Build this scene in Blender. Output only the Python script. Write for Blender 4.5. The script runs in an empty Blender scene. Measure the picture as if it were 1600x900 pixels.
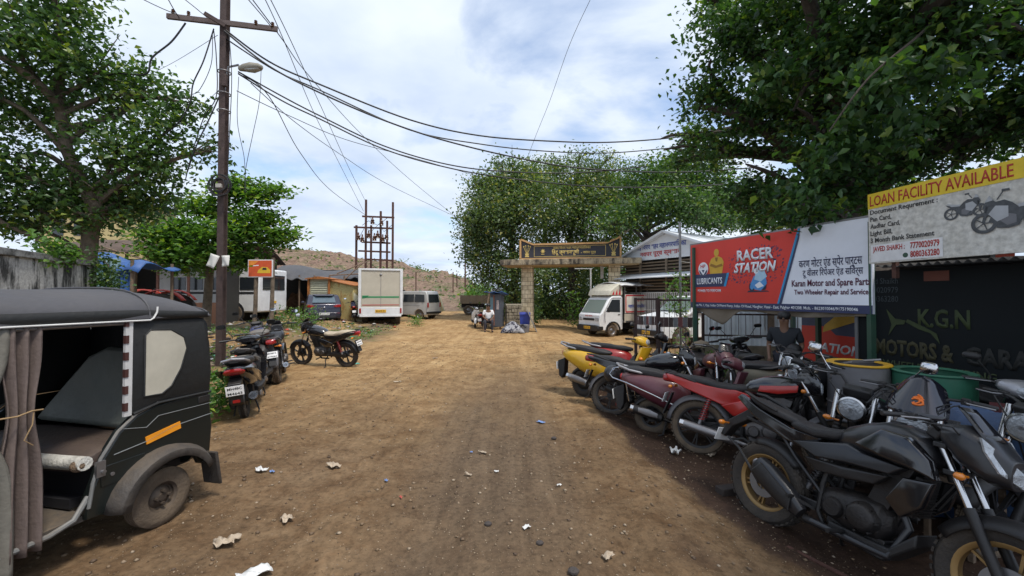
import bpy, bmesh, math, random
import numpy as np
from mathutils import Vector, Matrix, Euler

# ---------------------------------------------------------------- camera, world, sun
scene = bpy.context.scene
C = scene.collection
R = math.radians
F = 640.0                      # focal length in pixels of the 1600 px wide photograph
CAMZ = 1.68
PITCH = math.atan(12.0 / F)
cam_d = bpy.data.cameras.new('camera')
cam_d.sensor_width = 36.0
cam_d.lens = 36.0 * F / 1600.0
cam_d.clip_start = 0.05
cam_d.clip_end = 6000
cam = bpy.data.objects.new('camera', cam_d)
C.objects.link(cam)
cam.location = (0, 0, CAMZ)
cam.rotation_euler = (R(90) + PITCH, 0, 0)
scene.camera = cam

SUN_EL, SUN_AZ = R(62), R(135)       # azimuth from +Y towards +X
world = bpy.data.worlds.new('World')
scene.world = world
world.use_nodes = True
nt = world.node_tree
nt.nodes.clear()
def wn(t, **k):
    n = nt.nodes.new(t)
    for a, b in k.items(): setattr(n, a, b)
    return n
wout = wn('ShaderNodeOutputWorld'); bg = wn('ShaderNodeBackground')
sky = wn('ShaderNodeTexSky', sky_type='NISHITA', sun_disc=False)
sky.sun_elevation = SUN_EL; sky.sun_rotation = SUN_AZ
sky.air_density = 1.0; sky.dust_density = 1.5; sky.ozone_density = 1.5
tc = wn('ShaderNodeTexCoord')
sep = wn('ShaderNodeSeparateXYZ'); nt.links.new(tc.outputs['Generated'], sep.inputs[0])
# cloud layer: direction projected on a flat deck so the clouds flatten towards the horizon
den = wn('ShaderNodeMath', operation='MAXIMUM'); den.inputs[1].default_value = 0.0
nt.links.new(sep.outputs['Z'], den.inputs[0])
den2 = wn('ShaderNodeMath', operation='ADD'); den2.inputs[1].default_value = 0.22
nt.links.new(den.outputs[0], den2.inputs[0])
dx = wn('ShaderNodeMath', operation='DIVIDE'); dy = wn('ShaderNodeMath', operation='DIVIDE')
nt.links.new(sep.outputs['X'], dx.inputs[0]); nt.links.new(den2.outputs[0], dx.inputs[1])
nt.links.new(sep.outputs['Y'], dy.inputs[0]); nt.links.new(den2.outputs[0], dy.inputs[1])
cmb = wn('ShaderNodeCombineXYZ'); nt.links.new(dx.outputs[0], cmb.inputs[0]); nt.links.new(dy.outputs[0], cmb.inputs[1])
n1 = wn('ShaderNodeTexNoise'); n1.inputs['Scale'].default_value = 1.15; n1.inputs['Detail'].default_value = 10; n1.inputs['Roughness'].default_value = 0.55; n1.inputs['Distortion'].default_value = 0.35
mp = wn('ShaderNodeMapping'); mp.inputs['Location'].default_value = (3.3, 1.7, 0.4); mp.inputs['Scale'].default_value = (1.0, 1.15, 1)
nt.links.new(cmb.outputs[0], mp.inputs[0]); nt.links.new(mp.outputs[0], n1.inputs['Vector'])
cr = wn('ShaderNodeValToRGB')
cr.color_ramp.elements[0].position = 0.33; cr.color_ramp.elements[0].color = (0, 0, 0, 1)
cr.color_ramp.elements[1].position = 0.47; cr.color_ramp.elements[1].color = (1, 1, 1, 1)
nt.links.new(n1.outputs['Fac'], cr.inputs[0])
n2 = wn('ShaderNodeTexNoise'); n2.inputs['Scale'].default_value = 2.3; n2.inputs['Detail'].default_value = 7
nt.links.new(mp.outputs[0], n2.inputs['Vector'])
cr2 = wn('ShaderNodeValToRGB')
cr2.color_ramp.elements[0].position = 0.30; cr2.color_ramp.elements[0].color = (5.9, 7.0, 8.9, 1)
cr2.color_ramp.elements[1].position = 0.68; cr2.color_ramp.elements[1].color = (8.5, 9.3, 10.4, 1)
nt.links.new(n2.outputs['Fac'], cr2.inputs[0])
skm = wn('ShaderNodeMix', data_type='RGBA'); skm.blend_type = 'MULTIPLY'; skm.inputs['Factor'].default_value = 1
skm.inputs['B'].default_value = (2.2, 2.2, 2.2, 1)
nt.links.new(sky.outputs[0], skm.inputs['A'])
mx = wn('ShaderNodeMix', data_type='RGBA')
nt.links.new(cr.outputs[0], mx.inputs['Factor'])
nt.links.new(skm.outputs['Result'], mx.inputs['A']); nt.links.new(cr2.outputs[0], mx.inputs['B'])
nt.links.new(mx.outputs['Result'], bg.inputs['Color'])
bg.inputs['Strength'].default_value = 0.101
nt.links.new(bg.outputs[0], wout.inputs[0])

sun_d = bpy.data.lights.new('sun', 'SUN'); sun_d.energy = 2.7; sun_d.angle = R(9.0); sun_d.color = (1.0, 0.95, 0.87)
sun = bpy.data.objects.new('sun', sun_d); C.objects.link(sun)
sd = Vector((math.sin(SUN_AZ) * math.cos(SUN_EL), math.cos(SUN_AZ) * math.cos(SUN_EL), math.sin(SUN_EL)))
sun.rotation_euler = sd.to_track_quat('Z', 'Y').to_euler()
scene.view_settings.view_transform = 'Standard'
scene.view_settings.look = 'None'
scene.view_settings.gamma = 1.0
scene.view_settings.exposure = 0.12
scene.cycles.max_bounces = 6
scene.cycles.transparent_max_bounces = 8

# ---------------------------------------------------------------- helpers
rnd = random.Random(7)
def P(px, py, Y):
    """world point on the ray of pixel (px,py) (1600x900) at distance Y along the view axis"""
    a = (450.0 - py) / F
    c, s = math.cos(PITCH), math.sin(PITCH)
    d = (( px - 800.0) / F, c - a * s, s + a * c)
    k = Y / d[1]
    return Vector((d[0] * k, Y, CAMZ + d[2] * k))
def sstep(a, b, x):
    t = min(1, max(0, (x - a) / (b - a))); return t * t * (3 - 2 * t)
def gz(x, y):
    """ground height"""
    z = -0.15 * sstep(0.9, 2.3, x) * (1 - sstep(8.5, 14, y))
    z += 0.30 * sstep(-6.0, -12.0, x) * sstep(7, 14, y)
    z += 0.28 * sstep(17, 34, y) * (1 - sstep(-3, 3, x))
    z -= 0.18 * sstep(2, 4, x) * sstep(9, 14, y) * (1 - sstep(24, 30, y))
    return z
def G(px, Y):
    """ground point below pixel column px at depth Y"""
    x = (px - 800.0) / F * Y
    return Vector((x, Y, gz(x, Y)))

MATS = {}
def mat(name, col=None, rough=0.55, metal=0.0, dust=0.0, bump=0.0, scale=8.0, var=0.12, coat=0.0, dcol=(0.20, 0.145, 0.09), spec=0.5):
    if name in MATS: return MATS[name]
    m = bpy.data.materials.new(name); m.use_nodes = True
    t = m.node_tree; b = t.nodes['Principled BSDF']; L = t.links
    b.inputs['Roughness'].default_value = rough; b.inputs['Metallic'].default_value = metal
    b.inputs['Specular IOR Level'].default_value = spec
    if coat: b.inputs['Coat Weight'].default_value = coat; b.inputs['Coat Roughness'].default_value = 0.12
    co = t.nodes.new('ShaderNodeTexCoord')
    n = t.nodes.new('ShaderNodeTexNoise'); n.inputs['Scale'].default_value = scale; n.inputs['Detail'].default_value = 6; n.inputs['Roughness'].default_value = 0.6
    L.new(co.outputs['Object'], n.inputs['Vector'])
    r = t.nodes.new('ShaderNodeValToRGB')
    r.color_ramp.elements[0].position = 0.3; r.color_ramp.elements[1].position = 0.7
    r.color_ramp.elements[0].color = tuple(c * (1 - var) for c in col) + (1,)
    r.color_ramp.elements[1].color = tuple(min(1, c * (1 + var)) for c in col) + (1,)
    L.new(n.outputs['Fac'], r.inputs[0])
    src = r.outputs[0]
    if dust > 0:
        n2 = t.nodes.new('ShaderNodeTexNoise'); n2.inputs['Scale'].default_value = scale * 0.45; n2.inputs['Detail'].default_value = 8; n2.inputs['Roughness'].default_value = 0.7
        L.new(co.outputs['Object'], n2.inputs['Vector'])
        g = t.nodes.new('ShaderNodeNewGeometry'); s = t.nodes.new('ShaderNodeSeparateXYZ'); L.new(g.outputs['Normal'], s.inputs[0])
        up = t.nodes.new('ShaderNodeMapRange'); up.inputs['From Min'].default_value = -0.3; up.inputs['From Max'].default_value = 1.0
        up.inputs['To Min'].default_value = 0.45; up.inputs['To Max'].default_value = 1.3
        L.new(s.outputs['Z'], up.inputs['Value'])
        dr = t.nodes.new('ShaderNodeMapRange'); dr.inputs['From Min'].default_value = 0.38; dr.inputs['From Max'].default_value = 0.72
        dr.inputs['To Min'].default_value = dust * 0.35; dr.inputs['To Max'].default_value = dust * 1.5
        L.new(n2.outputs['Fac'], dr.inputs['Value'])
        mu = t.nodes.new('ShaderNodeMath'); mu.operation = 'MULTIPLY'; mu.use_clamp = True
        L.new(up.outputs[0], mu.inputs[0]); L.new(dr.outputs[0], mu.inputs[1])
        mx = t.nodes.new('ShaderNodeMix'); mx.data_type = 'RGBA'
        mx.inputs['B'].default_value = dcol + (1,)
        L.new(mu.outputs[0], mx.inputs['Factor']); L.new(src, mx.inputs['A']); src = mx.outputs['Result']
        rr = t.nodes.new('ShaderNodeMapRange'); rr.inputs['To Min'].default_value = rough; rr.inputs['To Max'].default_value = 0.9
        L.new(mu.outputs[0], rr.inputs['Value']); L.new(rr.outputs[0], b.inputs['Roughness'])
    L.new(src, b.inputs['Base Color'])
    if bump > 0:
        bp = t.nodes.new('ShaderNodeBump'); bp.inputs['Strength'].default_value = bump; bp.inputs['Distance'].default_value = 0.02
        n3 = t.nodes.new('ShaderNodeTexNoise'); n3.inputs['Scale'].default_value = scale * 4; n3.inputs['Detail'].default_value = 5
        L.new(co.outputs['Object'], n3.inputs['Vector']); L.new(n3.outputs['Fac'], bp.inputs['Height']); L.new(bp.outputs[0], b.inputs['Normal'])
    MATS[name] = m
    return m
def glassmat(name, col=(0.02, 0.025, 0.03), rough=0.06, alpha=1.0, trans=0.0):
    if name in MATS: return MATS[name]
    m = bpy.data.materials.new(name); m.use_nodes = True
    b = m.node_tree.nodes['Principled BSDF']
    b.inputs['Base Color'].default_value = col + (1,); b.inputs['Roughness'].default_value = rough
    b.inputs['Transmission Weight'].default_value = trans; b.inputs['Alpha'].default_value = alpha
    b.inputs['Specular IOR Level'].default_value = 0.7
    MATS[name] = m
    return m

def sup(v, e):
    return math.copysign(abs(v) ** (2.0 / e), v)
class MB:
    """collects shapes; build() links them as ONE mesh object"""
    def __init__(s, M=None):
        s.v = []; s.f = []; s.mi = []; s.M = M; s.k = 0
    def add(s, vs, fs):
        o = len(s.v)
        if s.M is not None: vs = [s.M @ Vector(p) for p in vs]
        s.v.extend([tuple(p) for p in vs]); s.f.extend([tuple(i + o for i in f) for f in fs]); s.mi.extend([s.k] * len(fs))
        return s
    def box(s, c, d, rot=None, tx=1.0, ty=1.0):
        x, y, z = (q / 2 for q in d)
        vs = [(-x, -y, -z), (x, -y, -z), (x, y, -z), (-x, y, -z), (-x * tx, -y * ty, z), (x * tx, -y * ty, z), (x * tx, y * ty, z), (-x * tx, y * ty, z)]
        m = Euler(rot).to_matrix() if rot else Matrix.Identity(3)
        return s.add([m @ Vector(p) + Vector(c) for p in vs], [(0, 3, 2, 1), (4, 5, 6, 7), (0, 1, 5, 4), (1, 2, 6, 5), (2, 3, 7, 6), (3, 0, 4, 7)])
    def bx(s, x0, x1, y0, y1, z0, z1):
        return s.box(((x0 + x1) / 2, (y0 + y1) / 2, (z0 + z1) / 2), (abs(x1 - x0), abs(y1 - y0), abs(z1 - z0)))
    def beam(s, p, q, w, h):
        p, q = Vector(p), Vector(q); d = q - p
        a = d.normalized(); up = Vector((0, 0, 1)) if abs(a.z) < 0.95 else Vector((1, 0, 0))
        l = a.cross(up).normalized(); u = l.cross(a).normalized()
        vs = [p + l * i * w / 2 + u * j * h / 2 for i, j in ((-1, -1), (1, -1), (1, 1), (-1, 1))] + [q + l * i * w / 2 + u * j * h / 2 for i, j in ((-1, -1), (1, -1), (1, 1), (-1, 1))]
        return s.add(vs, [(3, 2, 1, 0), (4, 5, 6, 7), (0, 1, 5, 4), (1, 2, 6, 5), (2, 3, 7, 6), (3, 0, 4, 7)])
    def loft(s, rings, caps=True, closed=False, ring_closed=True):
        n = len(rings[0]); vs = [p for r in rings for p in r]; fs = []
        m = len(rings)
        for i in range(m if closed else m - 1):
            a, b = i * n, ((i + 1) % m) * n
            for j in range(n if ring_closed else n - 1):
                k = (j + 1) % n
                fs.append((a + j, a + k, b + k, b + j))
        if caps and not closed:
            fs.append(tuple(range(n - 1, -1, -1))); fs.append(tuple((m - 1) * n + j for j in range(n)))
        return s.add(vs, fs)
    def tube(s, path, r, n=8, closed=False, caps=True):
        pts = [Vector(p) for p in path]; m = len(pts)
        rs = r if isinstance(r, (list, tuple)) else [r] * m
        rings = []; prev = None
        for i in range(m):
            if closed: t = (pts[(i + 1) % m] - pts[i - 1])
            else: t = pts[min(i + 1, m - 1)] - pts[max(i - 1, 0)]
            if t.length < 1e-9: t = Vector((0, 0, 1))
            t.normalize()
            if prev is None:
                up = Vector((0, 0, 1)) if abs(t.z) < 0.9 else Vector((1, 0, 0))
                u = t.cross(up).normalized()
            else:
                u = (prev - t * prev.dot(t))
                if u.length < 1e-6: u = t.orthogonal()
                u.normalize()
            prev = u; w = t.cross(u)
            rings.append([pts[i] + (u * math.cos(2 * math.pi * j / n) + w * math.sin(2 * math.pi * j / n)) * rs[i] for j in range(n)])
        return s.loft(rings, caps, closed)
    def cyl(s, p, q, r0, r1=None, n=14):
        return s.tube([p, q], [r0, r0 if r1 is None else r1], n)
    def lathe(s, prof, org=(0, 0, 0), axis='y', n=28, caps=False, closed=False):
        rings = []
        for j in range(n):
            a = 2 * math.pi * j / n; ca, sa = math.cos(a), math.sin(a); ring = []
            for r, h in prof:
                if axis == 'y': p = (r * ca, h, r * sa)
                elif axis == 'x': p = (h, r * ca, r * sa)
                else: p = (r * ca, r * sa, h)
                ring.append(Vector(p) + Vector(org))
            rings.append(ring)
        return s.loft(rings, False, True, ring_closed=closed)
    def hull(s, st, n=14, caps=True):
        """st: (x, yc, zc, half width, half height[, exponent]) superellipse sections along x"""
        rings = []
        for q in st:
            x, y, z, w, h = q[:5]; e = q[5] if len(q) > 5 else 2.6
            rings.append([(x, y + w * sup(math.cos(2 * math.pi * j / n), e), z + h * sup(math.sin(2 * math.pi * j / n), e)) for j in range(n)])
        return s.loft(rings, caps)
    def prism(s, pts, y0, y1, ax='y', bulge=0.0):
        n = len(pts)
        def m(a, b, d):
            return (a, d, b) if ax == 'y' else ((d, a, b) if ax == 'x' else (a, b, d))
        vs = [m(a, b, y0) for a, b in pts] + [m(a, b, y1) for a, b in pts]
        fs = [tuple(range(n)), tuple(range(2 * n - 1, n - 1, -1))] + [(i, n + i, n + (i + 1) % n, (i + 1) % n) for i in range(n)]
        return s.add(vs, fs)
    def plate(s, pts, y0, y1, inset, ax='y'):
        """prism with a chamfered outer face at y1 (inset towards the centroid)"""
        n = len(pts); cx = sum(p[0] for p in pts) / n; cz = sum(p[1] for p in pts) / n
        def m(a, b, d):
            return (a, d, b) if ax == 'y' else ((d, a, b) if ax == 'x' else (a, b, d))
        def sh(p, k):
            dx_, dz_ = cx - p[0], cz - p[1]; l = math.hypot(dx_, dz_) or 1
            return p[0] + dx_ / l * k, p[1] + dz_ / l * k
        lay = [(0, y0), (0, y0 + (y1 - y0) * .6), (inset * .35, y0 + (y1 - y0) * .9), (inset, y1)]
        vs = []
        for k, d in lay: vs += [m(*sh(p, k), d) for p in pts]
        fs = [tuple(range(n - 1, -1, -1)), tuple(range(3 * n, 4 * n))]
        for l in range(3): fs += [(l * n + i, l * n + (i + 1) % n, (l + 1) * n + (i + 1) % n, (l + 1) * n + i) for i in range(n)]
        return s.add(vs, fs)
    def ell(s, c, r, n=14, m=8):
        if not isinstance(r, (tuple, list)): r = (r, r, r)
        rings = []
        for i in range(1, m):
            a = math.pi * i / m
            rings.append([(c[0] + r[0] * math.sin(a) * math.cos(2 * math.pi * j / n), c[1] + r[1] * math.sin(a) * math.sin(2 * math.pi * j / n), c[2] - r[2] * math.cos(a)) for j in range(n)])
        return s.loft(rings, True)
    def torus(s, c, Rr, r, axis='y', n=24, m=8):
        return s.lathe([(Rr + r * math.cos(2 * math.pi * k / m), r * math.sin(2 * math.pi * k / m)) for k in range(m)], c, axis, n, closed=True)
    def grid(s, fn, nu, nv, thick=0.0):
        vs = [fn(i / nu, j / nv) for j in range(nv + 1) for i in range(nu + 1)]
        fs = [(j * (nu + 1) + i, j * (nu + 1) + i + 1, (j + 1) * (nu + 1) + i + 1, (j + 1) * (nu + 1) + i) for j in range(nv) for i in range(nu)]
        return s.add(vs, fs)
    def build(s, name, m=None, parent=None, smooth=True, bevel=0.0, solid=0.0, sub=0, ang=38, label=None):
        me = bpy.data.meshes.new(name); me.from_pydata(s.v, [], s.f)
        ms = m if isinstance(m, (list, tuple)) else [m]
        for q in ms:
            if q: me.materials.append(q)
        if len(ms) > 1: me.polygons.foreach_set('material_index', s.mi)
        bm = bmesh.new(); bm.from_mesh(me); bmesh.ops.recalc_face_normals(bm, faces=bm.faces); bm.to_mesh(me); bm.free()
        if smooth:
            me.polygons.foreach_set('use_smooth', [True] * len(me.polygons)); me.set_sharp_from_angle(angle=R(ang))
        o = bpy.data.objects.new(name, me); C.objects.link(o)
        if parent is not None: o.parent = parent
        if solid:
            d = o.modifiers.new('solid', 'SOLIDIFY'); d.thickness = solid; d.offset = 0
        if bevel:
            d = o.modifiers.new('bevel', 'BEVEL'); d.width = bevel; d.segments = 2; d.limit_method = 'ANGLE'; d.angle_limit = R(35)
        if sub:
            d = o.modifiers.new('sub', 'SUBSURF'); d.levels = d.render_levels = sub
        if label: o['label'] = label
        return o
def tag(o, label, cat, group=None, kind='thing'):
    o['label'] = label; o['category'] = cat
    if group: o['group'] = group
    if kind: o['kind'] = kind
    return o
def empty(name, loc=(0, 0, 0), rz=0.0, parent=None, rot=None):
    o = bpy.data.objects.new(name, None); C.objects.link(o); o.location = loc
    o.rotation_euler = rot if rot else (0, 0, rz)
    o.empty_display_size = 0.1
    if parent is not None: o.parent = parent
    return o
def thing(name, label, cat, loc=(0, 0, 0), rz=0.0, group=None, rot=None):
    return tag(empty(name, loc, rz, None, rot), label, cat, group)
def struct(o):
    o['kind'] = 'structure'; return o
def kids(o):
    return [c for c in bpy.data.objects if c.parent == o]
def copy_tree(o, parent=None):
    c = o.copy(); C.objects.link(c)
    if parent is not None: c.parent = parent
    for ch in kids(o): copy_tree(ch, c)
    return c
def text(parent, s, h, x, z, m, y=-0.006, width=None, bold=0.0, shear=0.0, align='LEFT', name='lettering', ext=0.001):
    """flat lettering in the local XZ plane facing -Y; h = cap height roughly"""
    cu = bpy.data.curves.new('txt', 'FONT'); cu.body = s; cu.size = 1.0; cu.offset = bold; cu.shear = shear; cu.extrude = 0.0; cu.resolution_u = 2
    to = bpy.data.objects.new('txt', cu); C.objects.link(to)
    bpy.context.view_layer.update()
    dg = bpy.context.evaluated_depsgraph_get()
    me = bpy.data.meshes.new_from_object(to.evaluated_get(dg))
    bpy.data.objects.remove(to); bpy.data.curves.remove(cu)
    n = len(me.vertices)
    if n == 0: return None
    a = np.empty(n * 3); me.vertices.foreach_get('co', a); a = a.reshape(-1, 3)
    x0, x1 = a[:, 0].min(), a[:, 0].max()
    k = h / 0.73
    kx = k if width is None else width / max(1e-6, x1 - x0)
    b = np.zeros_like(a); b[:, 0] = (a[:, 0] - x0) * kx; b[:, 2] = a[:, 1] * k
    w = (x1 - x0) * kx
    if align == 'CENTER': b[:, 0] -= w / 2
    if align == 'RIGHT': b[:, 0] -= w
    b[:, 0] += x; b[:, 1] = y; b[:, 2] += z
    me.vertices.foreach_set('co', b.ravel()); me.materials.clear(); me.materials.append(m); me.update()
    me.name = name
    o = bpy.data.objects.new(name, me); C.objects.link(o)
    if parent is not None: o.parent = parent
    if ext:
        d = o.modifiers.new('solid', 'SOLIDIFY'); d.thickness = ext
    return o
def flat(parent, pts, m, y=-0.003, name='panel'):
    """flat polygon in the local XZ plane"""
    b = MB(); b.add([(p[0], y, p[1]) for p in pts], [tuple(range(len(pts)))])
    return b.build(name, m, parent, smooth=False, solid=0.001)

# shared materials
RUB = mat('rubber', (0.025, 0.023, 0.022), 0.85, dust=0.22, bump=0.4, scale=14)
RUBD = mat('rubber_dusty', (0.07, 0.055, 0.042), 0.9, dust=0.55, bump=0.4, scale=10)
BLK = mat('black_paint', (0.008, 0.008, 0.010), 0.18, dust=0.015, coat=0.9, scale=5)
BPL = mat('black_plastic', (0.012, 0.012, 0.013), 0.5, dust=0.035, bump=0.1, scale=20)
BSEAT = mat('black_vinyl', (0.012, 0.012, 0.014), 0.55, dust=0.05, bump=0.25, scale=30)
CHR = mat('chrome', (0.62, 0.62, 0.63), 0.16, 1.0, dust=0.10, scale=6)
STL = mat('steel', (0.28, 0.28, 0.29), 0.42, 0.9, dust=0.20, scale=10)
ALU = mat('cast_alloy', (0.11, 0.11, 0.115), 0.5, 0.8, dust=0.22, bump=0.2, scale=16)
DENG = mat('black_engine', (0.018, 0.018, 0.02), 0.45, 0.4, dust=0.08, bump=0.2, scale=16)
RDL = mat('red_lens', (0.30, 0.012, 0.012), 0.15, coat=0.5)
AML = mat('amber_lens', (0.65, 0.20, 0.02), 0.2, coat=0.4)
LENS = mat('clear_lens', (0.42, 0.44, 0.46), 0.12, 0.35, dust=0.06, bump=0.5, scale=12, var=0.35)
WPT = mat('white_paint', (0.72, 0.72, 0.70), 0.4, dust=0.10, scale=3)
PLW = mat('plate_white', (0.78, 0.78, 0.77), 0.5, dust=0.05)
PLY = mat('plate_yellow', (0.75, 0.42, 0.03), 0.5, dust=0.05)
INK = mat('ink_black', (0.015, 0.015, 0.018), 0.6)
GLS = glassmat('dark_glass')
MIR = mat('mirror_glass', (0.8, 0.82, 0.85), 0.04, 1.0, var=0.0)
WOOD = mat('weathered_wood', (0.17, 0.12, 0.08), 0.85, bump=0.5, scale=9, var=0.3)
RUST = mat('rusty_steel', (0.09, 0.04, 0.028), 0.85, 0.1, bump=0.4, scale=12, var=0.4)
# ---------------------------------------------------------------- ground, hill, trees
def vn(x, y, seed=0):
    xi = np.floor(x).astype(np.int64); yi = np.floor(y).astype(np.int64); xf = x - xi; yf = y - yi
    def h(a, b):
        n = (a * 374761393 + b * 668265263 + seed * 1442695041) & 0xffffffff
        n = ((n ^ (n >> 13)) * 1274126177) & 0xffffffff
        return ((n ^ (n >> 16)) & 0xffff) / 65535.0
    u = xf * xf * (3 - 2 * xf); v = yf * yf * (3 - 2 * yf)
    return (h(xi, yi) * (1 - u) + h(xi + 1, yi) * u) * (1 - v) + (h(xi, yi + 1) * (1 - u) + h(xi + 1, yi + 1) * u) * v
def fbm(x, y, o=4, seed=0, g=0.5):
    s = 0; a = 1; t = 0
    for i in range(o):
        s = s + a * vn(x, y, seed + i * 17); t += a; a *= g; x = x * 2.03; y = y * 2.03
    return s / t
def nss(a, b, x):
    t = np.clip((x - a) / (b - a), 0, 1); return t * t * (3 - 2 * t)
def grid_mesh(name, X, Y, Z, m, attrs=None):
    ny, nx = X.shape
    me = bpy.data.meshes.new(name)
    me.vertices.add(nx * ny); me.vertices.foreach_set('co', np.stack([X, Y, Z], -1).ravel())
    i = np.arange((ny - 1) * (nx - 1)); r, c = i // (nx - 1), i % (nx - 1); a = r * nx + c
    f = np.stack([a, a + 1, a + nx + 1, a + nx], -1).ravel()
    me.loops.add(len(f)); me.loops.foreach_set('vertex_index', f)
    me.polygons.add(len(i)); me.polygons.foreach_set('loop_start', np.arange(0, len(f), 4)); me.polygons.foreach_set('loop_total', np.full(len(i), 4))
    me.polygons.foreach_set('use_smooth', np.ones(len(i), bool))
    me.update(calc_edges=True)
    for k, v in (attrs or {}).items():
        at = me.attributes.new(k, 'FLOAT', 'POINT'); at.data.foreach_set('value', v.ravel().astype(np.float32))
    me.materials.append(m)
    o = bpy.data.objects.new(name, me); C.objects.link(o); return o

def ground_mat():
    m = bpy.data.materials.new('dirt_road'); m.use_nodes = True; t = m.node_tree; L = t.links; b = t.nodes['Principled BSDF']
    b.inputs['Roughness'].default_value = 0.95; b.inputs['Specular IOR Level'].default_value = 0.15
    co = t.nodes.new('ShaderNodeTexCoord')
    def noise(s, d=8, r=.6, sc=None, dist=0):
        n = t.nodes.new('ShaderNodeTexNoise'); n.inputs['Scale'].default_value = s; n.inputs['Detail'].default_value = d; n.inputs['Roughness'].default_value = r; n.inputs['Distortion'].default_value = dist
        src = co.outputs['Object']
        if sc:
            mp = t.nodes.new('ShaderNodeMapping'); mp.inputs['Scale'].default_value = sc; L.new(src, mp.inputs[0]); src = mp.outputs[0]
        L.new(src, n.inputs['Vector']); return n.outputs['Fac']
    def ramp(src, *st):
        r = t.nodes.new('ShaderNodeValToRGB'); e = r.color_ramp.elements
        while len(e) < len(st): e.new(.5)
        for q, (p, c) in zip(e, st): q.position = p; q.color = (c if len(c) == 4 else c + (1,))
        L.new(src, r.inputs[0]); return r.outputs[0]
    def mix(f, a, bb, mode='MIX'):
        x = t.nodes.new('ShaderNodeMix'); x.data_type = 'RGBA'; x.blend_type = mode
        if isinstance(f, float): x.inputs['Factor'].default_value = f
        else: L.new(f, x.inputs['Factor'])
        for q, nme in ((a, 'A'), (bb, 'B')):
            if isinstance(q, tuple): x.inputs[nme].default_value = q + (1,)
            else: L.new(q, x.inputs[nme])
        return x.outputs['Result']
    def attr(n):
        a = t.nodes.new('ShaderNodeAttribute'); a.attribute_name = n; return a.outputs['Fac']
    base = ramp(noise(.9, 9, .65), (.30, (.122, .078, .043)), (.50, (.188, .122, .067)), (.70, (.262, .176, .100)))
    base = mix(attr('paler'), base, ramp(noise(.8, 9, .65), (.30, (.32, .195, .088)), (.50, (.43, .28, .132)), (.70, (.51, .355, .18))))  # ground colour graded by depth: dark brown near, paler and yellower far
    fine = ramp(noise(22, 8, .7), (.30, (.55, .55, .55)), (.52, (1, 1, 1)), (.75, (1.25, 1.22, 1.18)))
    c = mix(1.0, base, fine, 'MULTIPLY')
    blot = ramp(noise(3.5, 8, .7, dist=.6), (.42, (0, 0, 0)), (.62, (1, 1, 1)))
    c = mix(blot, c, mix(1.0, c, (.66, .60, .55), 'MULTIPLY'))
    ls = ramp(noise(1.0, 8, .7, sc=(5.0, .22, 1), dist=.5), (.34, (.70, .68, .66)), (.56, (1.04, 1.04, 1.04)))
    c = mix(.75, c, mix(1.0, c, ls, 'MULTIPLY'))
    streak = ramp(noise(1.0, 7, .65, sc=(7.5, .38, 1), dist=.3), (.36, (.62, .62, .64)), (.60, (1.05, 1.05, 1.05)))
    grey = mix(1.0, mix(1.0, (.130, .097, .067), fine, 'MULTIPLY'), streak, 'MULTIPLY')
    c = mix(attr('track'), c, grey)
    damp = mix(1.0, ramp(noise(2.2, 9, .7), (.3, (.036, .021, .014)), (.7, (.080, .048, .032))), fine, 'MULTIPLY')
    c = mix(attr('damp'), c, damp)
    green = ramp(noise(1.7, 9, .75), (.40, (.16, .115, .075)), (.52, (.13, .10, .06)), (.60, (.075, .10, .025)))
    c = mix(attr('waste'), c, green)
    v = t.nodes.new('ShaderNodeTexVoronoi'); v.inputs['Scale'].default_value = 26; L.new(co.outputs['Object'], v.inputs['Vector'])
    peb = ramp(v.outputs['Distance'], (.10, (1, 1, 1)), (.17, (0, 0, 0)))
    pm = ramp(noise(5, 4), (.52, (0, 0, 0)), (.66, (.75, .75, .75)))
    pf = mix(1.0, peb, pm, 'MULTIPLY')
    c = mix(pf, c, mix(v.outputs['Color'], (.13, .10, .08), (.42, .36, .29)))
    L.new(c, b.inputs['Base Color'])
    rg = t.nodes.new('ShaderNodeMapRange'); rg.inputs['To Min'].default_value = .95; rg.inputs['To Max'].default_value = .62; L.new(attr('damp'), rg.inputs['Value']); L.new(rg.outputs[0], b.inputs['Roughness'])
    bp = t.nodes.new('ShaderNodeBump'); bp.inputs['Strength'].default_value = .9; bp.inputs['Distance'].default_value = .012
    ad = t.nodes.new('ShaderNodeMath'); ad.operation = 'ADD'; L.new(noise(30, 10, .75), ad.inputs[0])
    sc = t.nodes.new('ShaderNodeMath'); sc.operation = 'MULTIPLY'; sc.inputs[1].default_value = .5; L.new(pf, sc.inputs[0]); L.new(sc.outputs[0], ad.inputs[1])
    L.new(ad.outputs[0], bp.inputs['Height']); L.new(bp.outputs[0], b.inputs['Normal'])
    return m
def ground_z(X, Y):
    z = -0.15 * nss(.9, 2.3, X) * (1 - nss(8.5, 14, Y)) + .30 * nss(6, 12, -X) * nss(7, 14, Y) + .28 * nss(17, 34, Y) * (1 - nss(-3, 3, X))
    near = 1 - nss(25, 60, np.hypot(X, Y))
    d = (fbm(X * .7, Y * .5, 3, 3) - .5) * .07 + (fbm(X * 4, Y * 3, 4, 9, .6) - .5) * .050 + (fbm(X * 14, Y * 11, 3, 21) - .5) * .022
    rut = np.exp(-((X + .55 + .05 * Y * .3) / .28) ** 2) + np.exp(-((X - .75 + .05 * Y * .3) / .26) ** 2)
    waste = nss(5.0, 6.5, -X + .0) * nss(6.5, 9, Y)
    d = d + waste * near * (fbm(X * 1.6, Y * 1.6, 4, 40) - .35) * .35
    z = z - .18 * nss(2, 4, X) * nss(9, 14, Y) * (1 - nss(24, 30, Y))
    return z + (d - .030 * rut * near) * near
nu, nv = 620, 560
u = np.linspace(-1, 1, nu); v = np.linspace(0, 1, nv)
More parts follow.
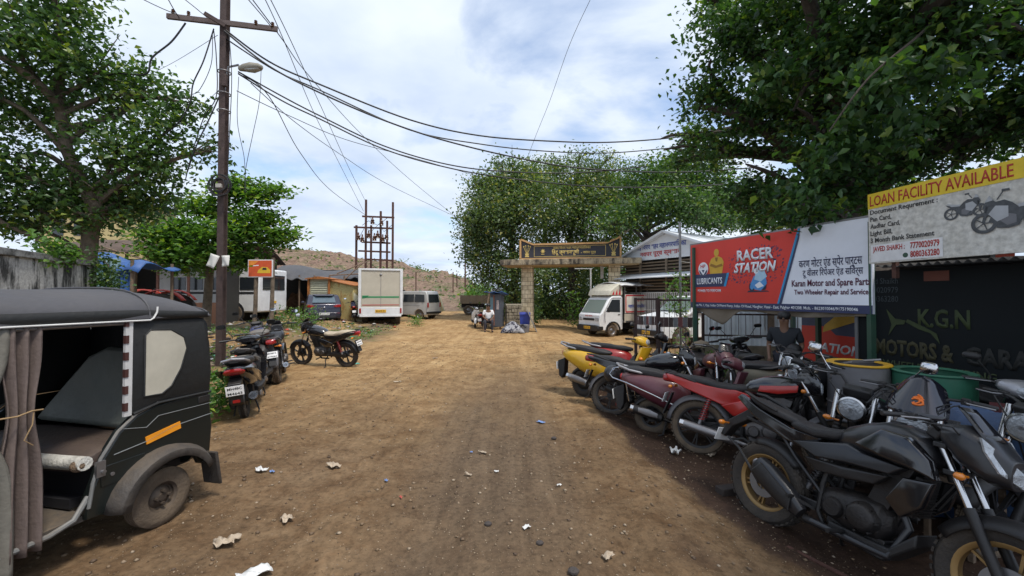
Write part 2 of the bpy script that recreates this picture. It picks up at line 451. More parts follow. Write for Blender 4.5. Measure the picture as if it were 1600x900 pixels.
gx = 1.5 * np.sinh(8.0 * u); gy = 3.0 + 1.5 * np.sinh(-2.0 + 9.9 * v)
X, Y = np.meshgrid(gx, gy)
Z = ground_z(X, Y)
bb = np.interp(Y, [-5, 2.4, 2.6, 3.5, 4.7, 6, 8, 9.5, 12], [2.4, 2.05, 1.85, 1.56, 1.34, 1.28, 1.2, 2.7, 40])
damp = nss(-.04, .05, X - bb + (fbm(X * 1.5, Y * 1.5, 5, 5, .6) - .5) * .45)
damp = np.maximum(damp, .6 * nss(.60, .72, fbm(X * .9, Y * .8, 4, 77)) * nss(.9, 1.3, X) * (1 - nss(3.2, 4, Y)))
trk = np.exp(-((X + .10 + .02 * Y) / (.75 + .02 * Y)) ** 4) * (1 - nss(5.5, 11, Y)) * (.45 + .9 * (fbm(X * 1.1, Y * .5, 4, 50) - .25))
trk += .35 * np.exp(-((X + 1.9) / .5) ** 2) * (fbm(X * 1.1, Y * .6, 4, 61)) * (1 - nss(5, 9, Y))
waste = np.clip(nss(5.0, 6.4, -X + (fbm(X * .8, Y * .8, 4, 8) - .5) * 2.2) * nss(6.2, 8, Y) * (1 - nss(24, 27, Y)) + nss(26, 40, Y), 0, 1)
ground = struct(grid_mesh('ground', X, Y, Z, ground_mat(), {'damp': damp, 'paler': nss(3.2, 12.5, Y + (fbm(X * .5, Y * .5, 4, 66) - .5) * 6), 'track': np.clip(trk * .82, 0, .78), 'waste': waste * nss(.3, .5, fbm(X * .35, Y * .35, 4, 90))}))

def gzn(x, y): return float(ground_z(np.array([[x]]), np.array([[y]]))[0, 0])

# the waste mound on the skyline
hm = bpy.data.materials.new('mound_earth'); hm.use_nodes = True
t = hm.node_tree; b_ = t.nodes['Principled BSDF']; b_.inputs['Roughness'].default_value = .95; b_.inputs['Specular IOR Level'].default_value = .1
co = t.nodes.new('ShaderNodeTexCoord'); na = t.nodes.new('ShaderNodeTexNoise'); na.inputs['Scale'].default_value = .35; na.inputs['Detail'].default_value = 12; na.inputs['Roughness'].default_value = .75
nb_ = t.nodes.new('ShaderNodeTexNoise'); nb_.inputs['Scale'].default_value = 2.2; nb_.inputs['Detail'].default_value = 10; nb_.inputs['Roughness'].default_value = .8
t.links.new(co.outputs['Object'], na.inputs['Vector']); t.links.new(co.outputs['Object'], nb_.inputs['Vector'])
r1 = t.nodes.new('ShaderNodeValToRGB'); e = r1.color_ramp.elements
e[0].position = .40; e[0].color = (.20, .14, .11, 1); e[1].position = .64; e[1].color = (.09, .12, .05, 1)
q = e.new(.52); q.color = (.22, .165, .12, 1)
r2 = t.nodes.new('ShaderNodeValToRGB'); r2.color_ramp.elements[0].position = .35; r2.color_ramp.elements[0].color = (.35, .32, .32, 1); r2.color_ramp.elements[1].position = .72; r2.color_ramp.elements[1].color = (1.7, 1.65, 1.6, 1)
t.links.new(na.outputs['Fac'], r1.inputs[0]); t.links.new(nb_.outputs['Fac'], r2.inputs[0])
mm = t.nodes.new('ShaderNodeMix'); mm.data_type = 'RGBA'; mm.blend_type = 'MULTIPLY'; mm.inputs['Factor'].default_value = 1
t.links.new(r1.outputs[0], mm.inputs['A']); t.links.new(r2.outputs[0], mm.inputs['B']); t.links.new(mm.outputs['Result'], b_.inputs['Base Color'])
hx = np.linspace(-75, 12, 300); hy = np.linspace(36, 100, 200)
HX, HY = np.meshgrid(hx, hy)
pxs = 800 + HX / 62 * F
rz_ = np.interp(pxs, [0, 400, 428, 480, 520, 560, 620, 660, 700, 730, 770, 820], [.3, 3.0, 7.8, 8.1, 7.7, 7.0, 6.3, 5.1, 4.5, 3.6, 1.6, 0.0])
prof = nss(36, 60, HY) * (1 - .5 * nss(64, 100, HY))
HZ = rz_ * prof + (fbm(HX * .3, HY * .3, 5, 4, .6) - .5) * 1.5 * prof + (fbm(HX * 1.6, HY * 1.6, 3, 14, .6) - .5) * .7 * prof + .25
hill = struct(grid_mesh('hill', HX, HY, HZ, hm))

# ---- foliage
def leaf_mat(name, c0, c1, tr=.35):
    m = bpy.data.materials.new(name); m.use_nodes = True; t = m.node_tree; L = t.links; b = t.nodes['Principled BSDF']
    b.inputs['Roughness'].default_value = .42; b.inputs['Specular IOR Level'].default_value = .45
    a = t.nodes.new('ShaderNodeAttribute'); a.attribute_name = 'rnd'
    r = t.nodes.new('ShaderNodeValToRGB'); e = r.color_ramp.elements
    e[0].position = 0; e[0].color = c0 + (1,); e[1].position = .93; e[1].color = c1 + (1,)
    q = e.new(1.0); q.color = (c1[0] * 2.2, c1[1] * 1.5, c1[2], 1)
    L.new(a.outputs['Fac'], r.inputs[0]); L.new(r.outputs[0], b.inputs['Base Color'])
    tl = t.nodes.new('ShaderNodeBsdfTranslucent'); g = t.nodes.new('ShaderNodeMix'); g.data_type = 'RGBA'; g.blend_type = 'MULTIPLY'; g.inputs['Factor'].default_value = 1
    g.inputs['B'].default_value = (1.5, 1.7, .5, 1); L.new(r.outputs[0], g.inputs['A']); L.new(g.outputs['Result'], tl.inputs[0])
    ms = t.nodes.new('ShaderNodeMixShader'); ms.inputs[0].default_value = tr
    L.new(b.outputs[0], ms.inputs[1]); L.new(tl.outputs[0], ms.inputs[2]); L.new(ms.outputs[0], t.nodes['Material Output'].inputs[0])
    return m
LF_DARK = leaf_mat('leaf_dark', (.026, .062, .026), (.075, .155, .045))
LF_MID = leaf_mat('leaf_mid', (.035, .075, .028), (.095, .175, .055))
LF_BRIGHT = leaf_mat('leaf_bright', (.045, .10, .025), (.13, .25, .060), .40)
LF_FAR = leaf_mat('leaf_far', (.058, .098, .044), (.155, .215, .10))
BARK = mat('bark', (.13, .10, .07), .9, bump=.8, scale=7, var=.45)
BARKD = mat('bark_dark', (.055, .042, .032), .9, bump=.8, scale=7, var=.45)
def leaves(name, cen, size, m, parent, seed=1, up=.5, wid=.62, droop=.4, rv=None):
    """one mesh of folded leaves at the given points"""
    g = np.random.default_rng(seed); n = len(cen)
    s = size * g.uniform(.65, 1.3, n)[:, None]
    nrm = g.normal(size=(n, 3)); nrm[:, 2] = np.abs(nrm[:, 2]) + up; nrm /= np.linalg.norm(nrm, axis=1)[:, None]
    d = g.normal(size=(n, 3)); d[:, 2] -= droop; d -= nrm * (d * nrm).sum(1)[:, None]; d /= np.linalg.norm(d, axis=1)[:, None]
    w = np.cross(nrm, d)
    base = cen - d * s * .5; tip = cen + d * s * .5 - nrm * s * .10
    le = cen - d * s * .12 + w * s * wid * .5 + nrm * s * .12; ri = cen - d * s * .12 - w * s * wid * .5 + nrm * s * .12
    V = np.stack([base, le, tip, ri], 1).reshape(-1, 3)
    i = np.arange(n) * 4; T = np.stack([i, i + 1, i + 2, i, i + 2, i + 3], -1).ravel()
    me = bpy.data.meshes.new(name); me.vertices.add(4 * n); me.vertices.foreach_set('co', V.ravel())
    me.loops.add(len(T)); me.loops.foreach_set('vertex_index', T); me.polygons.add(2 * n)
    me.polygons.foreach_set('loop_start', np.arange(0, 6 * n, 3)); me.polygons.foreach_set('loop_total', np.full(2 * n, 3))
    me.update(calc_edges=True)
    a = me.attributes.new('rnd', 'FLOAT', 'POINT'); rr = g.random(n) if rv is None else np.clip(rv + g.normal(size=n) * .18, 0, 1)
    a.data.foreach_set('value', np.repeat(rr, 4).astype(np.float32))
    me.materials.append(m); o = bpy.data.objects.new(name, me); C.objects.link(o)
    if parent is not None: o.parent = parent
    return o
def crown_points(blobs, n, cl=14, spread=.28, shell=.55, seed=2, flat=1.0):
    """blobs: (center, rx, ry, rz); twigs of cl leaves spread through each blob, denser near its skin"""
    g = np.random.default_rng(seed)
    vol = np.array([b[1] * b[2] * b[3] for b in blobs]) ** .75; vol /= vol.sum()
    k = n // cl; out = []; rv = []
    for bl, f in zip(blobs, vol):
        m = max(1, int(k * f)); d = g.normal(size=(m, 3)); d /= np.linalg.norm(d, axis=1)[:, None]
        r = shell + (1 - shell) * g.random(m); r = np.where(g.random(m) < .3, g.random(m) ** .5 * shell, r); r *= g.uniform(.85, 1.12, m)
        c = np.array(bl[0])[None] + d * r[:, None] * np.array(bl[1:4])[None]
        hue = g.random(m)
        p = np.repeat(c, cl, 0) + g.normal(size=(m * cl, 3)) * spread * np.array([1, 1, .6 * flat])
        out.append(p); rv.append(np.repeat(hue, cl))
    return np.concatenate(out), np.concatenate(rv)
def limb(path, r0, r1, b, n=9, wob=.06):
    pts = [Vector(p) for p in path]; fine = []
    m = len(pts)
    for i in range(m - 1):
        for j in range(5):
            t = j / 5; p0, p1, p2, p3 = pts[max(i - 1, 0)], pts[i], pts[i + 1], pts[min(i + 2, m - 1)]
            fine.append(.5 * ((2 * p1) + (p2 - p0) * t + (2 * p0 - 5 * p1 + 4 * p2 - p3) * t * t + (3 * p1 - p0 - 3 * p2 + p3) * t ** 3))
    fine.append(pts[-1]); k = len(fine)
    fine = [p + Vector((rnd.uniform(-1, 1), rnd.uniform(-1, 1), 0)) * wob * (r0 + (r1 - r0) * i / k) for i, p in enumerate(fine)]
    b.tube(fine, [(r0 + (r1 - r0) * i / (k - 1)) * (1 + rnd.uniform(-.05, .05)) for i in range(k)], n)
    return fine
def tree(name, label, group, base, trunk, r0, r1, blobs, n, size, lm, bm, limbs=None, cl=14, spread=.28, seed=1, shell=.55, droop=.4, up=.5, twigs=True):
    o = thing(name, label, 'tree', base, 0, group)
    B = Vector(base)
    b = MB(); tp = limb([Vector(p) - B for p in trunk], r0, r1, b, 12); b.tube([Vector(tp[0]) + Vector((0, 0, -.15)), Vector(tp[0]) + Vector((0, 0, .12))], [r0 * 1.7, r0 * 1.02], 12)
    t = b.build('trunk', bm, o)
    for (pth, a, c) in (limbs or []):
        b = MB(); limb([Vector(p) - B for p in pth], a, c, b, 8); b.build('limb', bm, t)
    if twigs:
        b = MB(); g = random.Random(seed)
        for bl in blobs:
            q = Vector(bl[0]) - B; st = min(tp, key=lambda p: (p - (q - Vector((0, 0, bl[3] * 1.2)))).length)
            mid = (st + q) / 2 + Vector((g.uniform(-.3, .3), g.uniform(-.3, .3), g.uniform(-.1, .4)))
            limb([st, mid, q], r1 * .8, r1 * .25, b, 6)
            for _ in range(5):
                e_ = q + Vector((g.gauss(0, .5) * bl[1], g.gauss(0, .5) * bl[2], g.gauss(0, .5) * bl[3]))
                limb([mid.lerp(q, g.random()), (q + e_) / 2 + Vector((0, 0, .1)), e_], r1 * .25, r1 * .06, b, 5)
        b.build('branches', bm, o)
    pts, rv = crown_points([((Vector(bl[0]) - B), bl[1], bl[2], bl[3]) for bl in blobs], n, cl, spread, shell, seed)
    leaves('crown', pts, size, lm, o, seed, up, droop=droop, rv=rv)
    return o
def PB(px, py, Y, rx, rz=None, ry=None):
    """blob given in pixels at depth Y with pixel radii"""
    k = Y / F; rz = rz or rx
    return (P(px, py, Y), rx * k, (ry if ry else (rx + rz) / 2 * k), rz * k)

# near left tree behind the compound wall
tb = G(128, 9.6)
tree('roadside_tree', 'big leafy tree leaning over the stained compound wall, with a sawn-off limb', None, tb,
     [tb, P(142, 370, 9.6), P(150, 330, 9.4), P(125, 280, 9.2), P(104, 230, 9.0), P(96, 180, 8.9), P(92, 122, 8.8)], .165, .085,
     [PB(200, 325, 9.9, 55, 26), PB(150, 345, 9.3, 50, 22), PB(240, 310, 10.2, 40, 26), PB(60, 325, 9.0, 70, 34), PB(110, 285, 9.0, 45, 30), PB(330, 235, 9.6, 24, 30), PB(290, 160, 9.5, 30, 26), PB(40, 60, 8.0, 95, 70), PB(150, 120, 9.0, 75, 60), PB(220, 150, 9.5, 60, 50), PB(265, 200, 9.5, 42, 48), PB(190, 235, 9.3, 85, 60), PB(60, 170, 9.2, 70, 60), PB(240, 270, 9.8, 50, 40), PB(20, 270, 8.6, 70, 55),
      PB(130, 300, 9.9, 80, 45), PB(40, 350, 9.6, 60, 30), PB(-70, 130, 8.0, 90, 110), PB(-90, 300, 8.2, 90, 90), PB(60, -40, 8.0, 110, 60), PB(200, 320, 10.4, 60, 40), PB(105, 35, 8.8, 60, 45)],
     23000, .13, LF_MID, BARK,
     [([P(96, 175, 8.9), P(80, 150, 8.6), P(40, 115, 8.2), P(-10, 82, 7.8), P(-80, 50, 7.4)], .10, .05), ([P(120, 275, 9.2), P(70, 240, 9.0), P(20, 250, 8.6)], .07, .03), ([P(104, 225, 9.0), P(150, 190, 9.2), P(210, 160, 9.4)], .07, .03),
      ([P(93, 150, 8.8), P(130, 130, 8.8), P(170, 100, 8.8)], .05, .02)], seed=3, spread=.20, shell=.55)
# broad bright-green almond tree
tb = G(322, 15.5)
tree('almond_tree', 'bright green broad-leaved tree with layered branches behind the rusty pole', None, tb,
     [tb, P(328, 420, 15.5), P(338, 370, 15.5), P(350, 320, 15.5), P(365, 295, 15.5)], .16, .07,
     [PB(370, 300, 15.5, 52, 14), PB(405, 305, 15.2, 30, 12), PB(320, 325, 15.5, 60, 16), PB(400, 345, 15.5, 50, 20), PB(290, 365, 15, 50, 22), PB(350, 365, 14.8, 50, 22), PB(420, 375, 15.6, 42, 15), PB(440, 368, 15.6, 22, 10), PB(260, 395, 15, 38, 22), PB(330, 400, 15, 60, 22),
      PB(385, 408, 15.6, 38, 14), PB(285, 415, 15.4, 34, 12), PB(452, 366, 15.6, 20, 6), PB(438, 300, 15.4, 22, 8), PB(240, 365, 15, 34, 18), PB(370, 287, 15.4, 40, 8)],
     11500, .20, LF_BRIGHT, BARK, seed=5, spread=.26, up=1.2, droop=.1, cl=10)
# centre trees behind the gate
def ctree(lab, px, Y, blobs, n, size, lm, seed, r0=.3, dk=BARKD, top=330):
    base = G(px, Y)
    return tree('banyan_tree', lab, 'trees behind the cremation ground gate', base, [base, P(px + 4, 430, Y), P(px, 380, Y), P(px + 6, top, Y)], r0, r0 * .5, blobs, n, size, lm, dk, seed=seed, spread=.42, cl=18, shell=.7)
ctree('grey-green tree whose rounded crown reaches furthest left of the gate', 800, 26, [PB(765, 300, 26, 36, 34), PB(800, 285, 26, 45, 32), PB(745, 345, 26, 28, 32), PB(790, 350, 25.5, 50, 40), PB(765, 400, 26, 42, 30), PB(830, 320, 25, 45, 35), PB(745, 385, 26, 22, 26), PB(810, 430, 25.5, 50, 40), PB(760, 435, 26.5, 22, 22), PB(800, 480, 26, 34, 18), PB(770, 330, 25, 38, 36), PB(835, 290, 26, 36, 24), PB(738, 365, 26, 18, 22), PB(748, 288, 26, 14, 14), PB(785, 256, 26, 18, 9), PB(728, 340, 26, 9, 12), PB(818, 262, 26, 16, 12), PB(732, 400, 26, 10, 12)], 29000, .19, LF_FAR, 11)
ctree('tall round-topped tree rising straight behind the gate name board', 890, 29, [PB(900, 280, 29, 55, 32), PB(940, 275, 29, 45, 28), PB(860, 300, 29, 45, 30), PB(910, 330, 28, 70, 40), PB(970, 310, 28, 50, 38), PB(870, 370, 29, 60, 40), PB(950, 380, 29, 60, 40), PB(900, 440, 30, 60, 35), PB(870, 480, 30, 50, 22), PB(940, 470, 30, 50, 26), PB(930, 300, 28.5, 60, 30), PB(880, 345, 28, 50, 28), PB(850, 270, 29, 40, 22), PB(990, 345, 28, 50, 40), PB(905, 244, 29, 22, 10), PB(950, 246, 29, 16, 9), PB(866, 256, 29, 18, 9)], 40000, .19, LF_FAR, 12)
ctree('dark tree seen through the gate opening', 850, 33, [PB(850, 420, 33, 45, 35), PB(910, 430, 34, 45, 40), PB(960, 420, 34, 45, 40), PB(870, 480, 34, 55, 26), PB(930, 485, 35, 55, 24), PB(820, 470, 32, 36, 34), PB(985, 470, 34, 40, 34)], 15000, .24, LF_DARK, 13)
ctree('yellow-green tree above the white gabled building', 1010, 23, [PB(985, 335, 20, 50, 18), PB(1040, 315, 19, 45, 24), PB(955, 350, 19, 26, 11), PB(1085, 325, 19, 50, 22), PB(1020, 285, 24, 55, 35), PB(1085, 280, 21, 50, 40), PB(1140, 320, 21, 60, 34), PB(1110, 345, 23, 50, 18)], 24000, .17, LF_MID, 14)
# the huge tree over the workshop
tb = Vector((7.2, 9.0, -.1))
tree('pipal_tree', 'huge dark spreading tree hanging over the workshop signboards', None, tb,
     [tb, (7.2, 9.0, 1.5), (7.0, 8.8, 3.2), (6.9, 8.6, 4.6), (6.7, 8.4, 6.0)], .48, .28,
     [PB(1150, 60, 8.0, 70, 70), PB(1230, 20, 7.5, 90, 70), PB(1110, 150, 8.6, 55, 42), PB(1190, 170, 8.2, 75, 60), PB(1085, 215, 10.0, 38, 28), PB(1130, 235, 9.0, 55, 30), PB(1060, 250, 11, 32, 18), PB(1120, 15, 8.6, 40, 40),
      PB(1300, 90, 6.6, 90, 80), PB(1400, 40, 6.2, 95, 80), PB(1500, 60, 5.6, 85, 70), PB(1600, 60, 5.6, 80, 90), PB(1290, 220, 7.0, 70, 55), PB(1380, 190, 6.6, 80, 55), PB(1480, 180, 6.8, 85, 50), PB(1580, 180, 6.2, 75, 60), PB(1690, 120, 5.6, 110, 130),
      PB(1240, 300, 7.6, 62, 38), PB(1330, 290, 7.2, 60, 40), PB(1180, 300, 9.4, 60, 40), PB(1430, 250, 7.2, 70, 35), PB(1540, 225, 7.0, 75, 38), PB(1270, 340, 6.6, 42, 22), PB(1300, -80, 6.0, 150, 60), PB(1500, -90, 5.2, 170, 70), PB(1190, 345, 12, 60, 22), PB(1240, 345, 10, 60, 24), PB(1310, 325, 9.5, 60, 30), PB(1345, 318, 8.6, 50, 24), PB(1200, 325, 10, 50, 20), PB(1370, 290, 9.5, 60, 40), PB(1430, 330, 10, 130, 50), PB(1560, 320, 10, 130, 60)] +
     [((4.8, 2.6, 5.3), 1.7, 1.8, .9), ((6.3, 1.2, 5.6), 1.8, 1.8, 1.0), ((4.6, .2, 5.8), 1.5, 1.7, .8)],
     66000, .118, LF_DARK, BARKD,
     [([(6.9, 8.6, 4.4), (6.2, 7.6, 5.2), (5.2, 6.8, 5.9), (4.4, 6.2, 6.8)], .20, .08), ([(6.8, 8.5, 5.2), (6.6, 7.0, 5.6), (6.2, 5.4, 6.0), (5.8, 3.6, 6.2)], .20, .08), ([(7.0, 8.7, 3.8), (5.8, 8.4, 4.6), (4.8, 8.2, 5.2), (4.0, 8.4, 5.6)], .16, .05),
      ([(6.4, 6.0, 5.9), (5.2, 5.2, 5.0), (4.3, 4.9, 4.3), (3.9, 5.0, 3.7)], .022, .008)], seed=8, spread=.20, shell=.45)

# large leaves hanging nearest the signboards
_pt = bpy.data.objects['pipal_tree']
_hp, _hr = crown_points([(P(px_, py_, Y_) - _pt.location, r_, r_, r_ * .8) for px_, py_, Y_, r_ in ((1250, 300, 6.0, .30), (1300, 250, 5.8, .40), (1345, 205, 5.6, .40), (1290, 330, 6.2, .25), (1400, 215, 5.4, .35), (1240, 345, 6.4, .18), (1380, 130, 5.2, .45), (1210, 120, 6.6, .45), (1470, 120, 5.0, .4))], 1500, 7, .14, .3, 77)
leaves('hanging_leaves', _hp, .15, LF_DARK, _pt, 77, up=.3, droop=1.1, rv=_hr)
# scrub on the mound
_g = np.random.default_rng(12); _ix = _g.integers(0, 300, 900); _iy = _g.integers(20, 170, 900); _k = vn(HX[_iy, _ix] * .18, HY[_iy, _ix] * .3, 9) > .45
_c = np.stack([HX[_iy, _ix], HY[_iy, _ix], HZ[_iy, _ix]], 1)[_k]; _c = np.repeat(_c, 16, 0) + _g.normal(size=(len(_c) * 16, 3)) * np.array([.8, .8, .18]) + np.array([0, 0, .05])
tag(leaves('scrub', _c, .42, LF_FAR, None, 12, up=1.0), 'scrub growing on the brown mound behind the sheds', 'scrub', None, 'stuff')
# undergrowth and gravel that nobody could count
g_ = np.random.default_rng(5)
def scatter(cond, n, xr, yr):
    x = g_.uniform(*xr, n * 4); y = g_.uniform(*yr, n * 4); k = cond(x, y); x, y = x[k][:n], y[k][:n]
    return x, y, ground_z(x[None], y[None])[0]
def plants(name, label, x, y, h, size, lm, per=14, seed=4, wide=.25):
    g = np.random.default_rng(seed); z = ground_z(x[None], y[None])[0]; hh = h * g.uniform(.5, 1.2, len(x))
    p = np.repeat(np.stack([x, y, z], 1), per, 0); t = g.random(len(p)); p[:, 2] += np.repeat(hh, per) * (t * .9 + .08)
    p[:, :2] += g.normal(size=(len(p), 2)) * wide * .6
    return tag(leaves(name, p, size, lm, None, seed, up=.8, droop=.2), label, 'undergrowth', None, 'stuff')
x, y, z = scatter(lambda x, y: (vn(x * .7, y * .7, 5) > .62), 300, (-13, -5.6), (9, 22))
plants('weeds', 'low green weeds on the littered verge behind the parked bikes', x, y, .20, .07, LF_BRIGHT)
x, y, z = scatter(lambda x, y: x > -99, 60, (-4.6, -3.45), (4.8, 6.2)); x2 = x - .50
plants('leafy_weeds', 'dense bright green weeds between the auto-rickshaw and the scooter', x2, y, .60, .10, LF_BRIGHT, 22, wide=.2)
x, y, z = scatter(lambda x, y: x > -99, 34, (-10.3, -9.2), (17.6, 19.8))
plants('bushes', 'bright green bush to the left of the dark blue car', x, y, .85, .10, LF_BRIGHT, 26, wide=.3)
x, y, z = scatter(lambda x, y: (vn(x * .9, y * .9, 15) > .45), 130, (2.7, 6.5), (8.6, 11.5))
plants('weeds_by_fence', 'green weeds along the iron fence behind the parked scooters', x, y, .40, .09, LF_BRIGHT)
x, y, z = scatter(lambda x, y: x > -99, 16, (-5.3, -4.9), (21.5, 22.8))
plants('weeds_by_truck', 'green weeds between the car and the box truck', x, y, .5, .08, LF_BRIGHT, 20)
x, y, z = scatter(lambda x, y: x > -99, 120, (-4.5, 3), (38, 46))
plants('far_bushes', 'pale green bushes at the foot of the mound right of the lane', x, y, 2.2, .35, LF_BRIGHT, 40, wide=.9)
x, y, z = scatter(lambda x, y: x > -99, 10, (1.05, 1.5), (22.5, 23.6))
plants('bush_by_pillar', 'small bush beside the left gate pillar', x, y, 1.0, .14, LF_MID, 30)
x, y, z = scatter(lambda x, y: x > -99, 14, (.8, 1.3), (0, 0.1)) if False else (np.array([3.3 + .12 * i for i in range(6)]), np.array([23.0] * 6), None)
plants('bush_in_gateway', 'bright green bush inside the gateway by the mini truck', x, y, 1.8, .16, LF_BRIGHT, 60, wide=.4)

def gravel(name, label, n, xr, yr, s0, s1, m, seed, cond=None, flatk=.6):
    g = np.random.default_rng(seed)
    x = g.uniform(*xr, n); y = yr[0] + (yr[1] - yr[0]) * g.random(n) ** 1.6
    if cond is not None: k = cond(x, y); x, y = x[k], y[k]; n = len(x)
    z = ground_z(x[None], y[None])[0]
    s = s0 + (s1 - s0) * g.random(n) ** 5
    base = np.array([(1, 0, 0), (.3, .9, .1), (-.8, .5, 0), (-.7, -.6, .1), (.4, -.9, 0), (0, .1, 1), (0, 0, -1)], float)
    f = [(0, 1, 5), (1, 2, 5), (2, 3, 5), (3, 4, 5), (4, 0, 5), (1, 0, 6), (2, 1, 6), (3, 2, 6), (4, 3, 6), (0, 4, 6)]
    V = base[None] * (1 + g.uniform(-.35, .35, (n, 7, 3))); V[:, :, 2] *= flatk
    a = g.uniform(0, 6.28, n); ca, sa = np.cos(a)[:, None], np.sin(a)[:, None]
    V = np.stack([V[:, :, 0] * ca - V[:, :, 1] * sa, V[:, :, 0] * sa + V[:, :, 1] * ca, V[:, :, 2]], -1) * s[:, None, None]
    V += np.stack([x, y, z + s * .25], 1)[:, None]
    T = (np.array(f)[None] + (np.arange(n) * 7)[:, None, None]).ravel()
    me = bpy.data.meshes.new(name); me.vertices.add(7 * n); me.vertices.foreach_set('co', V.ravel())
    me.loops.add(len(T)); me.loops.foreach_set('vertex_index', T); me.polygons.add(len(T) // 3)
    me.polygons.foreach_set('loop_start', np.arange(0, len(T), 3)); me.polygons.foreach_set('loop_total', np.full(len(T) // 3, 3)); me.update(calc_edges=True)
    at = me.attributes.new('rnd', 'FLOAT', 'POINT'); at.data.foreach_set('value', np.repeat(g.random(n), 7).astype(np.float32))
    me.materials.append(m); o = bpy.data.objects.new(name, me); C.objects.link(o)
    return tag(o, label, name.replace('_', ' '), None, 'stuff')
def rnd_mat(name, stops, rough=.9):
    m = bpy.data.materials.new(name); m.use_nodes = True; t = m.node_tree; b = t.nodes['Principled BSDF']; b.inputs['Roughness'].default_value = rough
    b.inputs['Specular IOR Level'].default_value = .2
    a = t.nodes.new('ShaderNodeAttribute'); a.attribute_name = 'rnd'; r = t.nodes.new('ShaderNodeValToRGB'); r.color_ramp.interpolation = 'CONSTANT' if len(stops) > 3 else 'LINEAR'
    e = r.color_ramp.elements
    while len(e) < len(stops): e.new(.5)
    for q, (p, c) in zip(e, stops): q.position = p; q.color = c + (1,)
    t.links.new(a.outputs['Fac'], r.inputs[0]); t.links.new(r.outputs[0], b.inputs['Base Color']); return m
gravel('gravel', 'small stones and clods scattered over the dirt road', 15000, (-4.2, 3.2), (1.4, 15), .002, .020, rnd_mat('stone_mix', [(0, (.10, .07, .05)), (.6, (.22, .155, .095)), (1, (.36, .29, .21))]), 3)
gravel('grit', 'fine grit and crumbs of soil on the near road surface', 34000, (-3.4, 2.4), (1.6, 7), .0015, .0065, rnd_mat('grit_mix', [(0, (.08, .055, .035)), (.6, (.21, .145, .085)), (1, (.40, .32, .22))]), 13)
gravel('rubbish', 'paper, plastic and rubble strewn over the verge behind the parked bikes', 6500, (-14, -5.2), (8, 24), .02, .15,
       rnd_mat('rubbish_mix', [(0, (.10, .07, .05)), (.30, (.22, .17, .12)), (.50, (.45, .42, .38)), (.62, (.06, .05, .05)), (.74, (.62, .60, .58)), (.84, (.35, .24, .15)), (.90, (.10, .20, .40)), (.94, (.50, .10, .07)), (.97, (.12, .35, .22))]), 8, cond=lambda x, y: (vn(x * .5, y * .5, 31) > .22) & (x < -5.6 - .9 * vn(y, y * 0, 3)), flatk=.35)
x, y = None, None
# ---------------------------------------------------------------- two-wheelers (local: +x forward, +y left, z up, origin under the rear axle)
def wheel(parent, x, Rw, tw, rimc, style='alloy', spokes=6, disc=True, drum=False, tyre=None, y=0.0, rr=None, name='wheel'):
    w = empty(name, (x, y, Rw), parent=parent)
    rr = rr or (Rw - tw * 0.75)
    b = MB(); h = tw / 2
    prof = [(rr, -h * .62), (rr + (Rw - rr) * .35, -h * .98), (rr + (Rw - rr) * .7, -h * .95), (Rw - tw * .10, -h * .66), (Rw - .008, -h * .36), (Rw - .016, -h * .30), (Rw - .003, -h * .24), (Rw, -.006), (Rw - .010, 0.0), (Rw, .006),
            (Rw - .003, h * .24), (Rw - .016, h * .30), (Rw - .008, h * .36), (Rw - tw * .10, h * .66), (rr + (Rw - rr) * .7, h * .95), (rr + (Rw - rr) * .35, h * .98), (rr, h * .62)]
    b.lathe(prof, n=40)
    nb = 40                                     # tread blocks
    for i in range(nb):
        a = 2 * math.pi * i / nb
        for sg in (-1, 1):
            aa = a + (sg > 0) * math.pi / nb
            b.box(((Rw - tw * .045) * math.cos(aa), sg * h * .56, (Rw - tw * .055) * math.sin(aa)), (.012, h * .40, Rw * .085), rot=(0, -aa, 0))
    b.build('tyre', tyre or RUB, w)
    b = MB()
    b.lathe([(rr + .004, -h * .66), (rr + .004, -h * .5), (rr - .012, -h * .45), (rr - .016, 0), (rr - .012, h * .45), (rr + .004, h * .5), (rr + .004, h * .66), (rr - .004, h * .66), (rr - .022, h * .45), (rr - .026, 0), (rr - .022, -h * .45), (rr - .004, -h * .66)], closed=True, n=40)
    hub = .035 if not drum else .062
    b.cyl((0, -h * .8, 0), (0, h * .8, 0), hub, n=16)
    b.cyl((0, -h * 1.3, 0), (0, h * 1.3, 0), .012, n=8)
    if style == 'alloy':
        for i in range(spokes):
            a = 2 * math.pi * i / spokes + .3
            for da in (-.10, .10):
                p = Vector((hub * .8 * math.cos(a), 0, hub * .8 * math.sin(a))); q = Vector(((rr - .015) * math.cos(a + da), 0, (rr - .015) * math.sin(a + da)))
                b.beam(p, q, .024, .013)
    elif style == 'steel':
        b.lathe([(hub, -.02), (rr * .55, -.03), (rr * .8, -.012), (rr - .01, -.03)], n=28)
        b.lathe([(hub, .02), (rr * .55, .03), (rr * .8, .012), (rr - .01, .03)], n=28)
    else:
        for i in range(28):
            a = 2 * math.pi * i / 28; s = 1 if i % 2 else -1
            b.cyl((hub * math.cos(a + .5 * s), s * h * .5, hub * math.sin(a + .5 * s)), ((rr - .012) * math.cos(a), 0, (rr - .012) * math.sin(a)), .0022, n=4)
    b.build('rim', rimc, w)
    if disc:
        b = MB(); sy = -h * .95
        b.lathe([(.055, sy - .003), (.115, sy - .003), (.115, sy + .003), (.055, sy + .003)], closed=True, n=30)
        for i in range(6):
            a = i * math.pi / 3; b.beam((.02 * math.cos(a), sy, .02 * math.sin(a)), (.06 * math.cos(a + .4), sy, .06 * math.sin(a + .4)), .012, .005)
        b.build('brake_disc', STL, w)
    return w
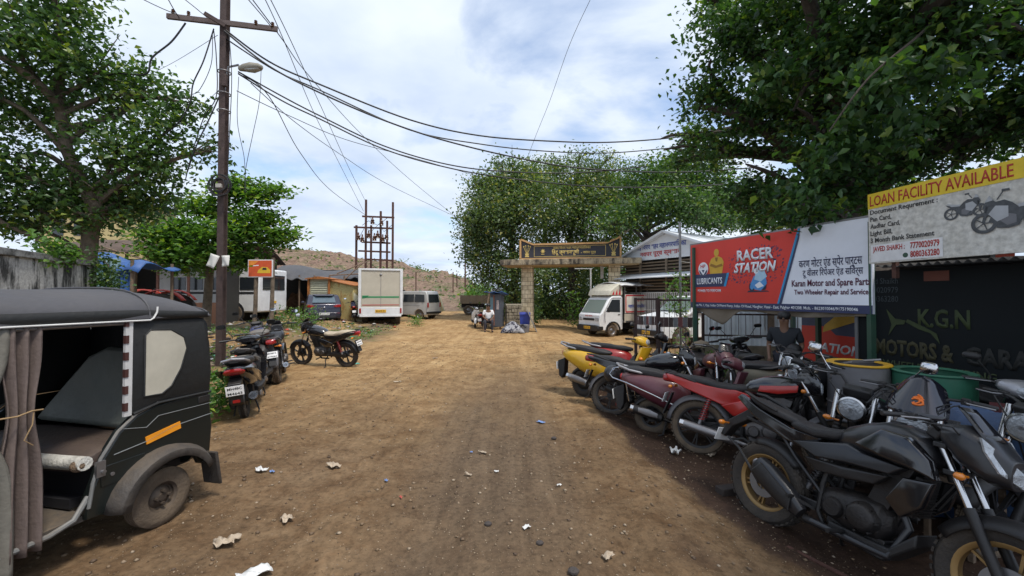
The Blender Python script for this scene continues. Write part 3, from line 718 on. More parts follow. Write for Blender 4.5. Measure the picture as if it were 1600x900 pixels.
def fender(parent, cx, cz, r, a0, a1, wd, m, name='fender', th=.004, crown=.35, n=14, taper=0.75):
    """curved mudguard; angles in degrees, 0 = forward, 90 = up"""
    b = MB(); rings = []
    for i in range(n + 1):
        t = i / n; a = R(a0 + (a1 - a0) * t); w = wd / 2 * (taper + (1 - taper) * math.sin(math.pi * t) ** .6)
        ring = []
        for j in range(9):
            u = -1 + 2 * j / 8; rr = r - wd * crown * (abs(u) ** 2.6)
            ring.append((cx + rr * math.cos(a), w * u, cz + rr * math.sin(a)))
        rings.append(ring)
    b.loft(rings, False, ring_closed=False)
    return b.build(name, m, parent, solid=th * 2)
def coil(parent, p, q, r=.026, turns=8, m=None, name='shock_absorber'):
    p, q = Vector(p), Vector(q); d = q - p; a = d.normalized(); u = a.orthogonal().normalized(); w = a.cross(u)
    b = MB(); N = turns * 10
    b.tube([p + d * (.15 + .7 * i / N) + (u * math.cos(2 * math.pi * i / 10) + w * math.sin(2 * math.pi * i / 10)) * r for i in range(N + 1)], .006, 5)
    o = b.build(name, m or BPL, parent)
    b = MB(); b.cyl(p, q, .011, n=8); b.cyl(p, p + d * .2, .022, n=10); b.cyl(q - d * .12, q, .022, n=10)
    b.build('damper', STL, o)
    return o
def mirror(parent, p, s, m=BPL, h=.20, out=.10, rnd_=False, fw=0.02):
    """stalk from p up and out; s = +1 left, -1 right"""
    b = MB(); p = Vector(p)
    q = p + Vector((fw, s * out * .45, h * .55)); r = p + Vector((fw, s * out, h))
    b.tube([p, p + Vector((0, 0, h * .2)), q, r], .006, 6)
    hw, hh = (.052, .048) if rnd_ else (.064, .036)
    b.hull([(r.x + .028, r.y + s * .04, r.z + .03, hw * .45, hh * .45, 2.4), (r.x + .018, r.y + s * .04, r.z + .03, hw * .85, hh * .85, 2.6), (r.x, r.y + s * .04, r.z + .03, hw, hh, 3), (r.x - .008, r.y + s * .04, r.z + .03, hw, hh, 3)], 16)
    o = b.build('mirror', m, parent)
    b = MB(); b.hull([(r.x - .009, r.y + s * .04, r.z + .03, hw * .92, hh * .9, 3), (r.x - .0105, r.y + s * .04, r.z + .03, hw * .92, hh * .9, 3)], 16)
    b.build('mirror_glass', MIR, o)
    return o
def plate(parent, loc, tilt, lines, w=.20, h=.13, m=None, yaw=180):
    """number plate facing backwards (yaw 180) or forwards (yaw 0)"""
    p = empty('number_plate', loc, parent=parent); p.rotation_euler = Euler((0, tilt, 0)); 
    b = MB(); sx = -1 if yaw == 180 else 1
    b.box((0, 0, 0), (.006, w, h)); b.build('plate_board', m or PLW, p, bevel=.002)
    if lines:
        hh = h * .62 / len(lines)
        for i, s in enumerate(lines):
            t = text(p, s, hh * .82, 0, h * .5 - (i + 1) * h / len(lines) + h / len(lines) * .2, INK, y=0, width=w * .8, bold=.02, align='CENTER', ext=.0)
            if t:
                t.rotation_euler = (0, 0, R(90 * sx)); t.location = (sx * .0045, 0, 0)
    return p
def bars(parent, x, z, hw=.36, rise=.06, back=.12, m=BPL, gr=.016):
    b = MB()
    for s in (-1, 1):
        b.tube([(x, 0, z), (x + .01, s * .07, z + .005), (x + .01 - back * .2, s * hw * .45, z + rise), (x - back * .6, s * hw * .72, z + rise), (x - back, s * (hw + .02), z + rise - .012)], .011, 8)
    o = b.build('handlebar', m, parent)
    for s in (-1, 1):
        g = MB(); g.cyl((x - back * .66, s * hw * .76, z + rise - .001), (x - back * 1.04, s * (hw + .04), z + rise - .015), gr, n=10)
        g.box((x - back * .5, s * hw * .68, z + rise), (.045, .045, .045))
        g.build('grip', BPL, o, bevel=.004)
        l = MB(); l.tube([(x - back * .45, s * hw * .66, z + rise), (x + .02, s * hw * .72, z + rise + .005), (x + .0, s * hw * .95, z + rise), (x - back * .35, s * hw * 1.1, z + rise - .01)], .006, 6)
        l.build('brake_lever', STL, o)
    return o
def indicator(parent, p, s):
    b = MB(); p = Vector(p); b.cyl(p, p + Vector((0, s * .06, 0)), .008, n=6)
    b.ell(p + Vector((0, s * .085, 0)), (.024, .036, .022), 12, 6)
    return b.build('indicator', AML, parent)

def engine(parent, x, z, m, cov, fins=True, s=1.0):
    b = MB()
    b.hull([(x - .20 * s, 0, z, .05, .05, 3), (x - .18 * s, 0, z, .10, .085 * s, 3), (x - .02, 0, z, .125, .12 * s, 3), (x + .12 * s, 0, z + .01, .12, .105 * s, 3), (x + .17 * s, 0, z + .02, .06, .06, 3)], 18)
    b.box((x, 0, z - .10 * s), (.30 * s, .16, .05))
    o = b.build('engine', m, parent, bevel=.006)
    for sy in (-1, 1):
        c = MB()
        c.lathe([(0, sy * .165), (.055 * s, sy * .165), (.066 * s, sy * .158), (.075 * s, sy * .14), (.082 * s, sy * .12), (.088 * s, sy * .10)], (x + .05 * s, 0, z + .005), n=24)
        for k in range(7):
            a = k * .9; c.cyl((x + .05 * s + .078 * s * math.cos(a), sy * .12, z + .078 * s * math.sin(a)), (x + .05 * s + .078 * s * math.cos(a), sy * .152, z + .078 * s * math.sin(a)), .007, n=6)
        c.build('engine_cover', cov, o)
        c = MB(); c.lathe([(0, sy * .145), (.045 * s, sy * .145), (.055 * s, sy * .13), (.06 * s, sy * .10)], (x - .10 * s, 0, z - .01), n=20)
        c.build('sprocket_cover', cov, o)
    f = MB(); ax = Vector((.30, 0, .95)).normalized(); base = Vector((x + .09 * s, 0, z + .10 * s))
    f.beam(base, base + ax * .24 * s, .12, .12)
    if fins:
        for k in range(9):
            p = base + ax * (.03 + .018 * k) * s
            f.beam(p, p + ax * .005, .185, .185)
    f.box(base + ax * .25 * s, (.15 * s, .17, .07), rot=(0, .3, 0))
    f.build('cylinder_block', m, o, bevel=.004)
    return o

def muffler(parent, pts, rs, m, capm=None, guard=None, heat=None):
    b = MB(); b.tube(pts, rs, 16)
    o = b.build('exhaust', m, parent)
    d = (Vector(pts[-1]) - Vector(pts[-2])).normalized(); e = Vector(pts[-1])
    b = MB(); r = rs[-1]
    b.tube([e - d * .03, e + d * .012, e + d * .012, e - d * .02], [r * 1.06, r * 1.06, r * .55, r * .5], 16)
    b.build('exhaust_tip', capm or CHR, o)
    return o

def motorcycle(name, label, cat, loc, heading, lean=8, group=None, c=None, **k):
    """heading = (dx,dy) the bike points to"""
    c = c or {}
    Rr = k.get('R', .30); wb = k.get('wb', 1.28); tw = k.get('tw', .10)
    rz = math.atan2(heading[1], heading[0])
    o = thing(name, label, cat, loc, rz, group); o.rotation_euler = (R(-lean), 0, rz)
    tank, side, tail, seatm = c.get('tank', BLK), c.get('side', BLK), c.get('tail', BLK), c.get('seat', BSEAT)
    rim, frm, eng, exh = c.get('rim', BPL), c.get('frame', BPL), c.get('engine', ALU), c.get('exhaust', STL)
    ty = c.get('tyre', RUB); fen = c.get('fender', BPL)
    st = k.get('spokes', 'alloy')
    wheel(o, 0, Rr, tw, rim, st, disc=k.get('rdisc', False), drum=True, tyre=ty, name='rear_wheel')
    fx = wb
    S = empty('steering', (1.02, 0, .90), parent=None)
    # fork
    rake = math.atan2(wb - .98, .93 - Rr)
    nk = .07 if k.get('style') == 'naked' else 0.0
    top = Vector((.985 + nk, 0, .95)); ax = Vector((fx, 0, Rr))
    for s in (-1, 1):
        b = MB(); d = ax - top
        b.cyl(top + Vector((0, s * .095, 0)), top + d * .62 + Vector((0, s * .095, 0)), .017, n=10)
        f = b.build('fork_leg', CHR if k.get('chrome', True) else BPL, o)
        b = MB(); b.cyl(top + d * .45 + Vector((0, s * .095, 0)), ax + Vector((0, s * .095, 0)), .026, n=12); b.cyl(ax + Vector((0, s * .11, 0)), ax + Vector((0, s * .06, 0)), .03, n=10)
        b.build('fork_slider', c.get('fork', BPL), f)
        if k.get('gaiter'):
            b = MB(); n = 14
            b.tube([top + d * (.15 + .3 * i / n) + Vector((0, s * .095, 0)) for i in range(n + 1)], [.032 if i % 2 else .024 for i in range(n + 1)], 10)
            b.build('fork_gaiter', BPL, f)
    b = MB(); b.box((.98 + nk, 0, .96), (.06, .24, .03)); b.box((1.03 + nk, 0, .82), (.06, .23, .03)); b.cyl((.95 + nk, 0, .97), (1.01 + nk, 0, .76), .025, n=10)
    b.build('fork_clamp', frm, o, bevel=.006)
    wheel(o, fx, Rr, tw * .85, rim, st, disc=k.get('fdisc', True), drum=True, tyre=ty, name='front_wheel')
    fender(o, fx, Rr, Rr + .035, k.get('ff0', 20), k.get('ff1', 150), tw * 1.35, c.get('ffender', fen), 'front_fender')
    bars(o, k.get('bx', .96 + nk), k.get('bz', 1.03), k.get('bhw', .35), k.get('brise', .05), k.get('bback', .13), CHR if k.get('chromebar') else BPL)
    for s in (-1, 1):
        if k.get('mirrors', True): mirror(o, (k.get('bx', .96) - .07, s * .24, k.get('bz', 1.03) + .06), s, rnd_=k.get('rmirror', False), m=CHR if k.get('rmirror') else BPL)
    b = MB(); tx_ = k.get('bx', .96 + nk); tz_ = k.get('bz', 1.03)
    for s, y_ in ((-1, .22), (1, .20), (1, .16)): b.tube([(tx_ - .02, s * y_, tz_ + .05), (tx_ + .10, s * y_ * .9, tz_ + .06), (tx_ + .15, s * .09, tz_ - .05), (tx_ + .08, s * .04, tz_ - .25), (tx_ - .02, s * .04, tz_ - .45)], .005, 5)
    b.build('control_cables', BPL, o)
    # frame
    b = MB()
    b.tube([(.98, 0, .80), (.90, 0, .60), (.80, 0, .30), (.70, 0, .19), (.50, 0, .19)], .02, 8)
    for s in (-1, 1):
        b.tube([(.97, s * .02, .86), (.80, s * .07, .76), (.50, s * .09, .70), (.20, s * .09, .72), (-.20, s * .08, .78)], .014, 7)
        b.tube([(.50, s * .09, .70), (.46, s * .10, .50), (.44, s * .09, .30), (.50, s * .08, .19)], .016, 7)
        b.tube([(.46, s * .10, .42), (.25, s * .10, .60), (.12, s * .09, .73)], .012, 6)
    b.build('frame', frm, o)
    b = MB()
    for s in (-1, 1): b.beam((.46, s * .085, .33), (-.03, s * .075, Rr), .028, .045)
    b.build('swingarm', frm, o, bevel=.006)
    if k.get('mono'): coil(o, (.30, 0, .40), (.42, 0, .66), .03, 8, c.get('spring'))
    else:
        for s in (-1, 1): coil(o, (.02, s * .115, Rr + .04), (.14, s * .105, .70), .026, 9, c.get('spring'))
    engine(o, k.get('ex', .66), k.get('ez', .38), eng, c.get('cover', eng), k.get('fins', True), k.get('es', 1.0))
    # exhaust on the right (-y)
    if k.get('exh') == 'stub':
        muffler(o, [(.86, -.05, .56), (.93, -.06, .42), (.86, -.10, .22), (.60, -.13, .22), (.40, -.14, .22)], [.022, .022, .022, .024, .026], exh, BPL)
        b = MB(); b.hull([(-.02, 0, 0, .03, .03), (.0, 0, 0, .052, .075, 3.2), (.10, 0, 0, .062, .092, 3.2), (.30, 0, 0, .058, .080, 3.2), (.42, 0, 0, .035, .045, 3)], 18); mf = b.build('muffler', exh, o); mf.location = (.02, -.175, .46); mf.rotation_euler = (0, R(30), 0)
        b = MB(); b.cyl((-.03, 0, 0), (.01, 0, 0), .03, n=14); b.build('muffler_tip', STL, mf)
        b = MB(); b.plate([(.02, -.05), (.04, .06), (.34, .05), (.38, -.03)], -.058, -.072, .012); b.build('heat_shield', BPL, mf)
    elif k.get('exh', 'long') == 'long':
        muffler(o, [(.86, -.05, .56), (.93, -.07, .44), (.88, -.12, .26), (.72, -.15, .20), (.50, -.16, .22), (.42, -.16, .235), (.38, -.165, .245), (.05, -.175, .31), (-.16, -.18, .35)], [.018, .018, .018, .018, .019, .025, .046, .050, .046], exh, c.get('exhtip'))
    else:
        muffler(o, [(.86, -.05, .56), (.93, -.06, .42), (.86, -.10, .22), (.60, -.15, .22), (.36, -.16, .27), (.33, -.165, .28), (.14, -.18, .36), (-.03, -.185, .43)], [.022, .022, .022, .024, .028, .055, .062, .052], exh, c.get('exhtip', BPL))
    b = MB(); b.hull([(-.06, .10, Rr, .012, .05, 3), (.10, .10, Rr + .01, .018, .055, 3), (.42, .10, .33, .018, .055, 3), (.50, .10, .34, .012, .04, 3)], 12)
    b.build('chain_cover', frm, o)
    for s in (-1, 1):
        b = MB(); b.beam((.42, s * .10, .30), (.34, s * .20, .34), .02, .02); b.cyl((.33, s * .18, .345), (.33, s * .27, .345), .014, n=8)
        b.build('foot_peg', frm, o)
        b = MB(); b.cyl((.62, s * .12, .25), (.62, s * .28, .25), .014, n=8); b.build('foot_peg', frm, o)
    b = MB(); b.tube([(.52, .10, .22), (.46, .17, .10), (.44, .24, lean * .004 + .0)], .011, 7); b.box((.44, .24, .005 + lean * .004), (.05, .03, .008)); b.build('side_stand', frm, o)
    # bodywork
    style = k.get('style', 'commuter')
    if style == 'commuter':
        b = MB(); b.hull([(.47, 0, .80, .07, .05, 2.4), (.52, 0, .82, .11, .085, 2.4), (.66, 0, .845, .14, .115, 2.5), (.80, 0, .86, .152, .125, 2.5), (.92, 0, .865, .135, .11, 2.4), (.99, 0, .87, .07, .07, 2.2), (1.005, 0, .87, .02, .03, 2.2)], 20)
        tk = b.build('fuel_tank', tank, o)
        b = MB(); b.cyl((.80, 0, .975), (.80, 0, .995), .035, n=16); b.build('fuel_cap', CHR, tk)
        if k.get('band'):
            for s in (-1, 1):
                b = MB(); b.plate([(.60, .80), (.78, .79), (.95, .83), (.96, .90), (.80, .88), (.62, .86)], s * .13, s * .158, .012); b.build('tank_panel', c.get('band', tank), tk)
        for s in (-1, 1):
            b = MB(); b.plate([(.24, .60), (.50, .70), (.62, .70), (.60, .60), (.48, .50), (.36, .50)], s * .08, s * .142, .02)
            b.build('side_panel', side, o, bevel=.006)
            b = MB(); b.plate([(.54, .74), (.46, .64), (.26, .60), (.06, .66), (-.16, .745), (-.34, .83), (-.36, .875), (-.22, .86), (.10, .80), (.40, .78)], s * .06, s * .128, .018)
            b.build('tail_cowl', tail, o, bevel=.006)
        b = MB(); b.hull([(-.30, 0, .86, .05, .02, 2.6), (-.26, 0, .855, .085, .035, 2.8), (-.05, 0, .84, .12, .055, 3), (.10, 0, .825, .125, .055, 3), (.20, 0, .80, .13, .045, 3), (.34, 0, .79, .13, .05, 3), (.48, 0, .80, .10, .05, 3), (.55, 0, .82, .06, .035, 2.5)], 18)
        b.build('seat', seatm, o)
        b = MB(); b.hull([(-.42, 0, .835, .03, .025, 3), (-.40, 0, .835, .07, .045, 3), (-.31, 0, .835, .10, .055, 3), (-.27, 0, .83, .10, .055, 3)], 14); b.build('tail_light', RDL, o)
        b = MB()
        b.tube([(-.02, .12, .82), (-.22, .13, .88), (-.36, .10, .90), (-.39, 0, .90), (-.36, -.10, .90), (-.22, -.13, .88), (-.02, -.12, .82)], .011, 8); b.build('grab_rail', c.get('rail', BPL), o)
        fender(o, 0, Rr, Rr + .06, 20, 172, tw * 1.5, fen, 'rear_fender')
        b = MB(); b.beam((-.30, 0, .66), (-.40, 0, .40), .12, .012); b.build('mud_flap', BPL, o)
        plate(o, (-.385, 0, .60), R(18), k.get('plate'), .19, .12)
        for s in (-1, 1): indicator(o, (-.30, s * .05, .74), s)
        hx, hz = 1.10, .93
    elif style == 'cruiser':
        b = MB(); b.hull([(.45, 0, .78, .05, .04, 2.2), (.52, 0, .80, .12, .09, 2.2), (.68, 0, .83, .165, .125, 2.2), (.82, 0, .845, .165, .125, 2.2), (.94, 0, .855, .11, .10, 2.2), (1.0, 0, .86, .04, .05, 2.2)], 20)
        tk = b.build('fuel_tank', tank, o); b = MB(); b.cyl((.78, 0, .96), (.78, 0, .985), .035, n=16); b.build('fuel_cap', CHR, tk)
        for s in (-1, 1):
            b = MB(); b.ell((.36, s * .10, .58), (.15, .045, .11)); b.build('side_panel', side, o)
        b = MB(); b.hull([(.0, 0, .78, .09, .03), (.05, 0, .785, .125, .045), (.3, 0, .765, .14, .05), (.44, 0, .78, .11, .05), (.5, 0, .79, .05, .03)], 18); b.build('seat', seatm, o)
        b = MB(); b.hull([(-.33, 0, .86, .08, .02), (-.28, 0, .84, .12, .045), (-.05, 0, .815, .12, .045), (.02, 0, .80, .09, .03)], 16); b.build('pillion_seat', seatm, o)
        fender(o, 0, Rr, Rr + .055, 10, 185, tw * 1.6, fen, 'rear_fender')
        b = MB(); b.ell((-.37, 0, .62), (.035, .05, .045)); b.build('tail_light', RDL, o)
        plate(o, (-.40, 0, .48), R(12), k.get('plate'), .19, .12)
        for s in (-1, 1): indicator(o, (-.33, s * .05, .68), s)
        hx, hz = 1.12, .90
    else:                                       # muscular naked
        b = MB(); b.hull([(.50, 0, .82, .07, .05, 2.4), (.56, 0, .845, .115, .085, 2.6), (.68, 0, .875, .15, .115, 2.8), (.80, 0, .90, .175, .13, 3), (.90, 0, .905, .17, .115, 3), (1.0, 0, .88, .12, .09, 2.6), (1.05, 0, .86, .05, .05, 2.2)], 22)
        tk = b.build('fuel_tank', tank, o); b = MB(); b.cyl((.80, 0, 1.01), (.80, 0, 1.035), .04, n=16); b.build('fuel_cap', BPL, tk)
        for s in (-1, 1):
            b = MB(); b.plate([(.66, .84), (.80, .975), (.94, .965), (1.05, .86), (1.08, .76), (.96, .78), (.80, .80)], s * .13, s * .205, .025)
            b.build('tank_shroud', c.get('shroud', tank), o, bevel=.008)
            b = MB(); b.plate([(.24, .72), (.60, .82), (.70, .79), (.92, .77), (.86, .71), (.60, .68), (.40, .66)], s * .09, s * .155, .018)
            b.build('side_panel', side, o, bevel=.008)
            b = MB(); b.plate([(.34, .64), (.58, .66), (.84, .69), (.78, .62), (.60, .58), (.42, .57)], s * .10, s * .15, .018)
            b.build('frame_cover', frm, o, bevel=.006)
            b = MB(); b.plate([(.42, .79), (.20, .80), (-.10, .885), (-.28, .965), (-.31, .93), (-.14, .81), (.16, .70), (.34, .68)], s * .05, s * .11, .016)
            b.build('tail_cowl', tail, o, bevel=.008)
            b = MB(); b.plate([(.92, .72), (1.06, .74), (1.02, .58), (.92, .48), (.84, .56)], s * .12, s * .165, .012); b.build('radiator_cowl', c.get('shroud', tank), o, bevel=.006)
        b = MB(); b.hull([(.18, 0, .835, .09, .03), (.24, 0, .835, .13, .045), (.38, 0, .825, .145, .045, 3), (.50, 0, .845, .11, .045, 3), (.58, 0, .885, .05, .03)], 18); b.build('seat', seatm, o)
        b = MB(); b.hull([(-.22, 0, .95, .05, .015), (-.16, 0, .935, .09, .03), (0, 0, .895, .105, .035, 3), (.17, 0, .865, .10, .035, 3), (.22, 0, .85, .06, .02)], 16); b.build('pillion_seat', seatm, o)
        for s in (-1, 1):
            b = MB(); b.tube([(.06, s * .10, .90), (-.06, s * .13, .94), (-.20, s * .11, .985), (-.26, s * .07, .99)], [.012, .015, .015, .010], 8); b.build('grab_rail', BPL, o)
        b = MB(); b.hull([(-.33, 0, .93, .03, .010), (-.29, 0, .93, .06, .016), (-.23, 0, .93, .07, .018)], 14); b.build('tail_light', RDL, o)
        b = MB(); b.plate([(-.10, .84), (-.20, .87), (-.42, .70), (-.47, .56), (-.43, .55), (-.36, .66)], -.05, .05, .0); b.build('plate_holder', BPL, o, bevel=.008)
        b = MB(); b.tube([(0, -.12, Rr), (-.20, -.13, Rr + .20), (-.345, -.09, Rr + .25), (-.40, 0, Rr + .22), (-.345, .09, Rr + .25), (-.20, .13, Rr + .20), (0, .12, Rr)], .012, 8); b.build('tyre_hugger_bracket', BPL, o)
        fender(o, 0, Rr, Rr + .03, 40, 112, tw * 1.15, fen, 'rear_fender')
        plate(o, (-.475, 0, .56), R(15), k.get('plate'), .19, .12)
        for s in (-1, 1): indicator(o, (-.40, s * .05, .68), s)
        b = MB(); b.prism([(.52, .20), (.84, .18), (.99, .34), (.99, .42), (.86, .27), (.52, .27)], -.115, .115); b.build('belly_pan', BPL, o, bevel=.012)
        b = MB(); b.box((.955, 0, .62), (.035, .20, .24), rot=(0, .15, 0))
        for i in range(12): b.box((.975, 0, .51 + .018 * i), (.012, .19, .004), rot=(0, .15, 0))
        b.build('radiator', DENG, o)
        if k.get('crash'):
            for s in (-1, 1):
                b = MB(); b.tube([(.90, s * .06, .66), (.88, s * .22, .60), (.86, s * .27, .48), (.80, s * .22, .36), (.74, s * .08, .30)], .014, 8); b.build('crash_guard', BPL, o)
        hx, hz = 1.25, .95
    # lamp
    hk = k.get('head', 'fairing')
    if hk == 'round':
        b = MB(); b.lathe([(.0, -.11), (.04, -.105), (.075, -.07), (.090, -.02), (.092, 0), (.10, .006), (.10, .016), (.086, .02)], (hx, 0, hz), 'x', 28)
        h = b.build('headlight', CHR if k.get('chrome', True) else BPL, o)
        b = MB(); b.lathe([(0, .030), (.03, .028), (.06, .023), (.086, .014)], (hx, 0, hz), 'x', 24); b.build('headlight_glass', LENS, h)
        b = MB(); b.cyl((hx + .006, 0, hz), (hx + .036, 0, hz), .012, n=10); b.build('bulb_shield', STL, h)
        for s in (-1, 1):
            b = MB(); b.cyl((hx - .02, s * .125, hz - .12), (hx - .075, s * .125, hz + .12), .022, n=12); b.build('fork_cover', CHR if k.get('chrome', True) else BPL, h)
            indicator(o, (hx - .02, s * .08, hz - .13), s)
    elif hk == 'fairing':
        b = MB(); b.hull([(hx - .15, 0, hz + .03, .11, .10, 3), (hx - .06, 0, hz + .02, .115, .125, 3), (hx, 0, hz - .01, .105, .115, 2.8), (hx + .045, 0, hz - .03, .08, .085, 2.6)], 18)
        h = b.build('headlight_cowl', c.get('cowl', tank), o)
        b = MB(); b.hull([(hx + .02, 0, hz - .035, .085, .072, 3), (hx + .055, 0, hz - .045, .07, .06, 3), (hx + .068, 0, hz - .05, .03, .03, 2.6)], 16); b.build('headlight_glass', LENS, h)
        b = MB(); b.grid(lambda u, v: (hx - .02 - .10 * v + .02 * math.cos((u - .5) * 2.6), (u - .5) * (.22 - .06 * v), hz + .09 + .14 * v), 8, 4); b.build('visor', glassmat('smoked_visor', (.012, .012, .015), .12), h, solid=.004)
        for s in (-1, 1): indicator(o, (hx - .10, s * .10, hz - .08), s)
    elif hk == 'angular':
        b = MB(); b.hull([(hx - .20, 0, hz + .08, .12, .06, 3), (hx - .10, 0, hz + .04, .17, .12, 3.4), (hx, 0, hz - .01, .16, .125, 3.2), (hx + .08, 0, hz - .06, .10, .075, 3)], 18)
        h = b.build('headlight_cowl', c.get('cowl', tank), o, bevel=.004)
        for s in (-1, 1):
            b = MB(); b.add([(hx + .098, s * .012, hz - .12), (hx + .10, s * .012, hz - .045), (hx - .02, s * .165, hz + .105), (hx - .0, s * .168, hz + .035), (hx + .05, s * .14, hz - .06)], [(0, 1, 2, 3, 4)])
            b.build('headlight_glass', LENS, h, smooth=False, solid=.012)
        b = MB(); b.grid(lambda u, v: (hx - .03 - .13 * v + .05 * math.cos((u - .5) * 2.8), (u - .5) * (.26 - .10 * v), hz + .10 + .15 * v), 8, 4); b.build('visor', glassmat('smoked_visor', (.012, .012, .015), .12), h, solid=.004)
        for s in (-1, 1): indicator(o, (hx - .06, s * .15, hz - .12), s)
    b = MB(); b.box((1.02, 0, 1.03), (.07, .20, .09), rot=(0, .5, 0)); ck = b.build('instrument_cluster', BPL, o, bevel=.015)
    if k.get('screen'):
        b = MB(); b.grid(lambda u, v: (hx + .06 - .22 * v - .11 * (2 * u - 1) ** 2, (u - .5) * (.34 - .11 * v * v), hz + .08 + .27 * v - .09 * v * (2 * u - 1) ** 2), 12, 8)
        b.build('windscreen', k['screen'], o, solid=.005)
    bpy.data.objects.remove(S)
    return o

def scooter(name, label, cat, loc, heading, lean=6, group=None, c=None, **k):
    c = c or {}
    rz = math.atan2(heading[1], heading[0])
    o = thing(name, label, cat, loc, rz, group); o.rotation_euler = (R(-lean), 0, rz)
    body, seatm, fl = c.get('body', BLK), c.get('seat', BSEAT), c.get('floor', BPL)
    Rw = .225; wb = 1.24; tw = .095
    ty = c.get('tyre', RUB)
    wheel(o, 0, Rw, tw, c.get('rim', BPL), k.get('wstyle', 'alloy'), 5, disc=False, drum=True, tyre=ty, rr=.135, name='rear_wheel')
    wheel(o, wb, Rw, tw, c.get('rim', BPL), k.get('wstyle', 'alloy'), 5, disc=False, drum=True, tyre=ty, rr=.135, name='front_wheel')
    cl = k.get('classic', False)
    # rear body shell
    b = MB(); e = 2.4 if cl else 3.0
    if cl: stn = [(-.41, 0, .715, .05, .03, 2.4), (-.39, 0, .705, .10, .06, 2.5), (-.32, 0, .685, .15, .10, 2.5), (-.20, 0, .655, .19, .135, 2.5), (-.02, 0, .61, .22, .185, 2.6), (.15, 0, .57, .225, .215, 2.6), (.30, 0, .55, .19, .21, 2.7), (.42, 0, .50, .15, .19, 2.8), (.47, 0, .46, .10, .14, 2.8)]
    else: stn = [(-.50, 0, .745, .03, .02, 2.4), (-.44, 0, .72, .09, .055, 2.6), (-.30, 0, .665, .15, .10, 2.8), (-.10, 0, .61, .185, .145, 3), (.12, 0, .58, .19, .17, 3), (.32, 0, .55, .175, .19, 3), (.44, 0, .50, .15, .17, 3), (.48, 0, .46, .10, .12, 3)]
    b.hull(stn, 22)
    bd = b.build('rear_body', body, o)
    if not cl:
        for s in (-1, 1):
            b = MB(); b.plate([(-.42, .70), (-.46, .745), (-.20, .70), (.10, .62), (.32, .50), (.28, .42), (.05, .50), (-.20, .60)], s * .14, s * .205, .03); b.build('side_panel', c.get('side', body), o, bevel=.008)
            b = MB(); b.tube([(-.47, s * .08, .735), (-.30, s * .165, .70), (0, s * .205, .635), (.28, s * .21, .54)], [.006, .009, .009, .005], 8); b.build('side_trim', CHR, o)
    zt = .79 if cl else .78
    b = MB(); b.hull([(-.36, 0, zt + .05, .06, .02), (-.30, 0, zt + .035, .12, .045), (-.10, 0, zt + .015, .15, .06, 3), (.06, 0, zt - .0, .155, .062, 3), (.14, 0, zt - .012, .155, .052, 3), (.30, 0, zt - .022, .145, .058, 3), (.42, 0, zt - .03, .10, .04), (.47, 0, zt - .03, .04, .02)], 18)
    b.build('seat', seatm, o)
    b = MB()
    if cl: b.ell((-.405, 0, .71), (.03, .08, .055))
    else: b.hull([(-.52, 0, .735, .03, .018), (-.49, 0, .72, .10, .035), (-.43, 0, .70, .125, .04)], 16)
    b.build('tail_light', RDL, o)
    b = MB(); b.tube([(-.10, .13, zt - .0), (-.28, .155, zt + .03), (-.42, .12, zt + .075), (-.48, 0, zt + .10), (-.42, -.12, zt + .075), (-.28, -.155, zt + .03), (-.10, -.13, zt)], .016, 8)
    b.build('grab_rail', c.get('rail', ALU), o)
    fender(o, 0, Rw, Rw + .05, 60, 178, .13, BPL, 'rear_fender')
    b = MB(); b.prism([(-.36, .62), (-.50, .56), (-.46, .30), (-.40, .26), (-.36, .36)], -.075, .075); b.build('mud_flap', BPL, o, bevel=.012)
    b = MB(); b.box((-.472, 0, .33), (.012, .08, .035), rot=(0, -.15, 0)); b.build('reflector', RDL, o)
    plate(o, (-.505, 0, .475), R(-8), k.get('plate'), .20, .13)
    # floor, apron
    b = MB(); b.hull([(.40, 0, .30, .14, .04, 4), (.48, 0, .30, .18, .045, 4), (.80, 0, .30, .19, .045, 4), (.88, 0, .34, .17, .05, 4)], 16); b.build('floorboard', fl, o)
    b = MB(); rings = []
    for i in range(11):
        t = i / 10; xc = .84 + .20 * t; z = .30 + .60 * t; w = (.13 + .09 * math.sin(math.pi * min(1, t * 1.1)) ** .8) if not cl else (.20 - .03 * abs(2 * t - 1))
        rings.append([(xc + (.075 * (1 - u * u)) * (.6 + .6 * t) - (.03 if side else 0) , u * w, z) for side, us in ((0, [-1, -.6, -.2, .2, .6, 1]), (1, [1, .6, .2, -.2, -.6, -1])) for u in us])
    b.loft(rings); b.build('front_apron', c.get('apron', body), o)
    b = MB(); b.hull([(.80, 0, .52, .10, .18, 3), (.87, 0, .58, .14, .20, 3), (.90, 0, .60, .13, .20, 3)], 14); b.build('leg_shield_pocket', fl, o)
    fender(o, wb, Rw, Rw + .055, -5, 150, .155, c.get('ffender', body), 'front_fender', crown=.5)
    b = MB()
    for s in (-1, 1): b.cyl((1.02, s * .03, .62), (wb, s * .07, Rw), .017, n=8)
    b.cyl((.95, 0, .92), (1.06, 0, .55), .028, n=10); b.build('front_fork', fl, o)
    b = MB(); b.hull([(.84, 0, 1.00, .12, .03), (.89, 0, 1.01, .17, .05, 2.6), (.97, 0, 1.00, .17, .075, 2.5), (1.03, 0, .98, .12, .075, 2.4), (1.07, 0, .965, .07, .05, 2.3)], 18)
    hd = b.build('handlebar_cowl', c.get('head', body), o)
    b = MB(); b.ell((1.055, 0, .975), (.035, .085, .055)); b.build('headlight', LENS, hd)
    b = MB()
    for s in (-1, 1): b.tube([(.93, s * .10, 1.0), (.92, s * .20, 1.02), (.86, s * .33, 1.02)], .013, 8)
    hb = b.build('handlebar', BPL, o)
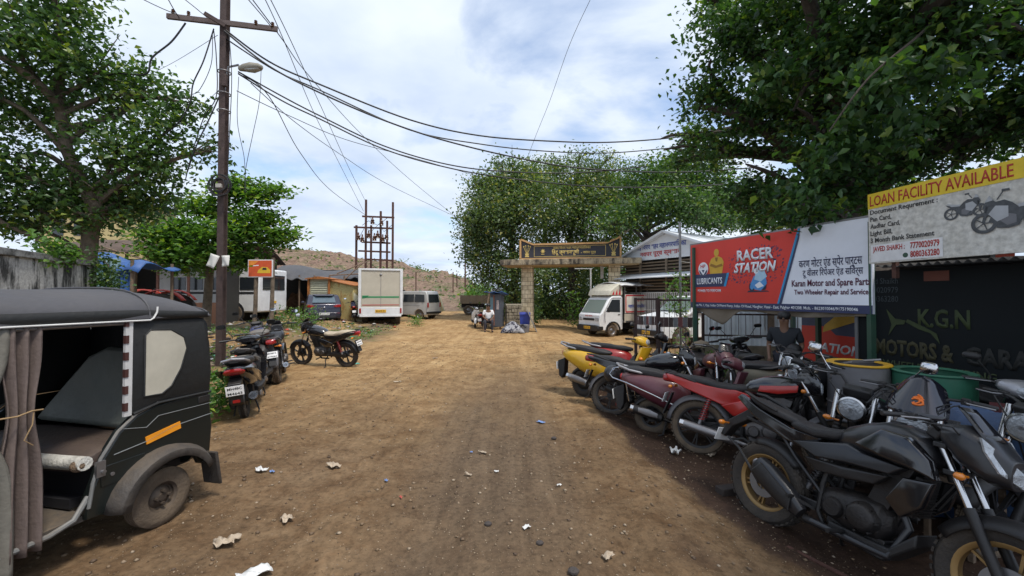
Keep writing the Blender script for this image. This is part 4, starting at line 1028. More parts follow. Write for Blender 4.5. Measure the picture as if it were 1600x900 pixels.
    for s in (-1, 1):
        g = MB(); g.cyl((.895, s * .25, 1.02), (.85, s * .37, 1.02), .018, n=10); g.build('grip', BPL, hb)
        l = MB(); l.tube([(.93, s * .20, 1.02), (.945, s * .27, 1.02), (.91, s * .36, 1.015)], .006, 6); l.build('brake_lever', STL, hb)
        if k.get('mirrors', True): mirror(o, (.91, s * .20, 1.04), s, m=BPL if not k.get('rmirror') else CHR, rnd_=k.get('rmirror', False), h=.17)
        if cl: 
            b = MB(); b.ell((1.02, s * .17, .72), (.03, .035, .03)); b.build('indicator', AML, o)
    # engine, muffler
    b = MB(); b.hull([(-.12, .11, .24, .04, .08, 3), (0, .12, .25, .055, .10, 3), (.25, .11, .27, .055, .085, 3), (.36, .08, .28, .05, .07, 3)], 16); b.box((.32, 0, .33), (.16, .18, .16)); b.build('engine', c.get('engine', DENG), o, bevel=.01)
    muffler(o, [(.34, -.06, .24), (.24, -.11, .20), (.16, -.13, .23), (.14, -.14, .24), (-.10, -.15, .30), (-.24, -.155, .33)], [.015, .015, .02, .055, .065, .05], c.get('exhaust', BPL), CHR)
    b = MB(); b.hull([(-.14, -.225, .325, .008, .03), (0, -.225, .30, .012, .045), (.10, -.215, .275, .008, .03)], 12); b.build('muffler_guard', STL, o)
    coil(o, (-.04, .14, .28), (-.02, .14, .50), .024, 7)
    b = MB()
    for s in (-1, 1): b.tube([(.20, s * .10, .24), (.16, s * .15, .04), (.10, s * .15, .015)], .011, 6)
    b.cyl((.19, -.13, .20), (.19, .13, .20), .014, n=8)
    b.build('centre_stand', BPL, o)
    if k.get('guard'):
        for s in (-1, 1):
            b = MB(); b.tube([(-.50, s * .16, .70), (-.30, s * .24, .66), (.05, s * .265, .54), (.30, s * .255, .44), (.34, s * .18, .33)], .009, 8)
            b.tube([(-.30, s * .24, .66), (-.26, s * .21, .42)], .009, 6); b.build('side_guard', CHR, o)
        b = MB(); b.tube([(-.50, .16, .70), (-.555, .10, .74), (-.56, 0, .745), (-.555, -.10, .74), (-.50, -.16, .70)], .009, 8)
        for s in (-1, 0, 1): b.tube([(-.42, s * .08, .84), (-.50, s * .085, .83), (-.555, s * .09, .745)], .007, 6)
        b.build('rear_guard', CHR, o)
    return o
# ---------------------------------------------------------------- cars, trucks, auto-rickshaw (local: +x forward, +y left)
def vwheel(parent, x, y, Rw, w, rimm, tyre=None, name='wheel', hubs=5, rr=None):
    o = empty(name, (x, y, Rw), parent=parent); rr = rr or Rw * .62; h = w / 2
    b = MB(); b.lathe([(rr, -h * .8), (rr + (Rw - rr) * .5, -h), (Rw - .02, -h * .92), (Rw, -h * .7), (Rw, -h * .30), (Rw - .012, -h * .27), (Rw - .012, -h * .2), (Rw, -h * .17), (Rw, h * .17), (Rw - .012, h * .2), (Rw - .012, h * .27), (Rw, h * .30), (Rw, h * .7), (Rw - .02, h * .92), (rr + (Rw - rr) * .5, h), (rr, h * .8)], n=36)
    b.build('tyre', tyre or RUBD, o)
    s = 1 if y > 0 else -1
    b = MB(); b.lathe([(rr + .003, -h * .75), (rr + .003, h * .75), (rr - .015, h * .5), (rr - .02, -h * .5)], closed=True, n=32)
    b.lathe([(rr - .01, s * h * .25), (rr * .75, s * h * .10), (rr * .5, s * h * .45), (rr * .28, s * h * .62), (rr * .26, s * h * .75), (0, s * h * .78)], n=28)
    for i in range(hubs):
        a = i * 2 * math.pi / hubs; q = (rr * .42 * math.cos(a), s * h * .45, rr * .42 * math.sin(a)); b.cyl(q, (q[0], q[1] + s * .03, q[2]), .012, n=6)
    b.build('rim', rimm, o); return o
def arch_profile(x0, x1, z0, ztop, wheels, clear=.05, n=10):
    """lower edge of a car side from x1 back to x0 with round wheel openings: [(x, R)]"""
    pts = []
    for (wx, Rw) in sorted(wheels, key=lambda q: -q[0]):
        r = Rw + clear; a0 = math.asin(max(-1, min(1, (z0 - Rw) / r)))
        for i in range(n + 1):
            a = a0 + (math.pi - 2 * a0) * i / n
            pts.append((wx + r * math.cos(a), Rw + r * math.sin(a)))
    return [(x1, z0)] + pts + [(x0, z0)]
def car(name, label, cat, loc, heading, L_, W, top, belt_w=None, paint=None, lower=.22, wheels=((.6, .3), (3.0, .3)), roofk=.82, rim=ALU, glass=GLS, windows=(), group=None, bumper=None, bevel=.03, nose=.9):
    """closed car body: side outline 'top' (x,z) from rear to front, arches cut below; greenhouse narrows towards the roof"""
    o = thing(name, label, cat, loc, math.atan2(heading[1], heading[0]), group)
    low = arch_profile(top[0][0], top[-1][0], lower, 0, wheels)
    side = list(top) + low
    zmax = max(p[1] for p in top); belt = belt_w
    def w_at(x, z):
        k = 1.0
        if z > belt: k = 1 - (1 - roofk) * (z - belt) / (zmax - belt)
        e = min(x - top[0][0], top[-1][0] - x)
        k *= 1 - (1 - nose) * max(0, 1 - e / .5) ** 2
        if z < lower + .15: k *= .97
        return W / 2 * k
    b = MB(); n = len(side)
    vs = [(x, w_at(x, z), z) for x, z in side] + [(x, -w_at(x, z), z) for x, z in side]
    fs = [tuple(range(n)), tuple(range(2 * n - 1, n - 1, -1))] + [(i, n + i, n + (i + 1) % n, (i + 1) % n) for i in range(n)]
    b.add(vs, fs); bd = b.build('body', paint, o, bevel=bevel)
    for wn_, pts in windows:                    # side windows, both sides, a few mm proud
        for s in (-1, 1):
            b = MB(); b.add([(x, s * (w_at(x, z) + .004), z) for x, z in pts], [tuple(range(len(pts)))]); b.build(wn_, glass, o, smooth=False, solid=.006)
    b = MB(); b.box(((top[0][0] + top[-1][0]) / 2, 0, lower + .10), (top[-1][0] - top[0][0] - .5, W * .66, .2)); b.build('underbody', INK, bd)
    for wx, Rw in wheels:
        for s in (-1, 1): vwheel(o, wx, s * (W / 2 - .12), Rw, .18, rim)
    o['w'] = W
    return o, w_at

def plate_v(parent, loc, s, m, w=.5, h=.12, back=True, lines=None):
    p = empty('number_plate', loc, parent=parent)
    sx = -1 if back else 1
    b = MB(); b.box((0, 0, 0), (.012, w, h)); b.build('plate_board', m, p)
    t = text(p, s, h * .55, 0, -h * .27, INK, y=0, width=w * .85, bold=.02, align='CENTER', ext=0)
    if t: t.rotation_euler = (0, 0, R(90 * sx)); t.location = (sx * .008, 0, 0)
    return p

# dark blue hatchback, seen from behind
NAVY = mat('navy_paint', (.022, .025, .050), .25, .35, dust=.10, coat=.6, scale=2)
p = G(511, 21.6)
hd = Vector((-.54, 1)).normalized()
top = [(0, .42), (.0, .72), (.05, .98), (.13, 1.02), (.42, 1.40), (.62, 1.475), (1.3, 1.50), (2.0, 1.47), (2.75, 1.02), (3.65, .86), (3.85, .62), (3.86, .35)]
o, wf = car('parked_car', 'dark blue hatchback parked with its tail to the road beside the box truck', 'car', (p.x, p.y - .3, p.z), hd, 3.86, 1.74, top, 1.0, NAVY, .24, ((.68, .31), (3.2, .31)), .80,
            windows=[('side_window', [(.62, 1.06), (.78, 1.34), (1.35, 1.38), (1.35, 1.04)]), ('side_window', [(1.42, 1.04), (1.42, 1.38), (1.98, 1.36), (2.62, 1.02)])])
b = MB(); b.add([(.135, -.56, 1.05), (.135, .56, 1.05), (.40, .50, 1.37), (.40, -.50, 1.37)], [(0, 1, 2, 3)]); b.v = [(x - .018, y, z + .012) for x, y, z in b.v]
rw = b.build('rear_window', glassmat('rear_glass', (.10, .14, .17), .05), o, smooth=False, solid=.006)
b = MB(); b.beam((.16, .05, 1.09), (.30, -.28, 1.22), .02, .015); b.build('wiper', INK, rw)
b = MB(); b.hull([(.26, 0, 1.43, .40, .008, 4), (.40, 0, 1.47, .50, .02, 4), (.6, 0, 1.495, .52, .02, 4)], 16); b.build('roof_spoiler', NAVY, o)
for s in (-1, 1):
    b = MB(); b.plate([(s * .42, .86), (s * .60, .96), (s * .80, .97), (s * .84, .88), (s * .80, .82), (s * .55, .80)], .10, -.022, .03, ax='x'); b.build('tail_light', RDL, o)
    b = MB(); b.hull([(1.95, s * .92, 1.05, .03, .04), (2.02, s * .95, 1.06, .09, .065), (2.10, s * .93, 1.05, .05, .04)], 12); b.build('wing_mirror', NAVY, o)
    b = MB(); b.box((-.012, s * .66, .50), (.02, .16, .05)); b.build('reflector', RDL, o)
b = MB(); b.hull([(-.03, 0, .42, .74, .10, 5), (.04, 0, .42, .83, .15, 5), (.25, 0, .42, .85, .15, 5)], 24); b.build('rear_bumper', NAVY, o)
b = MB(); b.box((-.02, 0, .30), (.03, 1.1, .12)); b.build('bumper_insert', BPL, o, bevel=.01)
plate_v(o, (-.045, 0, .48), 'MH 48 AC 1205', PLW)
b = MB(); b.box((-.03, 0, .82), (.02, .10, .05)); b.build('badge', CHR, o, bevel=.01)

# white box truck, tail to the road
CREAM = mat('cream_panel', (.50, .46, .37), .6, dust=.25, scale=1.6, var=.08)
TW = mat('truck_white', (.72, .73, .73), .45, dust=.12, scale=2)
p = G(595, 21.6); T = thing('box_truck', 'white box truck with cream rear door, green and red stripes, tail to the road', 'truck', (p.x, p.y, p.z), R(105.5))
b = MB(); b.bx(.10, 4.6, -1.10, 1.10, .62, 3.02); b.build('cargo_box', TW, T, bevel=.03)
b = MB()
for s in (-1, 1): b.bx(.0, .10, s * 1.12, s * .98, .60, 3.04)
b.bx(.0, .10, -.98, .98, 2.94, 3.04); b.bx(.0, .10, -.98, .98, .60, 1.0); b.build('door_frame', TW, T, bevel=.012)
b = MB(); b.bx(.045, .10, -.97, .97, 1.0, 2.93); dr = b.build('rear_door', CREAM, T)
b = MB(); b.bx(.03, .045, -.008, .008, 1.02, 2.9); b.build('door_seam', STL, dr)
GR_ = mat('green_stripe', (.02, .26, .10), .5, dust=.1); RD_ = mat('red_stripe', (.42, .02, .02), .5, dust=.1)
b = MB(); b.bx(.036, .0445, -.93, .93, 1.50, 1.58); b.add([(.036, .93, 1.62), (.036, .60, 1.62), (.036, .72, 1.50), (.036, .93, 1.46)], [(0, 1, 2, 3)]); b.build('green_stripe', GR_, dr, smooth=False)
b = MB(); b.bx(.036, .0445, -.93, .93, 1.10, 1.14); b.build('red_stripe', RD_, dr, smooth=False)
b = MB(); b.ell((.03, 0, 2.72), (.03, .07, .06)); b.build('door_lamp', STL, T)
for s in (-1, 1):
    b = MB(); b.box((-.012, s * 1.02, .82), (.03, .09, .26)); b.build('tail_light', RDL, T, bevel=.008)
b = MB(); b.bx(-.03, .05, -1.05, 1.05, .50, .60); b.build('rear_bumper', TW, T, bevel=.01)
plate_v(T, (-.012, 0, .80), 'MH 04 FD 2711', PLY, .55, .16)
for y_ in (-.86, .86):
    vwheel(T, 1.3, y_, .38, .30, STL); vwheel(T, 4.9, y_, .38, .24, STL)
b = MB()
for s in (-1, 1): b.bx(.15, 5.6, s * .42, s * .34, .50, .62)
b.cyl((1.3, -.8, .38), (1.3, .8, .38), .07); b.ell((1.3, 0, .38), (.18, .16, .16)); b.build('chassis', INK, T)
b = MB(); b.prism([(4.75, .55), (4.75, 2.35), (5.7, 2.35), (6.2, 1.45), (6.3, .9), (6.3, .55)], -1.0, 1.0); b.build('cab', TW, T, bevel=.06)
b = MB(); b.add([(5.76, -.86, 2.28), (5.76, .86, 2.28), (6.20, .9, 1.5), (6.20, -.9, 1.5)], [(0, 1, 2, 3)]); b.build('windscreen', GLS, T, solid=.03, smooth=False)
for s in (-1, 1):
    b = MB(); b.add([(4.95, s * 1.004, 2.2), (5.6, s * 1.004, 2.2), (5.95, s * 1.004, 1.5), (4.95, s * 1.004, 1.5)], [(0, 1, 2, 3)]); b.build('side_window', GLS, T, solid=.006, smooth=False)
    b = MB(); b.tube([(5.6, s * 1.0, 2.2), (5.8, s * 1.25, 2.2), (5.8, s * 1.25, 1.95)], .015, 6); b.box((5.8, s * 1.25, 1.85), (.05, .16, .3)); b.build('wing_mirror', BPL, T, bevel=.01)

# silver van, tail pointing right
SILV = mat('silver_paint', (.55, .55, .53), .38, .30, dust=.18, coat=.3, scale=2)
p = G(678, 26.5); hd = Vector((-.93, .42)).normalized()
top = [(0, .40), (-.02, .95), (.06, 1.55), (.16, 1.78), (.5, 1.82), (2.3, 1.80), (2.75, 1.68), (3.25, 1.12), (3.5, 1.0), (3.56, .45)]
o, wf = car('parked_van', 'silver minivan parked side-on to the right of the box truck', 'van', p, hd, 3.56, 1.5, top, 1.05, SILV, .28, ((.62, .30), (2.7, .30)), .90, rim=STL,
            windows=[('side_window', [(.22, 1.10), (.26, 1.58), (.95, 1.60), (.95, 1.10)]), ('side_window', [(1.03, 1.10), (1.03, 1.60), (1.85, 1.60), (1.85, 1.10)]), ('side_window', [(1.95, 1.10), (1.95, 1.60), (2.55, 1.60), (2.98, 1.12)])])
b = MB(); b.add([(-.012, -.56, 1.08), (-.012, .56, 1.08), (.055, .52, 1.60), (.055, -.52, 1.60)], [(0, 1, 2, 3)]); b.v = [(x - .012, y, z) for x, y, z in b.v]; b.build('rear_window', GLS, o, smooth=False, solid=.006)
for s in (-1, 1):
    b = MB(); b.box((-.02, s * .66, .92), (.05, .11, .30)); b.build('tail_light', RDL, o, bevel=.01)
    b = MB(); b.tube([(2.95, s * .74, 1.15), (3.0, s * .9, 1.18)], .012, 6); b.box((3.0, s * .93, 1.2), (.05, .13, .16)); b.build('wing_mirror', BPL, o, bevel=.015)
b = MB(); b.bx(-.07, .06, -.74, .74, .36, .50); b.build('rear_bumper', BPL, o, bevel=.02)
for s in (-1, 1):
    b = MB(); b.bx(.55, 3.2, s * .757, s * .762, .88, .90); b.build('door_rail', STL, o)

# white mini truck with lettered cargo side, nose to the left
p = G(940, 19.2)
MT = thing('mini_truck', 'white mini truck with red-framed lettered cargo side at the gate', 'truck', (p.x, p.y, p.z), 0)
ahead = Vector((-.86, -.51)).normalized(); MT.rotation_euler = (0, 0, math.atan2(ahead[1], ahead[0]))
# origin under the front axle; body runs to -x
side = [(-.62, .30), (-.62, 1.80), (-.50, 1.86), (.0, 1.84), (.18, 1.72), (.66, 1.08), (.78, 1.0), (.80, .62), (.80, .30)]
low = []
for i in range(11):
    a = -.05 + (math.pi + .1) * i / 10; low.append((.0 + .36 * math.cos(a), .26 + .36 * math.sin(a)))
b = MB(); b.prism(side + [(q[0], max(q[1], .28)) for q in low], -.72, .72); cab = b.build('cab', TW, MT, bevel=.04)
b = MB(); b.add([(.215, -.60, 1.66), (.215, .60, 1.66), (.655, .64, 1.08), (.655, -.64, 1.08)], [(0, 1, 2, 3)]); b.v = [(x + .02, y, z + .015) for x, y, z in b.v]; b.build('windscreen', glassmat('screen_glass', (.16, .20, .18), .05), MT, solid=.006, smooth=False)
for s in (-1, 1):
    b = MB(); b.add([(-.45, s * .724, 1.68), (.05, s * .724, 1.68), (.42, s * .724, 1.14), (-.45, s * .724, 1.10)], [(0, 1, 2, 3)]); b.build('side_window', GLS, MT, solid=.006, smooth=False)
    b = MB(); b.tube([(-.50, s * .728, 1.74), (.10, s * .728, 1.74), (.50, s * .728, 1.12), (.46, s * .728, .62)], .006, 4); b.tube([(-.52, s * .728, 1.74), (-.52, s * .728, .40)], .006, 4); b.build('door_seam', INK, cab)
    b = MB(); b.box((-.38, s * .735, 1.0), (.12, .02, .03)); b.build('door_handle', BPL, MT)
    b = MB(); b.tube([(.40, s * .72, 1.15), (.46, s * .88, 1.2)], .012, 6); b.box((.46, s * .92, 1.22), (.05, .12, .2)); b.build('wing_mirror', BPL, MT, bevel=.015)
    b = MB(); b.box((.785, s * .55, .80), (.06, .22, .17)); b.build('headlight', LENS, MT, bevel=.02)
    b = MB()
    for i in range(9):
        a = R(10 + 160 * i / 8); b.box((.42 * math.cos(a), s * .735, .26 + .40 * math.sin(a)), (.17, .05, .06), rot=(0, -(a + math.pi / 2), 0))
    b.build('wheel_arch_trim', BPL, MT)
b = MB(); b.hull([(.60, 0, .40, .74, .12, 6), (.86, 0, .40, .74, .14, 6), (.90, 0, .40, .70, .11, 6)], 20); b.build('front_bumper', BPL, MT)
b = MB(); b.bx(.79, .81, -.38, .38, .74, .84)
b.build('grille', BPL, MT)
pl = plate_v(MT, (.905, 0, .42), 'MH 48 T 3390', PLY, .42, .12, back=False)
REDI = mat('red_lettering', (.50, .02, .03), .5); BLUI = mat('blue_lettering', (.03, .06, .32), .5)
t = text(MT, '\u0938\u0926\u093e \u0938\u0930\u0923', .06, 0, .92, REDI, y=0, width=.5, bold=.02, align='CENTER', ext=0)
if t: t.rotation_euler = (0, 0, R(90)); t.location = (.800, 0, 0)
# cab-top fairing with painted red rays
b = MB(); b.prism([(-.62, 1.87), (-.62, 2.42), (-.42, 2.42), (.12, 2.10), (.22, 1.87)], -.72, .72); fr = b.build('roof_fairing', mat('fairing_cream', (.60, .57, .46), .5, dust=.15), MT, bevel=.03)
for i in range(5):
    u0 = -.62 + i * .28; b = MB(); b.add([(.19 + .012, u0, 1.90), (.19 + .012, u0 + .16, 1.90), (.105 + .02, u0 + .10 - (u0 * .12), 2.06)], [(0, 1, 2)]); b.build('painted_ray', REDI, fr, solid=.008, smooth=False)
for s in (-1, 1):
    for i in range(3):
        b = MB(); x0 = -.5 + i * .2; b.add([(x0, s * .724, 1.90), (x0 + .14, s * .724, 1.90), (x0 + .02, s * .724, 2.25 - .08 * i)], [(0, 1, 2)]); b.build('painted_ray', REDI, fr, solid=.006, smooth=False)
t = text(fr, 'RAKSHA', .09, 0, 2.16, INK, y=0, width=.5, bold=.02, align='CENTER', ext=0)
if t: t.rotation_euler = (R(-58), 0, R(90)); t.location = (.17, 0, 0) ; t.rotation_euler = Euler((0, 0, R(90))); bpy.data.objects.remove(t)
# cargo body
b = MB(); b.bx(-3.0, -.66, -.78, .78, .62, .70); b.build('load_bed', STL, MT, bevel=.01)
for s in (-1, 1):
    b = MB(); b.bx(-3.0, -.66, s * .80, s * .77, .70, 1.02)
    for i in range(4): b.bx(-2.98 + i * .76, -2.93 + i * .76, s * .82, s * .80, .62, 1.02)
    b.build('drop_side', CREAM, MT)
    b = MB(); b.bx(-2.98, -.70, s * .80, s * .785, 1.06, 1.92); sp = b.build('side_banner', mat('banner_cream', (.66, .63, .55), .6, dust=.1), MT)
    b = MB()
    for z0, z1 in ((1.08, 1.14), (1.84, 1.90)): b.bx(-2.94, -.74, s * .805, s * .80, z0, z1)
    for x0 in (-2.94, -.78): b.bx(x0, x0 + .06, s * .805, s * .80, 1.13, 1.85)
    b.build('red_frame', REDI, sp)
    for ln, zz, mm_, w_ in (('\u0935\u0938\u0908 \u0935\u093f\u0930\u093e\u0930 \u0936\u0939\u0930', 1.60, REDI, 1.1), ('\u092e\u0939\u093e\u0928\u0917\u0930\u092a\u093e\u0932\u093f\u0915\u093e \u0928\u0935\u0918\u0930 \u092a\u0942\u0930\u094d\u0935', 1.30, BLUI, 1.9)):
        t = text(sp, ln, .15, 0, zz, mm_, y=0, width=w_, bold=.02, align='CENTER', ext=0)
        if t: t.rotation_euler = (0, 0, R(180 if s > 0 else 0)); t.location = (-1.84, s * .81, 0)
    b = MB()
    for i in range(4): b.bx(-2.98 + i * .75, -2.94 + i * .75, s * .785, s * .745, .70, 2.30)
    b.bx(-2.98, -.70, s * .785, s * .745, 2.28, 2.32); b.build('side_frame', STL, MT)
    vwheel(MT, 0, s * .62, .27, .16, STL, hubs=4); vwheel(MT, -2.15, s * .62, .27, .16, STL, hubs=4)
b = MB(); b.grid(lambda u, v: (-3.15 + 2.75 * u, -.86 + 1.72 * v, 2.34 + .16 * math.sin(math.pi * v) + .015 * math.sin(u * 30)), 12, 10); b.build('canopy_sheet', TW, MT, solid=.02)
b = MB(); b.bx(-2.9, -.66, -.35, .35, .34, .6); b.cyl((-2.15, -.6, .27), (-2.15, .6, .27), .05); b.build('chassis', INK, MT)

# white utility vehicle behind the iron fence, nose to the left
p = G(1045, 15.5)
top = [(0, .45), (.0, 1.1), (.12, 1.75), (.5, 1.86), (1.9, 1.84), (2.55, 1.25), (3.5, 1.08), (3.72, .9), (3.75, .45)]
o, wf = car('parked_jeep', 'white utility vehicle standing behind the rusty iron fence', 'car', (p.x + 2.5, p.y + .8, gzn(p.x, 16)), Vector((-.93, -.36)), 3.75, 1.7, top, 1.15, TW, .35, ((.75, .36), (2.95, .36)), .84, rim=STL,
            windows=[('side_window', [(.2, 1.2), (.3, 1.65), (1.1, 1.68), (1.1, 1.2)]), ('side_window', [(1.2, 1.2), (1.2, 1.68), (1.85, 1.68), (2.38, 1.24)])])
b = MB(); b.add([(2.0, -.66, 1.78), (2.0, .66, 1.78), (2.56, .74, 1.28), (2.56, -.74, 1.28)], [(0, 1, 2, 3)]); b.v = [(x + .02, y, z + .02) for x, y, z in b.v]; b.build('windscreen', glassmat('screen_glass'), o, smooth=False, solid=.006)
b = MB(); b.bx(3.70, 3.82, -.8, .8, .42, .62); b.build('front_bumper', BPL, o, bevel=.03)
for s in (-1, 1):
    b = MB(); b.box((3.72, s * .62, .86), (.06, .26, .16)); b.build('headlight', LENS, o, bevel=.02)
plate_v(o, (3.83, 0, .52), 'MH 04 G 812', PLY, .42, .12, back=False)
b = MB(); b.ell((1.3, .2, 1.92), (.35, .3, .10)); b.build('roof_cloth', mat('magenta_cloth', (.30, .02, .20), .9), o)

# old white bus far left
p = G(428, 21.5)
BU = thing('old_bus', 'old white bus with black window band behind the trees', 'bus', (p.x, p.y, p.z), R(180 - 3))
b = MB(); b.bx(0, 5.4, -1.15, 1.15, .5, 2.7); bd = b.build('body', TW, BU, bevel=.08)
b = MB(); b.bx(.1, 5.3, 1.16, 1.165, 1.42, 1.52); b.bx(.02, 5.35, -1.165, -1.16, 1.42, 1.52); b.build('black_stripe', INK, bd)
for i in range(5):
    for s in (-1, 1):
        b = MB(); b.bx(.22 + i * .9, 1.0 + i * .9, s * 1.158, s * 1.17, 1.62, 2.25); b.build('window', GLS, BU)
for x_ in (1.3, 4.3):
    for s in (-1, 1): 
        vwheel(BU, x_, s * 1.06, .45, .26, STL)
        b = MB(); b.lathe([(.0, s * 1.162), (.55, s * 1.162)], (x_, 0, .5), n=24); b.build('wheel_well', INK, bd)
b = MB(); b.bx(-.02, .0, -.9, .9, 1.62, 2.4); b.build('rear_window', GLS, BU)
b = MB(); b.box((-.02, 0, 1.0), (.03, .35, .12)); b.build('plate', PLY, BU)

# red tractor parked in the shed
def tractor(loc, rz, lab, nm='tractor'):
    o = thing(nm, lab, 'tractor', loc, rz, 'tractors in the dark shed'); rd = mat('tractor_red', (.50, .035, .02), .4, dust=.15)
    b = MB(); b.hull([(.9, 0, 1.05, .22, .22, 5), (1.0, 0, 1.05, .27, .26, 5), (2.2, 0, 1.0, .24, .24, 5), (2.35, 0, .98, .20, .20, 5)], 18); b.build('bonnet', rd, o)
    for s in (-1, 1):
        b = MB()
        rings = [[(.0 + r_ * math.cos(R(a)), s * y_, .72 + r_ * math.sin(R(a))) for r_, y_ in ((.82, .42), (.84, .62), (.80, .80))] for a in range(10, 151, 14)]
        b.loft(rings, False, ring_closed=False); b.build('mudguard', rd, o, solid=.02)
        vwheel(o, 0, s * .66, .70, .34, mat('tractor_rim', (.5, .12, .02), .5), RUB, 'rear_wheel', rr=.38); vwheel(o, 2.0, s * .55, .36, .18, mat('tractor_rim', (.5, .12, .02)), RUB, 'front_wheel')
    b = MB(); b.hull([(-.3, 0, .75, .2, .25, 4), (.9, 0, .8, .2, .2, 4), (2.2, 0, .68, .16, .16, 4)], 14); b.build('chassis', DENG, o)
    b = MB(); b.box((-.1, 0, 1.12), (.4, .42, .08)); b.box((-.3, 0, 1.3), (.07, .42, .36)); b.build('seat', BPL, o, bevel=.02)
    b = MB(); b.torus((0, 0, 0), .2, .015, 'x'); q = b.build('steering_wheel', BPL, o); q.location = (.55, 0, 1.42); q.rotation_euler = (0, R(-35), 0)
    b = MB(); b.cyl((.62, 0, 1.38), (.9, 0, 1.15), .02); b.cyl((1.5, -.1, 1.2), (1.5, -.1, 1.9), .03); b.build('exhaust_stack', BPL, o)
    return o
p = G(264, 16.3); tractor((p.x, p.y, gzn(p.x, p.y)), R(200), 'red tractor under the dark shed, nearer the tree trunks')
p = G(226, 16.8); tractor((p.x, p.y, gzn(p.x, p.y)), R(215), 'red tractor under the dark shed, next to the blue tarpaulin hut')

# small tipper far down the lane
p = G(746, 31); o = thing('tipper_truck', 'small rusty-brown open tipper with white cab at the end of the lane', 'truck', (p.x, p.y, gzn(p.x, p.y)), R(8))
TB_ = mat('tipper_body', (.26, .20, .14), .8, dust=.4)
b = MB(); b.bx(-1.3, 1.0, -.9, -.86, .9, 1.45); b.bx(-1.3, 1.0, .86, .9, .9, 1.45); b.bx(-1.3, -1.26, -.86, .86, .9, 1.45); b.bx(.96, 1.0, -.86, .86, .9, 1.45); b.bx(-1.3, 1.0, -.9, .9, .84, .9)
for i in range(5): b.bx(-1.28 + i * .55, -1.2 + i * .55, -.93, -.9, .85, 1.46)
b.build('tipper_body', TB_, o)
b = MB(); b.prism([(1.1, .6), (1.1, 1.95), (1.7, 1.95), (2.1, 1.3), (2.15, .6)], -.85, .85); b.build('cab', TW, o, bevel=.05)
b = MB(); b.bx(1.25, 1.75, -.86, -.852, 1.3, 1.8); b.build('side_window', GLS, o)
for x_ in (-.7, 1.6):
    for s in (-1, 1): vwheel(o, x_, s * .78, .36, .22, STL)
b = MB(); b.bx(-1.2, 2.0, -.4, .4, .55, .84); b.build('chassis', INK, o)

# ---------------------------------------------------------------- the auto-rickshaw
RK = thing('auto_rickshaw', 'black auto-rickshaw with open side, tied curtain and torn seat, cut by the left edge', 'auto rickshaw', (-3.22, 3.17, 0), 0)
hdg = Vector((-.20, -.98)); RK.rotation_euler = (0, 0, math.atan2(hdg[1], hdg[0]))
mat('worn_edge', (.16, .17, .17), .5); mat('worn_sill', (.20, .21, .21), .5, .4, dust=.3)
GB = mat('rickshaw_black', (.005, .009, .009), .34, dust=.022, coat=.35, scale=3)
CAN = mat('canvas_black', (.009, .011, .012), .6, dust=.035, bump=.25, scale=5)
CANT = mat('canvas_top', (.060, .060, .068), .6, dust=.25, bump=.3, scale=4, dcol=(.10, .09, .08))
WIN = mat('fogged_plastic', (.52, .49, .40), .45, dust=.10, scale=4, var=.15)
PIPE = mat('white_piping', (.62, .62, .60), .5, dust=.1)
Wd = .64
# lower tub with wheel arch: outline in side view, x forward from rear axle
arch = [(.34 * math.cos(R(a)), .21 + .34 * math.sin(R(a))) for a in range(2, 180, 16)]
tub = [(-.40, .34), (-.42, .60), (-.385, .885), (.0, .885), (.16, .845), (.27, .76), (.36, .62), (.40, .48), (.44, .36), (.40, .30)]
b = MB(); pts = [(-.40, .34), (-.42, .60), (-.385, .885), (.02, .885), (.16, .845), (.27, .76), (.36, .62), (.40, .48), (.44, .38), (.44, .26), (.345, .25)] + [(x, z) for x, z in arch if z > .24]
for s in (-1, 1):
    b = MB(); b.plate(pts, s * (Wd - .06), s * Wd, .012); q = b.build('side_panel', GB, RK, bevel=.006)
    if s > 0:
        c_ = MB(); c_.tube([(.30, s * (Wd + .002), .62), (.10, s * (Wd + .004), .64), (-.10, s * (Wd + .004), .69), (-.41, s * (Wd + .0), .70)], .004, 5)
        c_.build('pressed_line', mat('worn_edge', (.16, .17, .17), .5), q)
        c_ = MB(); c_.tube([(.27, s * (Wd + .002), .78), (.10, s * (Wd + .003), .74), (.02, s * (Wd + .003), .80), (-.41, s * (Wd), .79)], .003, 5); c_.build('pressed_line', mat('worn_edge'), q)
b = MB(); b.hull([(-.43, 0, .60, .52, .20, 6), (-.40, 0, .60, Wd - .055, .285, 8), (-.30, 0, .60, Wd - .06, .285, 8)], 30); b.build('rear_panel', GB, RK)
b = MB(); b.bx(-.36, .44, -Wd + .06, -Wd + .16, .56, .62) ; b.bx(-.36, .44, Wd - .16, Wd - .06, .56, .62); b.bx(-.38, .42, -.46, .46, .30, .36); b.build('inner_floor', INK, RK)
b = MB(); b.bx(.40, 1.30, -.60, .60, .25, .285); b.build('foot_floor', mat('floor_mat', (.05, .05, .05), .8, dust=.5, bump=.3), RK)
for s in (-1, 1):
    b = MB(); b.tube([(.42, s * .615, .40), (.50, s * .625, .29), (.62, s * .63, .262), (1.25, s * .63, .262)], .017, 8); b.build('door_sill', mat('worn_sill', (.20, .21, .21), .5, .4, dust=.3), RK)
    b = MB(); b.tube([(.02, s * (Wd - .004), .895), (.16, s * (Wd - .004), .855), (.275, s * (Wd - .004), .765), (.37, s * (Wd - .004), .62), (.41, s * (Wd - .004), .48), (.43, s * (Wd - .004), .33)], .011, 8); b.build('opening_rim', mat('worn_sill'), RK)
